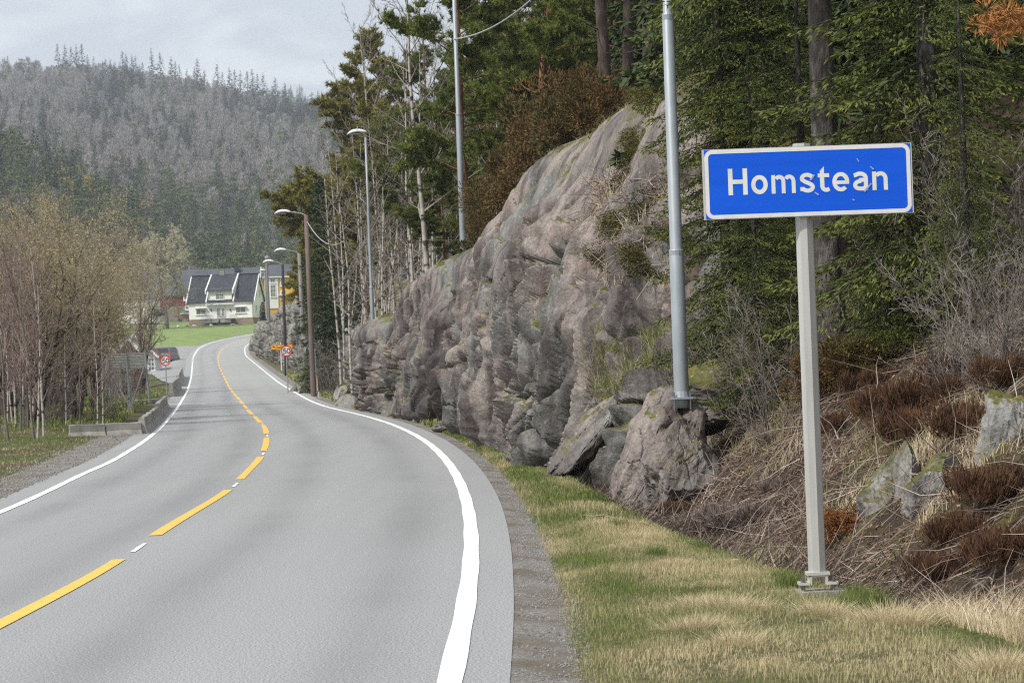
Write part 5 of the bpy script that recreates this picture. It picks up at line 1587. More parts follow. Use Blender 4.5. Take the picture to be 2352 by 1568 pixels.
def seg_mesh(name, S, mtrunk, mtwig, thr, bud=None, budm=None, seed=0, budn=1.0, bsz=.03):
    """two meshes: trunk with limbs, and the crown of fine twigs (with buds)"""
    A = [s for s in S if s[4] <= thr]; B = [s for s in S if s[4] > thr]

    def mk(nm, Q, m, k):
        P0 = np.array([q[0] for q in Q]); P1 = np.array([q[1] for q in Q]); r0 = np.array([q[2] for q in Q]); r1 = np.array([q[3] for q in Q])
        V, F = tubes(P0, P1, r0, r1, k)
        return V, F, P0, P1
    V, F, _, _ = mk('trunk', A, mtrunk, 6)
    t = npmesh(name + '_trunk', V, F, mtrunk, True)
    V, F, P0, P1 = mk('crown', B, mtwig, 3)
    mats = [mtwig]; mi = np.zeros(len(F), int); Fs = [F]
    if bud:
        rr = np.random.default_rng(seed)
        L4 = np.array([q[4] for q in B]); idx = np.where(L4 >= L4.max() - 1)[0]
        idx = np.repeat(idx, max(1, int(budn)))
        if budn < 1: idx = idx[rr.random(len(idx)) < budn]
        c = P0[idx] + (P1[idx] - P0[idx]) * rr.random((len(idx), 1)) + rr.normal(size=(len(idx), 3)) * bsz
        a = rr.normal(size=(len(idx), 3)); b = rr.normal(size=(len(idx), 3))
        a /= np.linalg.norm(a, axis=1, keepdims=True); b /= np.linalg.norm(b, axis=1, keepdims=True)
        s_ = rr.uniform(.6, 1.4, (len(idx), 1)) * bsz
        VV = np.stack([c - a * s_, c + a * s_, c + b * s_ * 1.6], 1).reshape(-1, 3)
        n0 = len(V); T3 = (np.arange(len(idx)) * 3)[:, None] + np.array([[0, 1, 2]]) + n0
        V = np.concatenate([V, VV]); Fs = [F, T3]; mats.append(budm); mi = np.concatenate([mi, np.ones(len(T3), int)])
    c = npmesh(name + '_crown', V, Fs, mats, False, mi)
    return t, c


def tree(name, label, cat, tm, cm, loc, rz, sc, group=None, tilt=(0, 0)):
    t = thing(name, label, cat, loc, (tilt[0], tilt[1], rz), group)
    t.scale = (sc, sc, sc) if not isinstance(sc, tuple) else sc
    obj('trunk', tm, t); obj('crown', cm, t)
    return t


# ------------------------------------------------------------------ needles
def spindle_cloud(C, D, L, W, r, k=3):
    """small spindle-shaped shoots: centres C, directions D"""
    n = len(C); D = D / (np.linalg.norm(D, axis=1, keepdims=True) + 1e-9)
    a = np.cross(D, r.normal(size=(n, 3))); a /= np.linalg.norm(a, axis=1, keepdims=True) + 1e-9
    b = np.cross(D, a)
    L = L[:, None]; W = W[:, None]
    V = np.zeros((n, k + 2, 3)); V[:, 0] = C; V[:, 1] = C + D * L
    for j in range(k):
        th = 2 * math.pi * j / k
        V[:, 2 + j] = C + D * L * .38 + (a * math.cos(th) + b * math.sin(th)) * W
    base = (np.arange(n) * (k + 2))[:, None]
    F = []
    for j in range(k):
        F.append(base + np.array([[0, 2 + (j + 1) % k, 2 + j]])); F.append(base + np.array([[1, 2 + j, 2 + (j + 1) % k]]))
    return V.reshape(-1, 3), np.stack(F, 1).reshape(-1, 3)


def needle_tufts(C, D, n, L, W, r, spread=.9):
    """each centre sprouts n thin needles round direction D"""
    m = len(C); C = np.repeat(C, n, 0); D = np.repeat(D, n, 0)
    d = D + r.normal(size=D.shape) * spread; d /= np.linalg.norm(d, axis=1, keepdims=True)
    s = np.cross(d, r.normal(size=d.shape)); s /= np.linalg.norm(s, axis=1, keepdims=True)
    l = L * r.uniform(.6, 1.2, (len(C), 1))
    V = np.stack([C - s * W / 2, C + s * W / 2, C + d * l], 1).reshape(-1, 3)
    F = (np.arange(len(C)) * 3)[:, None] + np.array([[0, 1, 2]])
    return V, F


def spruce_meshes(seed, h, rb, z0, nwh, m, bark, dens=1.0, droop=.35, shoot=.11, sw=.022, k=3):
    r = np.random.default_rng(seed)
    trunk = [((0, 0, -.5 + (h + .5) * i / 12), (0, 0, -.5 + (h + .5) * (i + 1) / 12), max(.012, h * .0135 * (1 - i / 12.3)), max(.008, h * .0135 * (1 - (i + 1) / 12.3)), 0) for i in range(12)]
    limbs, C, D, tint = [], [], [], []
    for w in range(nwh):
        f = (w + r.random() * .6) / nwh
        z = z0 + (h - z0) * f
        nb_ = r.integers(5, 8)
        bl = rb * (1 - f) ** .8 * r.uniform(.75, 1.1) + .12
        for b in range(nb_):
            az = 2 * math.pi * (b + r.random() * .7) / nb_
            L = bl * r.uniform(.7, 1.12)
            n = max(4, int(L / .22))
            p = np.array([0, 0, z + r.uniform(-.5, .5) * (h - z0) / nwh]); el = .25 - .55 * (1 - f) + r.normal() * .08
            pts = [p]
            for i in range(n):
                e2 = el - droop * math.sin(i / n * 2.6) + .5 * (i / n) ** 2
                d = np.array([math.cos(az) * math.cos(e2), math.sin(az) * math.cos(e2), math.sin(e2)])
                p = p + d * L / n; pts.append(p)
                rr_ = .014 * (1 - i / n) + .004
                limbs.append((tuple(pts[-2]), tuple(p), rr_ * .7 + .001, rr_ * .65, 1))
                # side twigs, flat spray drooping a little
                wid = (L * .42) * (1 - (i / n) ** 1.5) * min(1, (i + 1) / 2.0) + .08
                side = np.array([-math.sin(az), math.cos(az), 0])
                for s_ in (-1, 1):
                    ns = max(2, int(wid / (.055) * dens * .8))
                    q = (np.arange(ns) + r.random(ns)) / ns
                    tw = (side * s_ * .8 + d * .6 + np.array([0, 0, -.25])); tw /= np.linalg.norm(tw)
                    cc = pts[-2] + (p - pts[-2]) * r.random((ns, 1)) + tw * (q[:, None] * wid)
                    dd = tw + d * .6 + r.normal(size=(ns, 3)) * .5 + np.array([0, 0, 1.0]) * np.where(r.random((ns, 1)) < .2, -.8, .15)
                    C.append(cc); D.append(dd); tint.append(np.clip(q * .8 + r.normal(size=ns) * .2, 0, 1) * (.25 + .75 * (i / n)))
                if r.random() < .9:
                    C.append(p[None]); D.append((d + r.normal(size=3) * .2)[None]); tint.append(np.array([.8]))
    C = np.concatenate(C); D = np.concatenate(D); tint = np.concatenate(tint)
    V, F = spindle_cloud(C, D, r.uniform(.7, 1.3, len(C)) * shoot, r.uniform(.7, 1.2, len(C)) * sw, r, k)
    T = np.repeat(tint * .75, k + 2)
    cr = npmesh('spruce_crown', V, F, m, False, attr={'tint': T})
    P0 = np.array([s[0] for s in trunk + limbs]); P1 = np.array([s[1] for s in trunk + limbs]); R0 = np.array([s[2] for s in trunk + limbs]); R1 = np.array([s[3] for s in trunk + limbs])
    V, F = tubes(P0, P1, R0, R1, 6)
    return npmesh('spruce_trunk', V, F, bark, True), cr


def pine_meshes(seed, h, rt, z0, rb, nbr, m, bark, ntuft=30, tl=.16, tw=.018, nn=20, flat_=.5, lean=0.0, dead=8, skew=(0, 0)):
    """Scots pine: bare reddish trunk, stubs of dead branches, clumpy crown"""
    r = np.random.default_rng(seed)
    S = []; p = np.array([0, 0, -.5]); d = np.array([lean, 0, 1.0]); n = 16
    st = [p]
    for i in range(n):
        d = d + np.array([r.normal() * .025, r.normal() * .025, 0]); p = p + d / np.linalg.norm(d) * (h + .5) / n
        S.append((st[-1], p, rt * (1 - .8 * i / n), rt * (1 - .8 * (i + 1) / n))); st.append(p)
    st = np.array(st)
    at_z = lambda z: np.array([np.interp(z, st[:, 2], st[:, 0]), np.interp(z, st[:, 2], st[:, 1]), z])
    for i in range(dead):
        z = r.uniform(.25, 1) * z0 if z0 > 1 else .5
        az = r.uniform(0, 6.28); L = r.uniform(.3, 1.5); q = at_z(z)
        dd = np.array([math.cos(az), math.sin(az), r.uniform(-.2, .35)])
        for k in range(4):
            e = q + dd * L / 4; S.append((q, e, .018 * (1 - k / 5), .018 * (1 - (k + 1) / 5))); q = e; dd = dd + r.normal(size=3) * .15
    C, D, tint = [], [], []
    for b in range(nbr):
        f = (b + r.random()) / nbr; z = z0 + (h - z0) * f ** .9
        az = r.uniform(0, 6.28); q = at_z(min(z, h - .02))
        L = rb * (1 - .75 * f ** 1.6) * r.uniform(.55, 1.15)
        L *= 1 + .5 * (math.cos(az) * skew[0] + math.sin(az) * skew[1])
        el = .1 + .65 * f; dd = np.array([math.cos(az) * math.cos(el), math.sin(az) * math.cos(el), math.sin(el)])
        k_ = max(3, int(L / .3)); bp = [q]
        for k in range(k_):
            dd = dd + r.normal(size=3) * .12 + np.array([0, 0, .06]); dd /= np.linalg.norm(dd)
            e = q + dd * L / k_; ra = .026 * (1 - k / k_) + .006
            S.append((q, e, ra, ra * .8)); q = e; bp.append(q)
            if k >= k_ * .3:
                for s_ in range(r.integers(2, 4)):
                    d2 = dd * .5 + r.normal(size=3) * np.array([1, 1, flat_]) * .8; d2 /= np.linalg.norm(d2)
                    l2 = L * .28 * r.uniform(.5, 1.2); e2 = q + d2 * l2
                    S.append((q, e2, .010, .006))
                    nt_ = max(2, int(ntuft * l2 * .9))
                    cc = q + (e2 - q) * (.25 + .8 * r.random((nt_, 1))) + r.normal(size=(nt_, 3)) * np.array([.10, .10, .055])
                    C.append(cc); D.append(d2 * .5 + np.array([0, 0, .5]) + r.normal(size=(nt_, 3)) * .3); tint.append(np.clip(r.normal(.35, .3, nt_), 0, 1))
    C = np.concatenate(C); D = np.concatenate(D); tint = np.concatenate(tint)
    V, F = needle_tufts(C, D, nn, tl, tw, r, .75)
    cr = npmesh('pine_crown', V, F, m, False, attr={'tint': np.repeat(tint, nn * 3)})
    V, F = tubes([s[0] for s in S], [s[1] for s in S], np.array([s[2] for s in S]), np.array([s[3] for s in S]), 7)
    return npmesh('pine_trunk', V, F, bark, True), cr


def bush_mesh(name, seed, R0, h, n, m, shoot=.1, sw=.016, up=.5, lumps=9, k=2, lrr=(.35, .6)):
    """dense bush of upright shoots on several lumps"""
    r = np.random.default_rng(seed)
    lc = np.stack([r.uniform(-.7, .7, lumps) * R0, r.uniform(-.7, .7, lumps) * R0, r.uniform(.25, .75, lumps) * h], 1)
    lr = r.uniform(*lrr, lumps) * min(R0, h)
    i = r.integers(0, lumps, n)
    d = r.normal(size=(n, 3)); d /= np.linalg.norm(d, axis=1, keepdims=True)
    c = lc[i] + d * (lr[i] * r.uniform(.45, 1.05, n) ** .6)[:, None]
    c[:, 2] = np.maximum(c[:, 2], .02)
    D = d + np.array([0, 0, up]) + r.normal(size=(n, 3)) * .3
    V, F = spindle_cloud(c, D, r.uniform(.6, 1.4, n) * shoot, r.uniform(.7, 1.3, n) * sw, r, k)
    return npmesh(name, V, F, m, False, attr={'tint': np.repeat(np.clip(r.normal(.25, .3, n), 0, 1), k + 2)})


def on_bank(px, py, Y0=14, Y1=420):
    """first place where the ray through the picture point meets the ground"""
    Y = Y0
    while Y < Y1:
        p = at(px, py, Y)
        if p.z <= ground(p.x, Y): break
        Y += .5 if Y < 60 else 2
    return at(px, py, Y)


def stand(px, py, Y):
    """place on the ground in direction px at distance Y (py only for the direction of the plumb line)"""
    p = at(px, py, Y)
    return Vector((p.x, p.y, ground(p.x, p.y) - .05))


def lift(v, dz): return (v[0], v[1], v[2] + dz)


# prototypes
SPA = spruce_meshes(1, 11, 2.0, .4, 34, M['spruce'], M['bark_lichen'], 3.6, shoot=.078, sw=.0125, k=2)
SPD = spruce_meshes(4, 14, 2.2, 4.6, 20, M['spruce'], M['bark_lichen'], 2.8, droop=.6, shoot=.078, sw=.0125, k=2)
SPB = spruce_meshes(2, 13, 2.0, 1.6, 26, M['spruce'], M['bark_lichen'], 3.0, droop=.6, shoot=.08, sw=.0125, k=2)
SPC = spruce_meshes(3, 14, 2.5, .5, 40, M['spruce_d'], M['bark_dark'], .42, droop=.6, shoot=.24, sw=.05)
P1M = pine_meshes(11, 13.5, .17, 4.2, 3.2, 56, M['pine_y'], M['bark_pine'], 62, .22, .055, 8, skew=(-.7, 0), dead=6)
P2M = pine_meshes(12, 15, .15, 4.0, 3.1, 44, M['pine'], M['bark_pine'], 56, .19, .040, 9, skew=(-.5, -.3), dead=10)
P3M = pine_meshes(13, 14, .12, 3.6, 2.5, 38, M['pine'], M['bark_pine'], 52, .19, .040, 9, dead=12)
P4M = pine_meshes(14, 16, .16, 6.5, 2.8, 22, M['pine'], M['bark_dark'], 30, .17, .030, 9, dead=26)
BI = []
for i, (h, n, l) in enumerate([(12.5, 15, .25), (11, 13, .27), (13.5, 16, .24), (9.5, 12, .26)]):
    S = bare_segments(100 + i, h, .075, (random.uniform(-.03, .03), 0), first=.3, nb=n, ang=(35, 65), lenf=l, levels=3, up=.12, wig=.055, twigs=4, taper=.85, minr=.0075)
    BI.append(seg_mesh('birch', S, M['bark_birch'], M['twig_pale'], 0))
S = bare_segments(120, 19, .16, (-.02, 0), first=.28, nb=20, ang=(30, 60), lenf=.30, levels=3, up=.34, wig=.08, twigs=6, taper=.85, minr=.011)
ASPEN = seg_mesh('aspen', S, M['bark_birch'], M['twig_pale'], 0)
BR = []      # brown bare trees of the left bank
for i, (h, mu, nb_) in enumerate([(5.6, 5, 10), (5.4, 4, 9), (6.2, 4, 10)]):
    S = bare_segments(140 + i, h, .12, (random.uniform(-.06, .06), 0), first=.25, nb=nb_, ang=(25, 58), lenf=.50, levels=4, up=.20, wig=.13, multi=mu, twigs=4, taper=.8, minr=.005, dome=.4)
    BR.append(seg_mesh('bare_tree', S, M['bark_brown'], M['twig_brown'], 1, True, [M['bud'], M['bud_pale'], M['bud']][i], i, 2.2, .024))
S = bare_segments(150, 13.0, .36, (-.04, 0), first=.2, nb=17, ang=(35, 70), lenf=.52, levels=4, up=.22, wig=.10, multi=1, twigs=5, taper=.85, minr=.02, dome=.3)
BIG = seg_mesh('old_tree', S, M['bark_grey'], M['twig_pale'], 1, True, M['bud_pale'], 5, 3.0, .10)
S = bare_segments(151, 6.5, .27, (-.05, 0), first=.3, nb=10, ang=(25, 60), lenf=.5, levels=4, up=.2, wig=.12, multi=2, twigs=4, taper=.75, minr=.012, dome=.3)
DARKT = seg_mesh('dark_tree', S, M['bark_brown'], M['twig_brown'], 1, True, M['bud_pale'], 5, 1.0, .04)
THIN = []
for i, h in enumerate((6.5, 7.5, 5.5)):
    S = bare_segments(160 + i, h, .05, (random.uniform(-.06, .06), 0), first=.2, nb=15, ang=(22, 48), lenf=.34, levels=3, up=.2, wig=.08, twigs=6, taper=.8, minr=.006)
    THIN.append(seg_mesh('thin_birch', S, M['bark_birch'] if i != 1 else M['bark_grey'], M['twig_purple'], 0))
SH = []
for i, h in enumerate((1.5, 1.1, 1.8)):
    S = bare_segments(180 + i, h, .012, (0, 0), first=.1, nb=7, ang=(20, 55), lenf=.5, levels=3, up=.12, wig=.16, multi=7, twigs=3, taper=.7, minr=.0028)
    SH.append(seg_mesh('bare_shrub', S, M['bark_grey'], M['twig_grey'], 0))
JU = [bush_mesh('juniper', 1, 1.3, 1.9, 13000, M['juniper'], .09, .014, lumps=26, lrr=(.15, .42)), bush_mesh('juniper', 2, 1.1, 1.6, 9000, M['juniper_g'], .12, .020, lumps=24, lrr=(.15, .42)), bush_mesh('juniper', 3, 1.2, 1.7, 12000, M['juniper'], .09, .014, lumps=28, lrr=(.15, .4))]
HE = [bush_mesh('heather', 5, .46, .30, 6000, M['heather'], .085, .0045, up=1.8, lumps=30, lrr=(.18, .5)), bush_mesh('heather', 6, .45, .22, 4500, M['heather_g'], .09, .004, up=1.0, lumps=26, lrr=(.18, .5))]


def put(kind, label, cat, meshes, px, pby, Y, rz=None, sc=1.0, group=None, dz=0.0, name=None, tilt=(0, 0)):
    p = stand(px, pby, Y)
    t = tree(name or kind, label, cat, meshes[0], meshes[1], (p.x, p.y, p.z + dz), random.uniform(0, 6.28) if rz is None else rz, sc, group, tilt)
    return t


# near spruces on the right bank
put('spruce', 'big dense green spruce filling the top right corner behind the blue sign', 'spruce', SPA, 2150, 700, 27.5, .4, 1.0)
put('spruce', 'spruce at the right edge of the wood, darker and further back', 'spruce', SPB, 2420, 700, 30, 1.4, 1.0)
put('spruce', 'tall old spruce with grey lichen trunk rising above the blue sign', 'spruce', SPD, 1905, 620, 29.5, 2.6, (.95, .95, 1.2), name='old_spruce')

put('spruce', 'yellow green spruce between the steel pole and the blue sign', 'spruce', SPD, 1715, 500, 33.5, 3.6, .8)
put('spruce', 'young spruce with drooping boughs low behind the blue sign', 'spruce', SPA, 1740, 760, 30.5, 4.4, .40)
put('spruce', 'half grown dense spruce between the steel pole and the old lichen trunk', 'spruce', SPA, 1765, 600, 33.0, 2.1, .72)
put('spruce', 'narrow dark spruce close on the right of the tall steel pole', 'spruce', SPA, 1668, 600, 33.2, 3.3, (.62, .62, .78))
put('spruce', 'dark half grown spruce directly behind the sign post', 'spruce', SPB, 1850, 600, 31.0, .9, .50)
put('spruce', 'low dark spruce right of the sign post above the heather', 'spruce', SPA, 2040, 780, 27.5, 5.4, .38)
put('spruce', 'low spruce at the right edge above the dead branches', 'spruce', SPB, 2230, 800, 25.5, 1.0, .33)
G = 'dark spruces deep in the right hand wood'
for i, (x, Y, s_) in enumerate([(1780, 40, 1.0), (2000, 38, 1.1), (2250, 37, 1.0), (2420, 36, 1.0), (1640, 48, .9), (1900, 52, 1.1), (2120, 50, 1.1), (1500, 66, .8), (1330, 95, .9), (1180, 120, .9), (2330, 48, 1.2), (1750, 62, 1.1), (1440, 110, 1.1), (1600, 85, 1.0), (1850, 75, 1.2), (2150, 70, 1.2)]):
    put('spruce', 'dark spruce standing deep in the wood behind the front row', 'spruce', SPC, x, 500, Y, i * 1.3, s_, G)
# spruces beside the road pole group
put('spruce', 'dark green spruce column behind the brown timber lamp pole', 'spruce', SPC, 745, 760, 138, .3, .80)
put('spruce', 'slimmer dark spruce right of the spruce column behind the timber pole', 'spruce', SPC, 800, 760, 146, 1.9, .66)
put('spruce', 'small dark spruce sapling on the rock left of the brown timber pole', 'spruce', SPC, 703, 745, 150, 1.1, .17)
p = at(604, 728, 262)
tree('spruce', 'tiny conifer on the crown of the grey rock knoll', 'spruce', SPC[0], SPC[1], (p.x, p.y, p.z - .3), 1.1, (.26, .26, .13))
# pines
put('pine', 'olive green pine with a red trunk, tallest beside the far street lamps', 'pine', P1M, 838, 700, 155, .2, 1.32)
put('pine', 'broad pine with red trunk right behind the slim steel pole on the rock', 'pine', P2M, 1084, 560, 84, 3.0, 1.0)
put('pine', 'pine with bright orange bare trunk above the brown junipers', 'pine', P3M, 1203, 320, 76, 1.2, 1.0)
put('pine', 'olive pine left of the spruce column over the far bend', 'pine', P1M, 745, 700, 190, 2.6, .80)
put('pine', 'bushy olive pine between the spruce column and the tallest olive pine', 'pine', P1M, 885, 700, 146, 5.2, .95)
put('pine', 'wide low olive pine directly left of the spruce column', 'pine', P1M, 768, 700, 168, 1.6, .85)
put('pine', 'low olive pine over the grey rock knoll', 'pine', P1M, 735, 700, 250, 4.6, .9)
G = 'dark trunked pines above the big rock wall'
for i, (x, Y, s_, l) in enumerate([(1395, 58, 1.0, 'dark bare pine trunk, leftmost above the crest of the big rock'), (1432, 60, .95, 'dark pine trunk, second above the crest of the big rock'), (1452, 66, .9, 'thin dark pine trunk just left of the thick one above the rock crest'),
                                   (1497, 57, 1.1, 'thick dark pine trunk left of the tall steel pole'), (1560, 64, 1.0, 'dark pine trunk partly behind the tall steel pole'), (1632, 50, .9, 'dark pine trunk on the mossy crest right of the tall steel pole')]):
    put('pine', l, 'pine', P4M, x, 250, Y, i * 1.1, s_, G)
G = 'green pines crowding behind the big rock wall'
for i, (x, Y, s_) in enumerate([(980, 118, .9), (1130, 105, 1.0), (1290, 90, .95), (1040, 150, 1.0), (1230, 130, 1.0), (1380, 100, 1.05), (1010, 92, .45), (1150, 88, .5), (1260, 84, .5), (1330, 76, .55), (1530, 95, 1.1), (1120, 165, 1.1), (960, 180, 1.0), (1200, 95, .8), (1420, 80, .75), (1340, 115, 1.0), (1070, 125, .8), (1480, 120, 1.1), (1580, 75, .7), (1270, 105, .5), (1390, 90, .5)]):
    put('pine', 'green pine in the crowded wood behind the big rock wall', 'pine', (P2M, P3M)[i % 2], x, 450, Y, i * 2.1, s_, G)
# birches
G = 'bare pale birches between the lamps and the big rock'
for i in range(46):
    x = 778 + 8.2 * i + random.uniform(-8, 8) if i < 30 else random.uniform(760, 1340)
    Y = random.uniform(98, 150) + (x < 860) * 8
    put('birch', 'bare thin birch trunk in the pale wood between the lamps and the rock wall', 'birch', BI[i % 4], x, 650, Y, None, random.uniform(.72, 1.0), G)
put('birch', 'birch with a bent white limb in the middle of the pale wood', 'birch', BI[0], 950, 640, 92, .5, .9)
put('birch', 'thickest white birch trunk with black scars left of the slim steel pole', 'birch', BI[2], 985, 600, 86, 2.5, (1.5, 1.5, .95))
put('aspen', 'tallest bare aspen whose crown stands against the sky', 'aspen', ASPEN, 985, 640, 128, .4, 1.0)
put('aspen', 'second bare aspen against the sky, left of the tallest', 'aspen', ASPEN, 905, 660, 150, 2.2, .93)
# junipers and scrub on the rock crest and slopes
for i, (x, y, Y, s_, k_, l) in enumerate([(1265, 405, 60.5, 1.05, 0, 'large brown juniper on the crest of the big rock, middle'), (1215, 455, 63.5, 1.05, 2, 'rust brown juniper just left of the largest on the rock crest'), (1165, 525, 66.5, .95, 0, 'rust brown juniper low at the left of the rock crest'),
                                         (1322, 352, 57.5, 1.0, 1, 'green brown juniper right of the largest on the rock crest'), (1372, 300, 54.5, .85, 0, 'brown juniper highest up the rock crest below the dark trunks'), (1128, 565, 71, .8, 1, 'green juniper at the left foot of the rust brown ones'),
                                         (1250, 350, 68, 1.2, 1, 'dark green juniper behind the rust brown ones'), (1330, 290, 62, 1.1, 2, 'brown juniper behind the crest near the orange pine trunk')]):
    p = at(x, y, Y)
    tag(obj('juniper', JU[k_], loc=(p.x, p.y, p.z - .35), rot=(0, 0, i * 1.7), scale=(s_, s_, s_)), l, 'juniper')
for i, (x, y, Y, s_, k_, l) in enumerate([(930, 700, 98, .95, 1, 'dark juniper above the mossy rock right of the lamp'), (985, 640, 90, .8, 1, 'dark green juniper below the birch trunks'), (1890, 740, 28, .42, 2, 'rusty brown juniper right behind the sign post'), (1960, 760, 27.5, .38, 0, 'small rusty juniper right of the sign post'),
                                         (1640, 560, 33, .4, 1, 'dark scrub bush behind the tall steel pole')]):
    p = stand(x, y, Y)
    tag(obj('juniper', JU[k_], loc=(p.x, p.y, p.z - .1), rot=(0, 0, i * 1.7), scale=(s_, s_, s_)), l, 'juniper')
G = 'bare grey shrubs on the right bank'
for i, (x, y, Y, s_) in enumerate([(1640, 700, 31.5, 1.0), (1700, 740, 30.5, .9), (1760, 740, 29, .9), (2180, 700, 24, 1.0), (2290, 680, 23, 1.0), (2080, 780, 25.5, .8), (2340, 800, 21.5, .8), (1480, 560, 37, .9), (1460, 600, 36, .7), (1980, 800, 26, .7), (2200, 900, 21, .6), (2300, 900, 20, .7),
                                   (1560, 640, 34, .8), (1610, 620, 33, .9), (1850, 760, 28, .8), (2250, 560, 26, 1.3), (2330, 500, 27, 1.3)]):
    p = on_bank(x, y, 16) if y > 760 else stand(x, y, Y)
    put_ = tree('bare_shrub', 'leafless grey twiggy shrub on the brown bank among dead branches', 'shrub', SH[i % 3][0], SH[i % 3][1], (p.x, p.y, p.z - .03), i * 1.9, s_, G)
G = 'brown undergrowth shrubs along the far rocks'
for i, (x, y, Y, s_) in enumerate([(760, 760, 128, 1.6), (790, 740, 124, 1.7), (735, 745, 135, 1.5), (815, 750, 118, 1.5), (700, 735, 150, 1.5), (850, 740, 110, 1.4), (780, 770, 120, 1.3), (880, 700, 108, 1.5), (830, 720, 116, 1.6), (1090, 560, 74, 1.2), (1180, 560, 68, 1.1)]):
    p = stand(x, y, Y)
    tree('bare_shrub', 'brown leafless undergrowth shrub on the slope behind the rock faces', 'shrub', SH[i % 3][0], SH[i % 3][1], (p.x, p.y, p.z), i * 1.9, (s_, s_, s_), G)
for i, (x, y, s_, k_, l) in enumerate([(2060, 960, 1.0, 0, 'dark red brown heather right of the sign post, left clump'), (2160, 945, 1.1, 0, 'dark red brown heather above the split rocks, right clump'), (2110, 1010, .9, 0, 'dark heather hanging over the split rocks'), (1700, 1210, 1.0, 1, 'grey dead heather low on the bank left of the sign post'),
                                       (1630, 1220, .8, 1, 'smaller grey heather beside the ditch left of the sign post'), (2290, 1150, .9, 0, 'dark heather near the right edge below the white flecked boulder'), (2230, 1250, .8, 0, 'dark brown heather low at the right'), (1740, 960, .6, 0, 'small brown heather above the long dead branch'), (1450, 1000, .6, 1, 'thin grey heather between the slab and the brown boulder'),
                                       (1800, 1130, .7, 1, 'grey heather close behind the sign post, left side'), (2200, 870, .8, 0, 'brown heather high on the bank at the right'), (2320, 880, .8, 0, 'brown heather high at the right edge'), (2010, 900, .8, 0, 'dark heather just right of the sign post at half height'), (1940, 985, .6, 0, 'small dark heather close beside the sign post'), (2230, 1000, .9, 0, 'dark heather left of the white flecked boulder'), (1790, 1010, .5, 1, 'greyish heather left of the sign post at half height'),
                                       (1560, 1180, .5, 0, 'low brown heather in front of the brown boulder foot'), (2180, 1330, .7, 0, 'brown heather above the pale hanging grass'), (1820, 870, .7, 0, 'brown heather left of the sign post, high on the bank'), (2330, 1290, .8, 0, 'brown heather at the right edge above the hanging grass')]):
    p = on_bank(x, y, 14)
    tag(obj('heather', HE[k_], loc=(p.x, p.y, p.z - .04), rot=(0, 0, i), scale=(s_, s_, s_)), l, 'heather')
# rusty moss cushion and orange twig
p = on_bank(1945, 1230, 14)
tag(obj('moss_cushion', bush_mesh('moss_cushion', 31, .22, .5, 6000, mat('rust_moss', [(.09, .025, .008), (.17, .055, .012), (.13, .09, .015)], scale=12, coord='World', attr=('tint', (.22, .09, .02))), .03, .004, up=-.2, lumps=22, lrr=(.2, .45)), loc=tuple(p - Vector((0, -.1, .2)))), 'rust red moss cushion right of the sign post', 'moss')
p = at(2330, 130, 24)
tag(obj('dead_bough', bush_mesh('dead_bough', 33, .42, .55, 1300, M['orange_n'], .09, .005, up=.2, lumps=16, lrr=(.08, .22)), loc=tuple(p)), 'orange dead bough of needles at the right edge of the picture', 'bough')

# left bank trees
put('bare_tree', 'large many stemmed bare tree with yellow green buds left of the big board', 'bare tree', BR[0], 172, 990, 84, .7, (1.0, 1.0, .93))
put('bare_tree', 'dark leaning bare tree right behind the big board', 'bare tree', DARKT, 324, 930, 154, .9, (.5, .5, .95))
put('bare_tree', 'pale budded bare tree between the big board and the barn', 'bare tree', BR[1], 285, 900, 165, 3.9, (.75, .75, 1.0))
put('bare_tree', 'broad old tree with pale fine crown in front of the barn', 'bare tree', BIG, 384, 742, 452, .5, 1.0, dz=.3)
put('bare_tree', 'bare yellowish tree behind the many stemmed one', 'bare tree', BR[2], 110, 990, 105, 2.9, (1.05, 1.05, 1.05))
put('bare_tree', 'bare brown tree furthest left behind the birches', 'bare tree', BR[0], 20, 990, 98, 4.9, 1.0)
put('bare_tree', 'bare tree behind the dark red shed', 'bare tree', BR[2], 235, 900, 215, 1.2, 1.15)
put('bare_tree', 'bare tree in the farmyard left of the white garage', 'bare tree', BR[0], 250, 740, 420, 5.2, (1.6, 1.6, 1.4))
G = 'thin birches along the left verge'
for i in range(24):
    x = -20 + i * 6.4 + random.uniform(-6, 6) if i < 20 else random.uniform(150, 240)
    Y = random.uniform(64, 84)
    put('birch', 'thin leafless birch in the thicket at the left verge', 'birch', THIN[i % 3], x, 1000, Y, None, random.uniform(.55, .82) * (1 if x < 110 else .75), G, name='thin_birch')
G = 'brown bare trees in the left thicket'
for i, (x, Y, s_) in enumerate([(-15, 80, .8), (30, 88, .85), (70, 76, .72), (95, 96, .9), (140, 110, 1.0), (215, 100, .75), (60, 120, 1.05), (190, 140, .9), (5, 110, 1.0)]):
    put('bare_tree', 'brown leafless tree in the tangled left thicket', 'bare tree', BR[i % 3], x, 990, Y, i * 1.7, s_, G)
G = 'brown thicket shrubs left of the road'
for i in range(16):
    x = random.uniform(-20, 330); Y = random.uniform(75, 150) if x < 230 else random.uniform(120, 230)
    p = stand(x, 1000, Y)
    tree('bare_shrub', 'brown leafless shrub in the tangled thicket left of the road', 'shrub', SH[i % 3][0], SH[i % 3][1], tuple(p), i, (1.7, 1.7, 1.8), G)


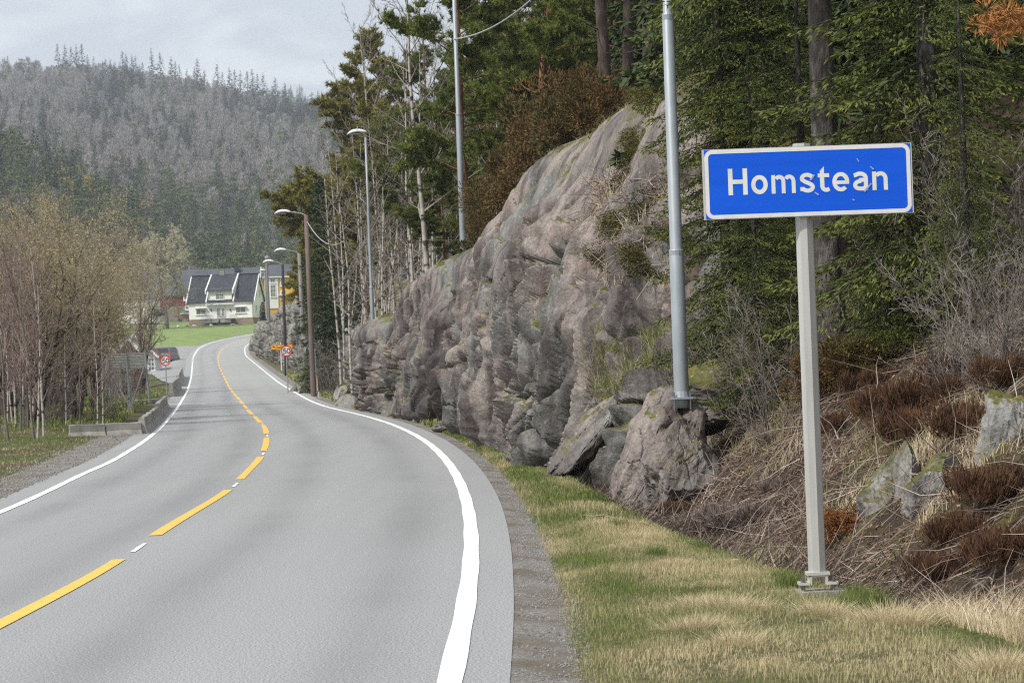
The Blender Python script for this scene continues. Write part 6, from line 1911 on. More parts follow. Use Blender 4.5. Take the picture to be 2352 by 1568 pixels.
# ------------------------------------------------------------------ far forest
def far_mat(name, a, b, tint):
    m = mat(name, [a, b], scale=.02, rough=.9, coord='World', detail=5)
    nt = m.node_tree; N, L = nt.nodes, nt.links; bs = N['Principled BSDF']
    src = bs.inputs['Base Color'].links[0].from_socket
    oi = N.new('ShaderNodeObjectInfo'); mx = N.new('ShaderNodeMixRGB'); L.new(oi.outputs['Random'], mx.inputs[0]); L.new(src, mx.inputs[1]); mx.inputs[2].default_value = (*tint, 1)
    L.new(mx.outputs[0], bs.inputs['Base Color'])
    return m


M['f_spruce'] = far_mat('far_spruce', (.018, .03, .014), (.028, .042, .018), (.035, .05, .022))
M['f_pine'] = far_mat('far_pine', (.04, .07, .022), (.065, .10, .03), (.115, .135, .045))
M['f_birch'] = far_mat('far_birch', (.17, .15, .135), (.225, .20, .18), (.32, .295, .27))
M['f_birch_r'] = far_mat('far_birch_red', (.22, .12, .11), (.27, .16, .145), (.33, .23, .2))
M['f_trunk'] = plain('far_trunk', (.33, .30, .27), .9)
M['f_trunk_r'] = plain('far_pine_trunk', (.16, .10, .07), .9)


def far_tree(kind, n, seed, size):
    """one unit tall; crown of small faces"""
    r = np.random.default_rng(seed)
    z = r.random(n)
    if kind == 'spruce':
        z = r.random(n) ** 1.25 * .96 + .03
        lay = np.floor(z * 15) / 15; fr = z * 15 % 1
        rad = .27 * (1 - z) ** .85 * (1.1 - .45 * fr) + .004
        size = size * (1.3 - z)[:, None]
        rr_ = rad * r.random(n) ** .45
    elif kind == 'pine':
        k = 16; kz = np.sort(r.uniform(.35, 1, k)); kr = .17 * np.sin(np.clip((kz - .25) / .85, 0, 1) * math.pi) ** .6
        ka = r.uniform(0, 6.28, k); kx = np.stack([np.cos(ka) * kr * .75, np.sin(ka) * kr * .75, kz * .94], 1)
        i = r.integers(0, k, n)
        c = kx[i] + r.normal(size=(n, 3)) * np.array([.045, .045, .022])
    else:
        z = .2 + .8 * r.random(n) ** .8
        rad = .17 * np.sin(np.clip((z - .12) / .95, 0, 1) * math.pi) ** .7
        rr_ = rad * r.random(n) ** .5
    if kind != 'pine':
        a = r.uniform(0, 6.28, n)
        c = np.stack([np.cos(a) * rr_, np.sin(a) * rr_, z - .25 * rr_ * (kind == 'spruce')], 1)
    if kind == 'birch':     # upswept twigs: thin slivers
        d = np.stack([c[:, 0] * 2.2, c[:, 1] * 2.2, .5 + 0 * z], 1) + r.normal(size=(n, 3)) * .22; d /= np.linalg.norm(d, axis=1, keepdims=True)
        s = np.cross(d, r.normal(size=(n, 3))); s /= np.linalg.norm(s, axis=1, keepdims=True)
        V = np.stack([c - s * size * .16, c + s * size * .16, c + d * size * 2.2], 1)
    elif kind == 'spruce':
        o = np.stack([np.cos(a), np.sin(a), -.35 + 0 * a], 1); s = np.stack([-np.sin(a), np.cos(a), 0 * a], 1)
        V = np.stack([c - s * size * .5 - o * size * .4, c + s * size * .5 - o * size * .4, c + o * size * 1.1 + r.normal(size=(n, 3)) * .008], 1)
    else:
        d = r.normal(size=(n, 3)); e = r.normal(size=(n, 3)); d /= np.linalg.norm(d, axis=1, keepdims=True); e /= np.linalg.norm(e, axis=1, keepdims=True)
        V = np.stack([c - d * size * .6, c + d * size * .6, c + e * size * .9], 1)
    V = V.reshape(-1, 3); F = np.arange(n * 3).reshape(-1, 3)
    tr = {'spruce': .012, 'pine': .013, 'birch': .009}[kind]
    tv, tf = tubes([(0, 0, -.05), (.01, 0, .45)], [(.01, 0, .45), (0, .01, .97)], np.array([tr, tr * .7]), np.array([tr * .7, .002]), 4)
    tf2 = tf + len(V)
    return np.concatenate([V, tv]), [F, tf2], np.concatenate([np.zeros(n, int), np.ones(len(tf), int)])


def far_proto(kind, n, seed, size, cm, tm):
    V, Fs, mi = far_tree(kind, n, seed, size)
    return npmesh('far_' + kind, V, Fs, [cm, tm], False, mi)


FT = {
    's': [far_proto('spruce', 420, 1, .055, M['f_spruce'], M['f_trunk_r']), far_proto('spruce', 400, 2, .06, M['f_spruce'], M['f_trunk_r'])],
    'p': [far_proto('pine', 330, 3, .045, M['f_pine'], M['f_trunk_r']), far_proto('pine', 330, 4, .045, M['f_pine'], M['f_trunk_r']), far_proto('pine', 300, 14, .05, M['f_pine'], M['f_trunk_r'])],
    'b': [far_proto('birch', 300, 5, .055, M['f_birch'], M['f_trunk']), far_proto('birch', 300, 6, .055, M['f_birch'], M['f_trunk']), far_proto('birch', 320, 7, .05, M['f_birch'], M['f_trunk'])],
    'r': [far_proto('birch', 520, 8, .045, M['f_birch_r'], M['f_trunk']), far_proto('birch', 520, 9, .045, M['f_birch_r'], M['f_trunk'])],
}


def scatter(name, label_kind, P, rot, scl, proto_mesh):
    """one 'stuff' object: geometry nodes put the same far tree on every point"""
    src = bpy.data.objects.new(name + '_source', proto_mesh)      # not linked to the scene
    n = len(P)
    me = bpy.data.meshes.new(name); me.vertices.add(n); me.vertices.foreach_set('co', np.asarray(P, np.float32).ravel())
    for k, a in (('rot', rot), ('scl', scl)):
        A = me.attributes.new(k, 'FLOAT', 'POINT'); A.data.foreach_set('value', np.asarray(a, np.float32))
    me.update()
    o = obj(name, me, kind='stuff')
    ng = bpy.data.node_groups.new(name, 'GeometryNodeTree')
    ng.interface.new_socket('Geometry', in_out='INPUT', socket_type='NodeSocketGeometry')
    ng.interface.new_socket('Geometry', in_out='OUTPUT', socket_type='NodeSocketGeometry')
    N, L = ng.nodes, ng.links
    gi, go = N.new('NodeGroupInput'), N.new('NodeGroupOutput')
    oi = N.new('GeometryNodeObjectInfo'); oi.inputs['Object'].default_value = src; oi.inputs['As Instance'].default_value = True
    ip = N.new('GeometryNodeInstanceOnPoints')
    na = N.new('GeometryNodeInputNamedAttribute'); na.data_type = 'FLOAT'; na.inputs['Name'].default_value = 'rot'
    nb_ = N.new('GeometryNodeInputNamedAttribute'); nb_.data_type = 'FLOAT'; nb_.inputs['Name'].default_value = 'scl'
    cx = N.new('ShaderNodeCombineXYZ'); L.new(na.outputs['Attribute'], cx.inputs['Z'])
    L.new(gi.outputs[0], ip.inputs['Points']); L.new(oi.outputs['Geometry'], ip.inputs['Instance'])
    L.new(cx.outputs[0], ip.inputs['Rotation']); L.new(nb_.outputs['Attribute'], ip.inputs['Scale'])
    L.new(ip.outputs[0], go.inputs[0])
    md = o.modifiers.new('scatter', 'NODES'); md.node_group = ng
    o['label'] = label_kind; o['category'] = 'forest'
    return o


def forest(n, Y0, Y1, c0, c1, mixf, seed, hs, label):
    """mixf(dirpx, Y) -> probabilities for s, p, b, r"""
    r = np.random.default_rng(seed)
    Y = np.sqrt(r.random(n) * (Y1 ** 2 - Y0 ** 2) + Y0 ** 2); c = r.uniform(c0, c1, n); X = c * Y / FP
    cl = fbm(np.stack([X / 45, Y / 90, X * 0], 1), 3, seed + 1)
    keep = r.random(n) < np.clip(1.15 + cl * .5, .35, 1)
    X, Y, c, cl = X[keep], Y[keep], c[keep], cl[keep]
    pr = mixf(c, Y, fbm(np.stack([X / 38, Y / 70, X * 0 + 5], 1), 3, seed + 2))
    u = r.random(len(X)); kind = np.zeros(len(X), int); acc = np.zeros(len(X))
    for i in range(4):
        kind = np.where((u >= acc) & (u < acc + pr[i]), i, kind); acc = acc + pr[i]
    Z = H(X, Y)
    for i, k in enumerate('spbr'):
        for v, me in enumerate(FT[k]):
            m = (kind == i) & (np.arange(len(X)) % len(FT[k]) == v)
            if m.sum() < 1: continue
            s_ = hs[k] * r.uniform(.6, 1.2, m.sum())
            scatter({'s': 'spruce_forest', 'p': 'pine_forest', 'b': 'birch_forest', 'r': 'birch_forest'}[k], label, np.stack([X[m], Y[m], Z[m]], 1), r.uniform(0, 6.28, m.sum()), s_, me)


def mix_main(c, Y, q):
    s_ = np.clip(.045 + 1.0 * np.clip(q - .25, 0, 1), 0, .7); p = np.clip(.07 + .45 * np.clip((c + 700) / 500, 0, 1) + .5 * np.clip(-q - .2, 0, 1) + .5 * np.clip((1080 - Y) / 150, 0, 1), 0, .75 - s_ * .5)
    return [s_, p, 1 - s_ - p, 0 * c]


def mix_mid(c, Y, q):
    s_ = .12 + .3 * np.clip(q, 0, 1); p = .78 - .3 * np.clip(q, 0, 1); return [s_, p, 1 - s_ - p, 0 * c]


forest(8600, 930, 1830, -1400, 300, mix_main, 3, {'s': 18, 'p': 14, 'b': 13, 'r': 10}, 'bare birch wood with scattered conifers covering the far hillside')
forest(2300, 610, 940, -1400, 300, mix_mid, 5, {'s': 13, 'p': 11, 'b': 9.5, 'r': 9}, 'green pine wood on the lower slope behind the farm')
forest(900, 2380, 2620, -900, -100, lambda c, Y, q: [.35 + 0 * c, .5 + 0 * c, .15 + 0 * c, 0 * c], 7, {'s': 15, 'p': 14, 'b': 11, 'r': 10}, 'blue hazy wood on the most distant ridge')
forest(190, 540, 610, -1000, -350, lambda c, Y, q: [.03 + 0 * c, .17 + 0 * c, .1 + 0 * c, .7 + 0 * c], 9, {'s': 10, 'p': 8, 'b': 8.5, 'r': 8}, 'reddish bare birch belt behind the farm roofs')

G = 'spruces on the skyline of the far ridge'
for i, (x, top) in enumerate([(135, 122), (152, 124), (166, 128), (178, 122), (190, 124), (203, 143), (222, 158), (245, 148), (255, 152), (263, 160), (284, 138), (292, 146), (305, 146), (313, 148), (329, 160), (350, 135), (370, 143), (395, 150), (404, 160), (413, 166), (455, 158), (448, 172), (470, 178), (500, 170), (512, 182), (528, 178), (540, 180), (553, 188), (568, 186), (580, 186), (592, 190), (605, 190), (632, 204), (655, 212), (20, 140), (40, 150)]):
    Y = 1690 + random.uniform(-50, 60)
    p = at(x, 200, Y); z = float(H(p.x, Y)); h = at(x, top, Y).z - z
    h = max(11, min(h * 1.3, 36))
    tag(obj('ridge_spruce', FT['s'][i % 2], loc=(p.x, Y, z - .3), rot=(0, 0, i * 1.3), scale=(h * (1.05 if i % 3 else .85),) * 2 + (h,)), 'dark spruce standing out on the skyline of the far wooded ridge', 'spruce', G)
G = 'single dark spruces on the far hillside'
for i, (x, y, Y, h) in enumerate([(193, 330, 1300, 20), (222, 300, 1350, 17), (290, 310, 1350, 17), (470, 430, 1050, 13), (505, 420, 1050, 17), (578, 440, 1000, 13), (545, 470, 960, 12), (372, 460, 950, 12), (415, 450, 980, 13), (440, 400, 1100, 14), (255, 240, 1500, 22), (215, 215, 1580, 20), (340, 300, 1350, 16), (100, 260, 1450, 20), (320, 520, 640, 13), (220, 420, 760, 12), (190, 400, 790, 12)]):
    p = at(x, y, Y); z = float(H(p.x, Y))
    tag(obj('hill_spruce', FT['s'][i % 2], loc=(p.x, Y, z - .3), rot=(0, 0, i), scale=(h * 1.1, h * 1.1, h)), 'single dark spruce among the bare trees of the far hillside', 'spruce', G)
G = 'rounded green pines on the lower left slope'
for i in range(60):
    Y = random.uniform(590, 800); c = random.uniform(-1250, -480); X = c * Y / FP
    h = random.uniform(10, 14)
    tag(obj('slope_pine', FT['p'][i % 3], loc=(X, Y, float(H(X, Y)) - .3), rot=(0, 0, i), scale=(h * 1.35, h * 1.35, h)), 'green pine on the lower slope between the farm and the far hill', 'pine', G)
G = 'reddish bare birches behind the farm'
for i in range(34):
    x = 395 + i * 8 + random.uniform(-5, 5); Y = random.uniform(535, 580); p = at(x, 600, Y); h = random.uniform(6.5, 9.5)
    tag(obj('birch', FT['r'][i % 2], loc=(p.x, Y, float(H(p.x, Y)) - .3), rot=(0, 0, i), scale=(h * 1.1, h * 1.1, h)), 'reddish bare birch in the row above the farm roofs', 'birch', G)


# ------------------------------------------------------------------ ground cover near the camera
def blades(P, h, w, lean, r, seg=1):
    n = len(P)
    a = r.uniform(0, 2 * math.pi, n)
    s = np.stack([np.cos(a), np.sin(a), 0 * a], 1) * (w / 2)[:, None]
    b = r.uniform(0, 2 * math.pi, n)
    l = np.stack([np.cos(b), np.sin(b), 0 * b], 1) * lean[:, None]
    tip = P + np.stack([0 * h, 0 * h, h], 1) + l
    mid = P + np.stack([0 * h, 0 * h, h * .6], 1) + l * .3
    V = np.stack([P - s, P + s, mid + s * .8, mid - s * .8, tip], 1).reshape(-1, 3)
    k = (np.arange(n) * 5)[:, None]
    return V, [k + np.array([[0, 1, 2, 3]]), k + np.array([[3, 2, 4]])]


def grass_patch(name, label, n, Y0, Y1, xf, zf, hs, seed, m, wd=.004, dens=None, tintf=None, pw=1.0, lean=.6):
    r = np.random.default_rng(seed)
    Y = Y0 + (Y1 - Y0) * r.random(n) ** pw; U = r.random(n); X = xf(Y, U)
    q = fbm(np.stack([X * 1.1, Y * .7, X * 0], 1), 3, seed + 1)
    q2 = fbm(np.stack([X * 4, Y * 2.2, X * 0 + 3], 1), 2, seed + 2)
    keep = r.random(n) < (dens(X, Y, U, q) if dens is not None else 1)
    X, Y, U, q, q2 = X[keep], Y[keep], U[keep], q[keep], q2[keep]
    Z = zf(X, Y)
    h = r.uniform(*hs, len(X)) * np.clip(1 + q2 * .5, .5, 1.6)
    k = 1 + np.clip(Y - 22, 0, 60) / 40
    V, F = blades(np.stack([X, Y, Z - .004], 1), h, r.uniform(.6, 1.3, len(X)) * wd * k, h * r.uniform(.1, lean, len(X)), r)
    t = np.clip((tintf(X, Y, U, q) if tintf else .35 + q * .5) + r.normal(size=len(X)) * .22, 0, 1)
    o = obj(name, npmesh(name, V, F, m, False, attr={'tint': np.repeat(t, 5)}), kind='stuff')
    o['label'] = label; o['category'] = 'grass'
    return o


vx = lambda Y, U: GR(Y) - .05 + (XF(Y) + .15 - GR(Y)) * U
vz = lambda X, Y: np.where(X < XF(Y), zverge(X, Y), bank(X, Y))


def vt(X, Y, U, q):
    return .53 - .42 * np.exp(-((X - GR(Y) - .30) / .22) ** 2) * np.clip((Y - 15) / 4, .2, 1) + q * .6 - .3 * np.clip((Y - 40) / 12, 0, 1) - .28 * np.exp(-((U - .93) / .08) ** 2)


grass_patch('verge_grass', 'short green and straw coloured grass on the road verge by the sign', 92000, 11, 26, vx, vz, (.018, .06), 1, M['grass'], .004, lambda X, Y, U, q: np.clip(.35 + (X - GR(Y)) / .15, .03, 1), vt, 1.0)
grass_patch('verge_grass', 'grass strip between gravel shoulder and ditch along the rock', 42000, 26, 62, vx, vz, (.03, .08), 2, M['grass'], .0055, lambda X, Y, U, q: np.clip(.5 + (X - GR(Y)) / .12, .05, 1), vt)
grass_patch('verge_grass', 'grass below the far rocks grass below the far rocks along the road', 14000, 62, 185, lambda Y, U: GR(Y) + (XF(Y) + 1.2 - GR(Y)) * U, vz, (.06, .16), 3, M['grass'], .02, None, lambda X, Y, U, q: .35 + q * .5)
grass_patch('verge_grass', 'green grass slope around the yellow direction sign', 14000, 152, 215, lambda Y, U: GR(Y) + 6 * U, vz, (.10, .25), 4, M['grass'], .03, None, lambda X, Y, U, q: .25 + q * .7)
grass_patch('verge_grass', 'straw coloured grass slope between the two rock walls', 12000, 90, 106, lambda Y, U: XF(Y) + 4.5 * U, vz, (.08, .25), 5, M['grass'], .02, None, lambda X, Y, U, q: .6 + q * .5)
lz = lambda X, Y: left(X, Y)
grass_patch('verge_grass', 'mown brownish green grass on the left verge', 24000, 34, 72, lambda Y, U: GL(Y) + .15 - 8 * U, lz, (.02, .07), 6, M['grass'], .008, lambda X, Y, U, q: np.clip(.25 + U * 9, .1, 1), lambda X, Y, U, q: .34 + q * .5)
grass_patch('verge_grass', 'bright green grass mound behind the concrete barriers', 18000, 72, 175, lambda Y, U: GL(Y) - .45 - 7 * U, lz, (.06, .2), 8, M['grass'], .02, None, lambda X, Y, U, q: .12 + q * .45)
grass_patch('bank_grass', 'tufts of grass on the brown bank right of the ditch', 26000, 15, 36, lambda Y, U: XF(Y) + .1 + 3.2 * U, lambda X, Y: bank(X, Y), (.04, .16), 9, M['grass'], .0045, lambda X, Y, U, q: np.clip(q * 2.2 - .35, 0, 1), lambda X, Y, U, q: .45 + q * .3, 1.0, 1.0)
grass_patch('bank_grass', 'long pale dead grass hanging over the ditch at the lower right', 9000, 13.5, 17.2, lambda Y, U: XF(Y) - .05 + 1.1 * U, lambda X, Y: bank(X, Y), (.06, .22), 10, M['straw'], .004, lambda X, Y, U, q: np.clip(.7 + q * 1.5, 0, 1) * (X / Y * FP > 930), lambda X, Y, U, q: .3 + q, 1.0, 1.3)
grass_patch('bank_grass', 'withered grass high on the bank at the right', 16000, 20, 27, lambda Y, U: XF(Y) + 1.2 + 2.2 * U, lambda X, Y: bank(X, Y), (.06, .18), 11, M['straw'], .005, lambda X, Y, U, q: np.clip(-.35 + q * 2.2, 0, .6), lambda X, Y, U, q: .1 + q, 1.0, 1.0)

G = 'pale withered grass tufts on the verge near the sign'
TM = []
for v in range(3):
    r = np.random.default_rng(50 + v); n = 900
    P = np.stack([r.normal(0, .07, n), r.normal(0, .06, n), 0 * np.ones(n) - .01], 1)
    h = r.uniform(.05, .15, n); a = np.arctan2(P[:, 1], P[:, 0]); rad = np.hypot(P[:, 0], P[:, 1])
    V, F = blades(P, h, r.uniform(.0015, .0035, n), h * r.uniform(.1, .5, n), r)
    V = V.reshape(n, 5, 3); out = np.stack([np.cos(a), np.sin(a), 0 * a], 1) * (rad * .9)[:, None]
    V[:, 4] += out * 1.2; V[:, 2:4] += out[:, None] * .5
    TM.append(npmesh('grass_tuft', V.reshape(-1, 3), F, M['straw'], False, attr={'tint': np.repeat(np.clip(r.normal(.6, .25, n), 0, 1), 5)}))
for i, (x, y, s_, w) in enumerate([(1600, 1395, 1.0, 'left of the sign post, upper left of the big pale patch'), (1660, 1400, 1.1, 'in the middle of the big pale patch left of the sign post'), (1715, 1405, 1.0, 'right end of the big pale patch left of the sign post'), (1585, 1445, .95, 'lower left of the big pale patch'), (1655, 1440, .8, 'below the middle of the big pale patch'),
                                    (1690, 1478, .95, 'alone below the big pale patch'), (1890, 1408, 1.0, 'right in front of the concrete foot of the sign'), (2045, 1425, 1.25, 'wide one right of the sign post'), (2085, 1430, .9, 'at the right end of the wide one'), (1545, 1298, .8, 'small one beside the ditch further up the verge'),
                                    (2290, 1535, 1.1, 'at the bottom right corner'), (1640, 1345, .7, 'thin one above the big pale patch'), (1465, 1235, .7, 'small one far up the verge by the ditch'), (1990, 1415, .6, 'thin one between the sign post and the wide one'), (1560, 1350, .6, 'faint one at the upper left of the pale patch')]):
    p = gp(x, y)
    tag(obj('grass_tuft', TM[i % 3], loc=(p.x, p.y, p.z - .03), rot=(0, 0, i * 1.4), scale=(s_, s_, s_)), 'pale grass tuft ' + w, 'grass tuft', G)
G = 'green grass tufts round the sign foot'
TG = []
r = np.random.default_rng(60); n = 500
P = np.stack([r.normal(0, .06, n), r.normal(0, .06, n), -.01 * np.ones(n)], 1); h = r.uniform(.06, .17, n)
V, F = blades(P, h, r.uniform(.002, .005, n), h * r.uniform(.1, .5, n), r)
TG = npmesh('grass_tuft', V, F, M['grass'], False, attr={'tint': np.repeat(np.clip(r.normal(.08, .12, n), 0, 1), 5)})
for i, (x, y, s_, w) in enumerate([(1815, 1345, 1.1, 'just left of the sign bracket'), (1790, 1330, .8, 'a step left of the sign bracket'), (1970, 1375, 1.0, 'just right of the sign bracket'), (2010, 1385, 1.0, 'two steps right of the sign bracket'), (1420, 1210, .9, 'at the verge edge by the ditch far up'), (1940, 1385, .8, 'beside the corner of the concrete foot'), (1510, 1275, .9, 'on the verge left of the small pale tuft')]):
    p = gp(x, y)
    tag(obj('grass_tuft', TG, loc=(p.x, p.y, p.z - .03), rot=(0, 0, i * 1.4), scale=(s_, s_, s_)), 'fresh green grass tuft, ' + w, 'grass tuft', G)


def debris(name, label, n, Y0, Y1, d0, d1, seed, m, L=(.05, .35), rad=(.0012, .004), curl=.35, dens=None, lift_=.02, upf=.35):
    """bent dead twigs lying on the bank"""
    r = np.random.default_rng(seed)
    Y = r.uniform(Y0, Y1, n); D = r.uniform(d0, d1, n); X = XF(Y) + D
    q = fbm(np.stack([X * 1.3, Y * .9, X * 0], 1), 3, seed + 1)
    k = r.random(n) < (dens(D, Y, q) if dens else 1); X, Y, D = X[k], Y[k], D[k]; n = len(X)
    p = np.stack([X, Y, bank(X, Y) + r.uniform(0, lift_, n)], 1)
    a = r.uniform(0, 6.28, n); e = r.normal(.0, upf, n)
    d = np.stack([np.cos(a) * np.cos(e), np.sin(a) * np.cos(e) * .8, np.abs(np.sin(e)) + .45 * np.cos(a)], 1)
    l = (r.uniform(0, 1, n) ** 2 * (L[1] - L[0]) + L[0])[:, None]; ra = r.uniform(*rad, n)
    P0, P1, A, B = [], [], [], []
    for s_ in range(3):
        e_ = p + d * l / 3; P0.append(p); P1.append(e_); A.append(ra * (1 - s_ * .28)); B.append(ra * (1 - (s_ + 1) * .28)); p = e_
        d = d + r.normal(size=d.shape) * curl * .6
    V, F = tubes(np.concatenate(P0), np.concatenate(P1), np.concatenate(A), np.concatenate(B), 3)
    t = np.tile(np.clip(r.normal(.3, .3, n), 0, 1), 3)
    o = obj(name, npmesh(name, V, F, m, False, attr={'tint': np.repeat(t, 6)}), kind='stuff'); o['label'] = label; o['category'] = 'twigs'
    return o


debris('dead_twigs', 'tangle of dead twigs and roots on the brown bank behind the sign', 11500, 15.5, 34, .05, 3.8, 1, M['twig_debris'], (.05, .4))
debris('dead_twigs', 'larger dead branches strewn on the bank', 1500, 16, 33, .1, 3.6, 2, M['twig_debris'], (.3, .9), (.004, .009), .4, None, .05, .45)
debris('dead_twigs', 'dark twigs lying in the ditch', 2500, 17, 42, -.05, .55, 3, M['bark_brown'], (.1, .5), (.002, .005), .3)


def litter(n, Y0, Y1, d0, d1, seed):
    r = np.random.default_rng(seed)
    Y = r.uniform(Y0, Y1, n); D = r.uniform(d0, d1, n); X = XF(Y) + D
    c = np.stack([X, Y, bank(X, Y) + r.uniform(-.002, .02, n)], 1)
    a = r.normal(size=(n, 3)); a /= np.linalg.norm(a, axis=1, keepdims=True)
    b = np.cross(a, r.normal(size=(n, 3))); b /= np.linalg.norm(b, axis=1, keepdims=True)
    s_ = r.uniform(.008, .026, (n, 1))
    V = np.stack([c - a * s_, c - b * s_ * .5, c + a * s_, c + b * s_ * .5], 1).reshape(-1, 3)
    F = (np.arange(n) * 4)[:, None] + np.array([[0, 1, 2, 3]])
    o = obj('leaf_litter', npmesh('leaf_litter', V, F, M['litter'], False, attr={'tint': np.repeat(np.clip(r.normal(.3, .3, n), 0, 1), 4)}), kind='stuff')
    o['label'] = 'brown dead leaves and bark flakes covering the bank'; o['category'] = 'litter'


litter(36000, 15, 35, .0, 3.8, 4)


def gravel_bits(n, Y0, Y1, xf, zf, seed, s0, s1):
    r = np.random.default_rng(seed)
    Y = Y0 + (Y1 - Y0) * r.random(n) ** 1.5; X = xf(Y, r.random(n)); c = np.stack([X, Y, zf(X, Y)], 1)
    base = np.array([[1, 0, 0], [0, 1, 0], [-1, 0, 0], [0, -1, 0], [0, 0, .8]])
    s_ = (s0 + (s1 - s0) * r.random((n, 1, 1)) ** 3); a = r.uniform(0, 6.28, n)
    Rm = np.stack([np.stack([np.cos(a), -np.sin(a), 0 * a], 1), np.stack([np.sin(a), np.cos(a), 0 * a], 1), np.stack([0 * a, 0 * a, 1 + 0 * a], 1)], 1)
    V = (np.einsum('nij,kj->nki', Rm, base) * r.uniform(.6, 1.3, (n, 5, 1)) * s_ + c[:, None]).reshape(-1, 3)
    k = (np.arange(n) * 5)[:, None]
    F = np.stack([k + np.array([[i, (i + 1) % 4, 4]]) for i in range(4)], 1).reshape(-1, 3)
    o = obj('gravel_stones', npmesh('gravel_stones', V, F, mat('gravel_stone', [(.07, .066, .062), (.17, .165, .158), (.30, .29, .275)], scale=60, coord='World', detail=1), False), kind='stuff')
    o['label'] = 'loose gravel stones on the road shoulder'; o['category'] = 'gravel'


gravel_bits(22000, 12, 45, lambda Y, U: AR(Y) - .02 + (GR(Y) + .12 - AR(Y)) * U, lambda X, Y: g(Y) - .012 - .02 * np.clip((X - AR(Y)) / .3, 0, 1), 5, .003, .012)
gravel_bits(8000, 30, 75, lambda Y, U: AL(Y) + .05 + (GL(Y) - .4 - AL(Y)) * U, lambda X, Y: g(Y) - .004 + 0 * X, 6, .006, .04)

# fallen dead branches on the bank
for i, (x0_, y0_, x1_, y1_, r_, w) in enumerate([(1628, 1065, 1775, 905, .018, 'long stripped dead branch lying up the bank between boulder and sign post'), (1735, 1150, 1800, 1075, .010, 'short straight dead stick left of the sign post'), (1758, 820, 1778, 775, .016, 'upright broken stump of wood above the mossy mound'), (1825, 1300, 1832, 1262, .012, 'small upright stick beside the sign post foot'),
                                              (2200, 735, 2352, 800, .020, 'pale dead branch reaching in from the right edge'), (2180, 720, 2352, 745, .012, 'thin pale dead branch above the thicker one at the right edge'), (1330, 1190, 1450, 1205, .008, 'thin dead branch lying at the ditch below the slab'), (1620, 1000, 1650, 940, .009, 'dead root hanging over the cracked ledge'),
                                              (2080, 1000, 2180, 1100, .008, 'dead branch arching over the split rocks'), (1930, 1010, 1990, 900, .009, 'crooked dead twig right of the sign post')]):
    a = on_bank(x0_, y0_, 14); b = on_bank(x1_, y1_, 14)
    if abs(a.y - b.y) > 8: b = at(x1_, y1_, a.y)
    a.z += r_ + .02; b.z += r_ + .05
    pts = [a.lerp(b, k / 7) + Vector((random.gauss(0, .012), random.gauss(0, .012), random.gauss(0, .015))) for k in range(8)]
    o = MB().tube(pts, [r_ * (1.1 - .09 * k) for k in range(8)], 7).build('dead_branch', M['wood_dead'], smooth=True)
    tag(o, w, 'branch')
    for k in (2, 4, 5):
        q = pts[k]; e = q + Vector((random.uniform(-.12, .12), random.uniform(-.1, .1), random.uniform(.03, .16)))
        MB().tube([q, q.lerp(e, .5) + Vector((.01, 0, .01)), e], [r_ * .4, r_ * .3, r_ * .15], 5).build('side_twig', M['wood_dead'], o)
p = on_bank(1690, 1288, 14)
tag(MB().box((p.x, p.y, p.z + .01), (.055, .04, .012), rz=.4, bev=.008).build('litter_scrap', M['sign_white']), 'small white scrap of litter at the ditch left of the sign post', 'litter')


# ------------------------------------------------------------------ air
hz = bpy.data.materials.new('haze'); hz.use_nodes = True
_N, _L = hz.node_tree.nodes, hz.node_tree.links
_N.clear()
_o = _N.new('ShaderNodeOutputMaterial'); _v = _N.new('ShaderNodeVolumePrincipled')
_v.inputs['Color'].default_value = (.80, .88, 1.0, 1)
_v.inputs['Density'].default_value = .00017
_v.inputs['Anisotropy'].default_value = 0.0
_L.new(_v.outputs[0], _o.inputs['Volume'])
hb = MB().box((0, 1420, 150), (6400, 2960, 330)).build('haze', hz)
hb['kind'] = 'stuff'


# ------------------------------------------------------------------ growth on the ledges of the big rock
def on_rock(pxr, pyr, n, r, nz=.45):
    G3 = CL1; du = np.gradient(G3, axis=1); dv = np.gradient(G3, axis=0); Nn = np.cross(du, dv); Nn /= np.linalg.norm(Nn, axis=2, keepdims=True) + 1e-9
    Nn = np.where(Nn[..., 2:3] < 0, -Nn, Nn)
    P = G3.reshape(-1, 3); Z = Nn.reshape(-1, 3)[:, 2]
    v = P - np.array([0, 0, EYE]); fx = v @ np.array(_f); px = 1176 + FP * (v @ np.array(_r)) / fx; py = 784 - FP * (v @ np.array(_u)) / fx
    m = (px > pxr[0]) & (px < pxr[1]) & (py > pyr[0]) & (py < pyr[1]) & (Z > nz)
    idx = np.where(m)[0]
    if len(idx) == 0: return np.zeros((0, 3))
    return P[r.choice(idx, n)] + r.normal(size=(n, 3)) * np.array([.02, .05, .01])


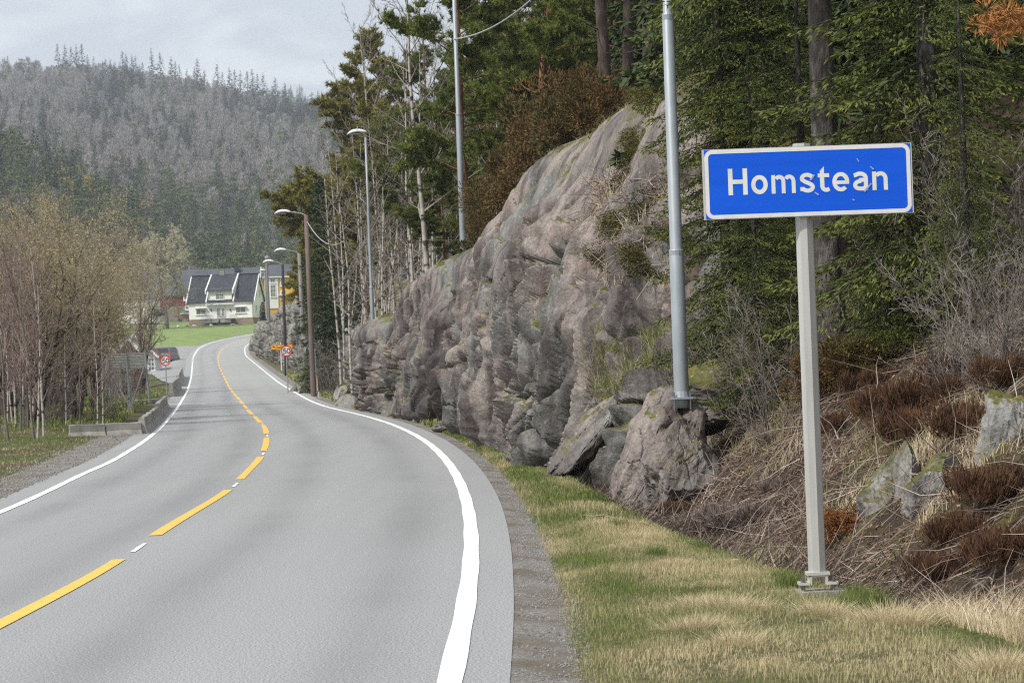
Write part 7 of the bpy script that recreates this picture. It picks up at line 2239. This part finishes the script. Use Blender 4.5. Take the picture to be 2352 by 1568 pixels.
r = np.random.default_rng(77)
for (pxr, pyr, n, nz, h_, tint, lab, mm) in [((1340, 1555), (755, 905), 5000, .35, (.08, .28), .3, 'green and straw coloured grass growing on the slanting ledge of the big rock', 'grass'),
                                         ((900, 1300), (820, 1075), 2600, .5, (.06, .2), .1, 'fresh grass tufts in cracks low on the big rock', 'grass'),
                                         ((1250, 1600), (230, 420), 2500, .45, (.05, .2), .6, 'dry grass along the upper edge of the big rock', 'grass'),
                                         ((1360, 1560), (420, 660), 2600, .25, (.05, .22), .8, 'withered grass hanging in the mossy hollow of the big rock', 'straw')]:
    P = on_rock(pxr, pyr, n, r, nz)
    if len(P):
        q = fbm(P * np.array([1.5, .8, 1.5]), 2, 4); P = P[q > -.15]
        h = r.uniform(*h_, len(P)); V, F = blades(P - np.array([0, 0, .02]), h, r.uniform(.004, .010, len(P)), h * r.uniform(.3, 1.2, len(P)), r)
        o = obj('ledge_grass', npmesh('ledge_grass', V, F, M[mm], False, attr={'tint': np.repeat(np.clip(r.normal(tint, .2, len(P)), 0, 1), 5)}), kind='stuff'); o['label'] = lab; o['category'] = 'grass'
P = on_rock((1370, 1560), (410, 640), 1500, r, .2)
if len(P):
    d = r.normal(size=P.shape) * np.array([1, 1, .8]); d /= np.linalg.norm(d, axis=1, keepdims=True); l = (r.random(len(P)) ** 2 * .6 + .1)[:, None]; ra = r.uniform(.003, .010, len(P))
    A = P + d * l / 2; B = A + (d + r.normal(size=d.shape) * .5) * l / 2
    V, F = tubes(np.concatenate([P, A]), np.concatenate([A, B]), np.concatenate([ra, ra * .7]), np.concatenate([ra * .7, ra * .3]), 3)
    o = obj('dead_twigs', npmesh('dead_twigs', V, F, M['twig_debris'], False, attr={'tint': np.repeat(np.tile(np.clip(r.normal(.4, .3, len(P)), 0, 1), 2), 6)}), kind='stuff'); o['label'] = 'tangled dead twigs in the mossy hollow of the big rock left of the steel pole'; o['category'] = 'twigs'
MSS = bush_mesh('moss_cushion', 41, .5, .35, 7000, mat('dark_moss', [(.018, .02, .005), (.05, .048, .010), (.10, .085, .016)], scale=9, coord='World', attr=('tint', (.14, .12, .02))), .035, .006, up=-.1, lumps=26, lrr=(.2, .5))
for i, (x, y, s_, w) in enumerate([(1455, 400, .9, 'at the upper left of the mossy hollow'), (1500, 350, 1.1, 'below the crest left of the steel pole'), (1440, 505, 1.0, 'over the mossy hollow'), (1500, 600, 1.2, 'darkest one, under the hollow'), (1390, 590, .9, 'at the left end of the hollow'), (1370, 640, .7, 'lower left below the hollow'),
                                    (1500, 480, 1.1, 'in the middle of the hollow'), (1420, 905, .7, 'below the grassy ledge'), (1470, 300, .8, 'on the bare upper slab'), (1540, 250, 1.2, 'just below the crest at the steel pole'), (1545, 560, 1.0, 'right behind the steel pole')]):
    P = on_rock((x - 14, x + 14), (y - 14, y + 14), 1, r, .0)
    if len(P):
        p = P[0]
        tag(obj('moss_cushion', MSS, loc=(p[0] + .05, p[1] + .1, p[2] - .12), rot=(R(-20), R(-25), i), scale=(s_, s_ * 1.2, s_ * .7)), 'dark moss cushion on the big rock, ' + w, 'moss', 'moss cushions on the big rock')
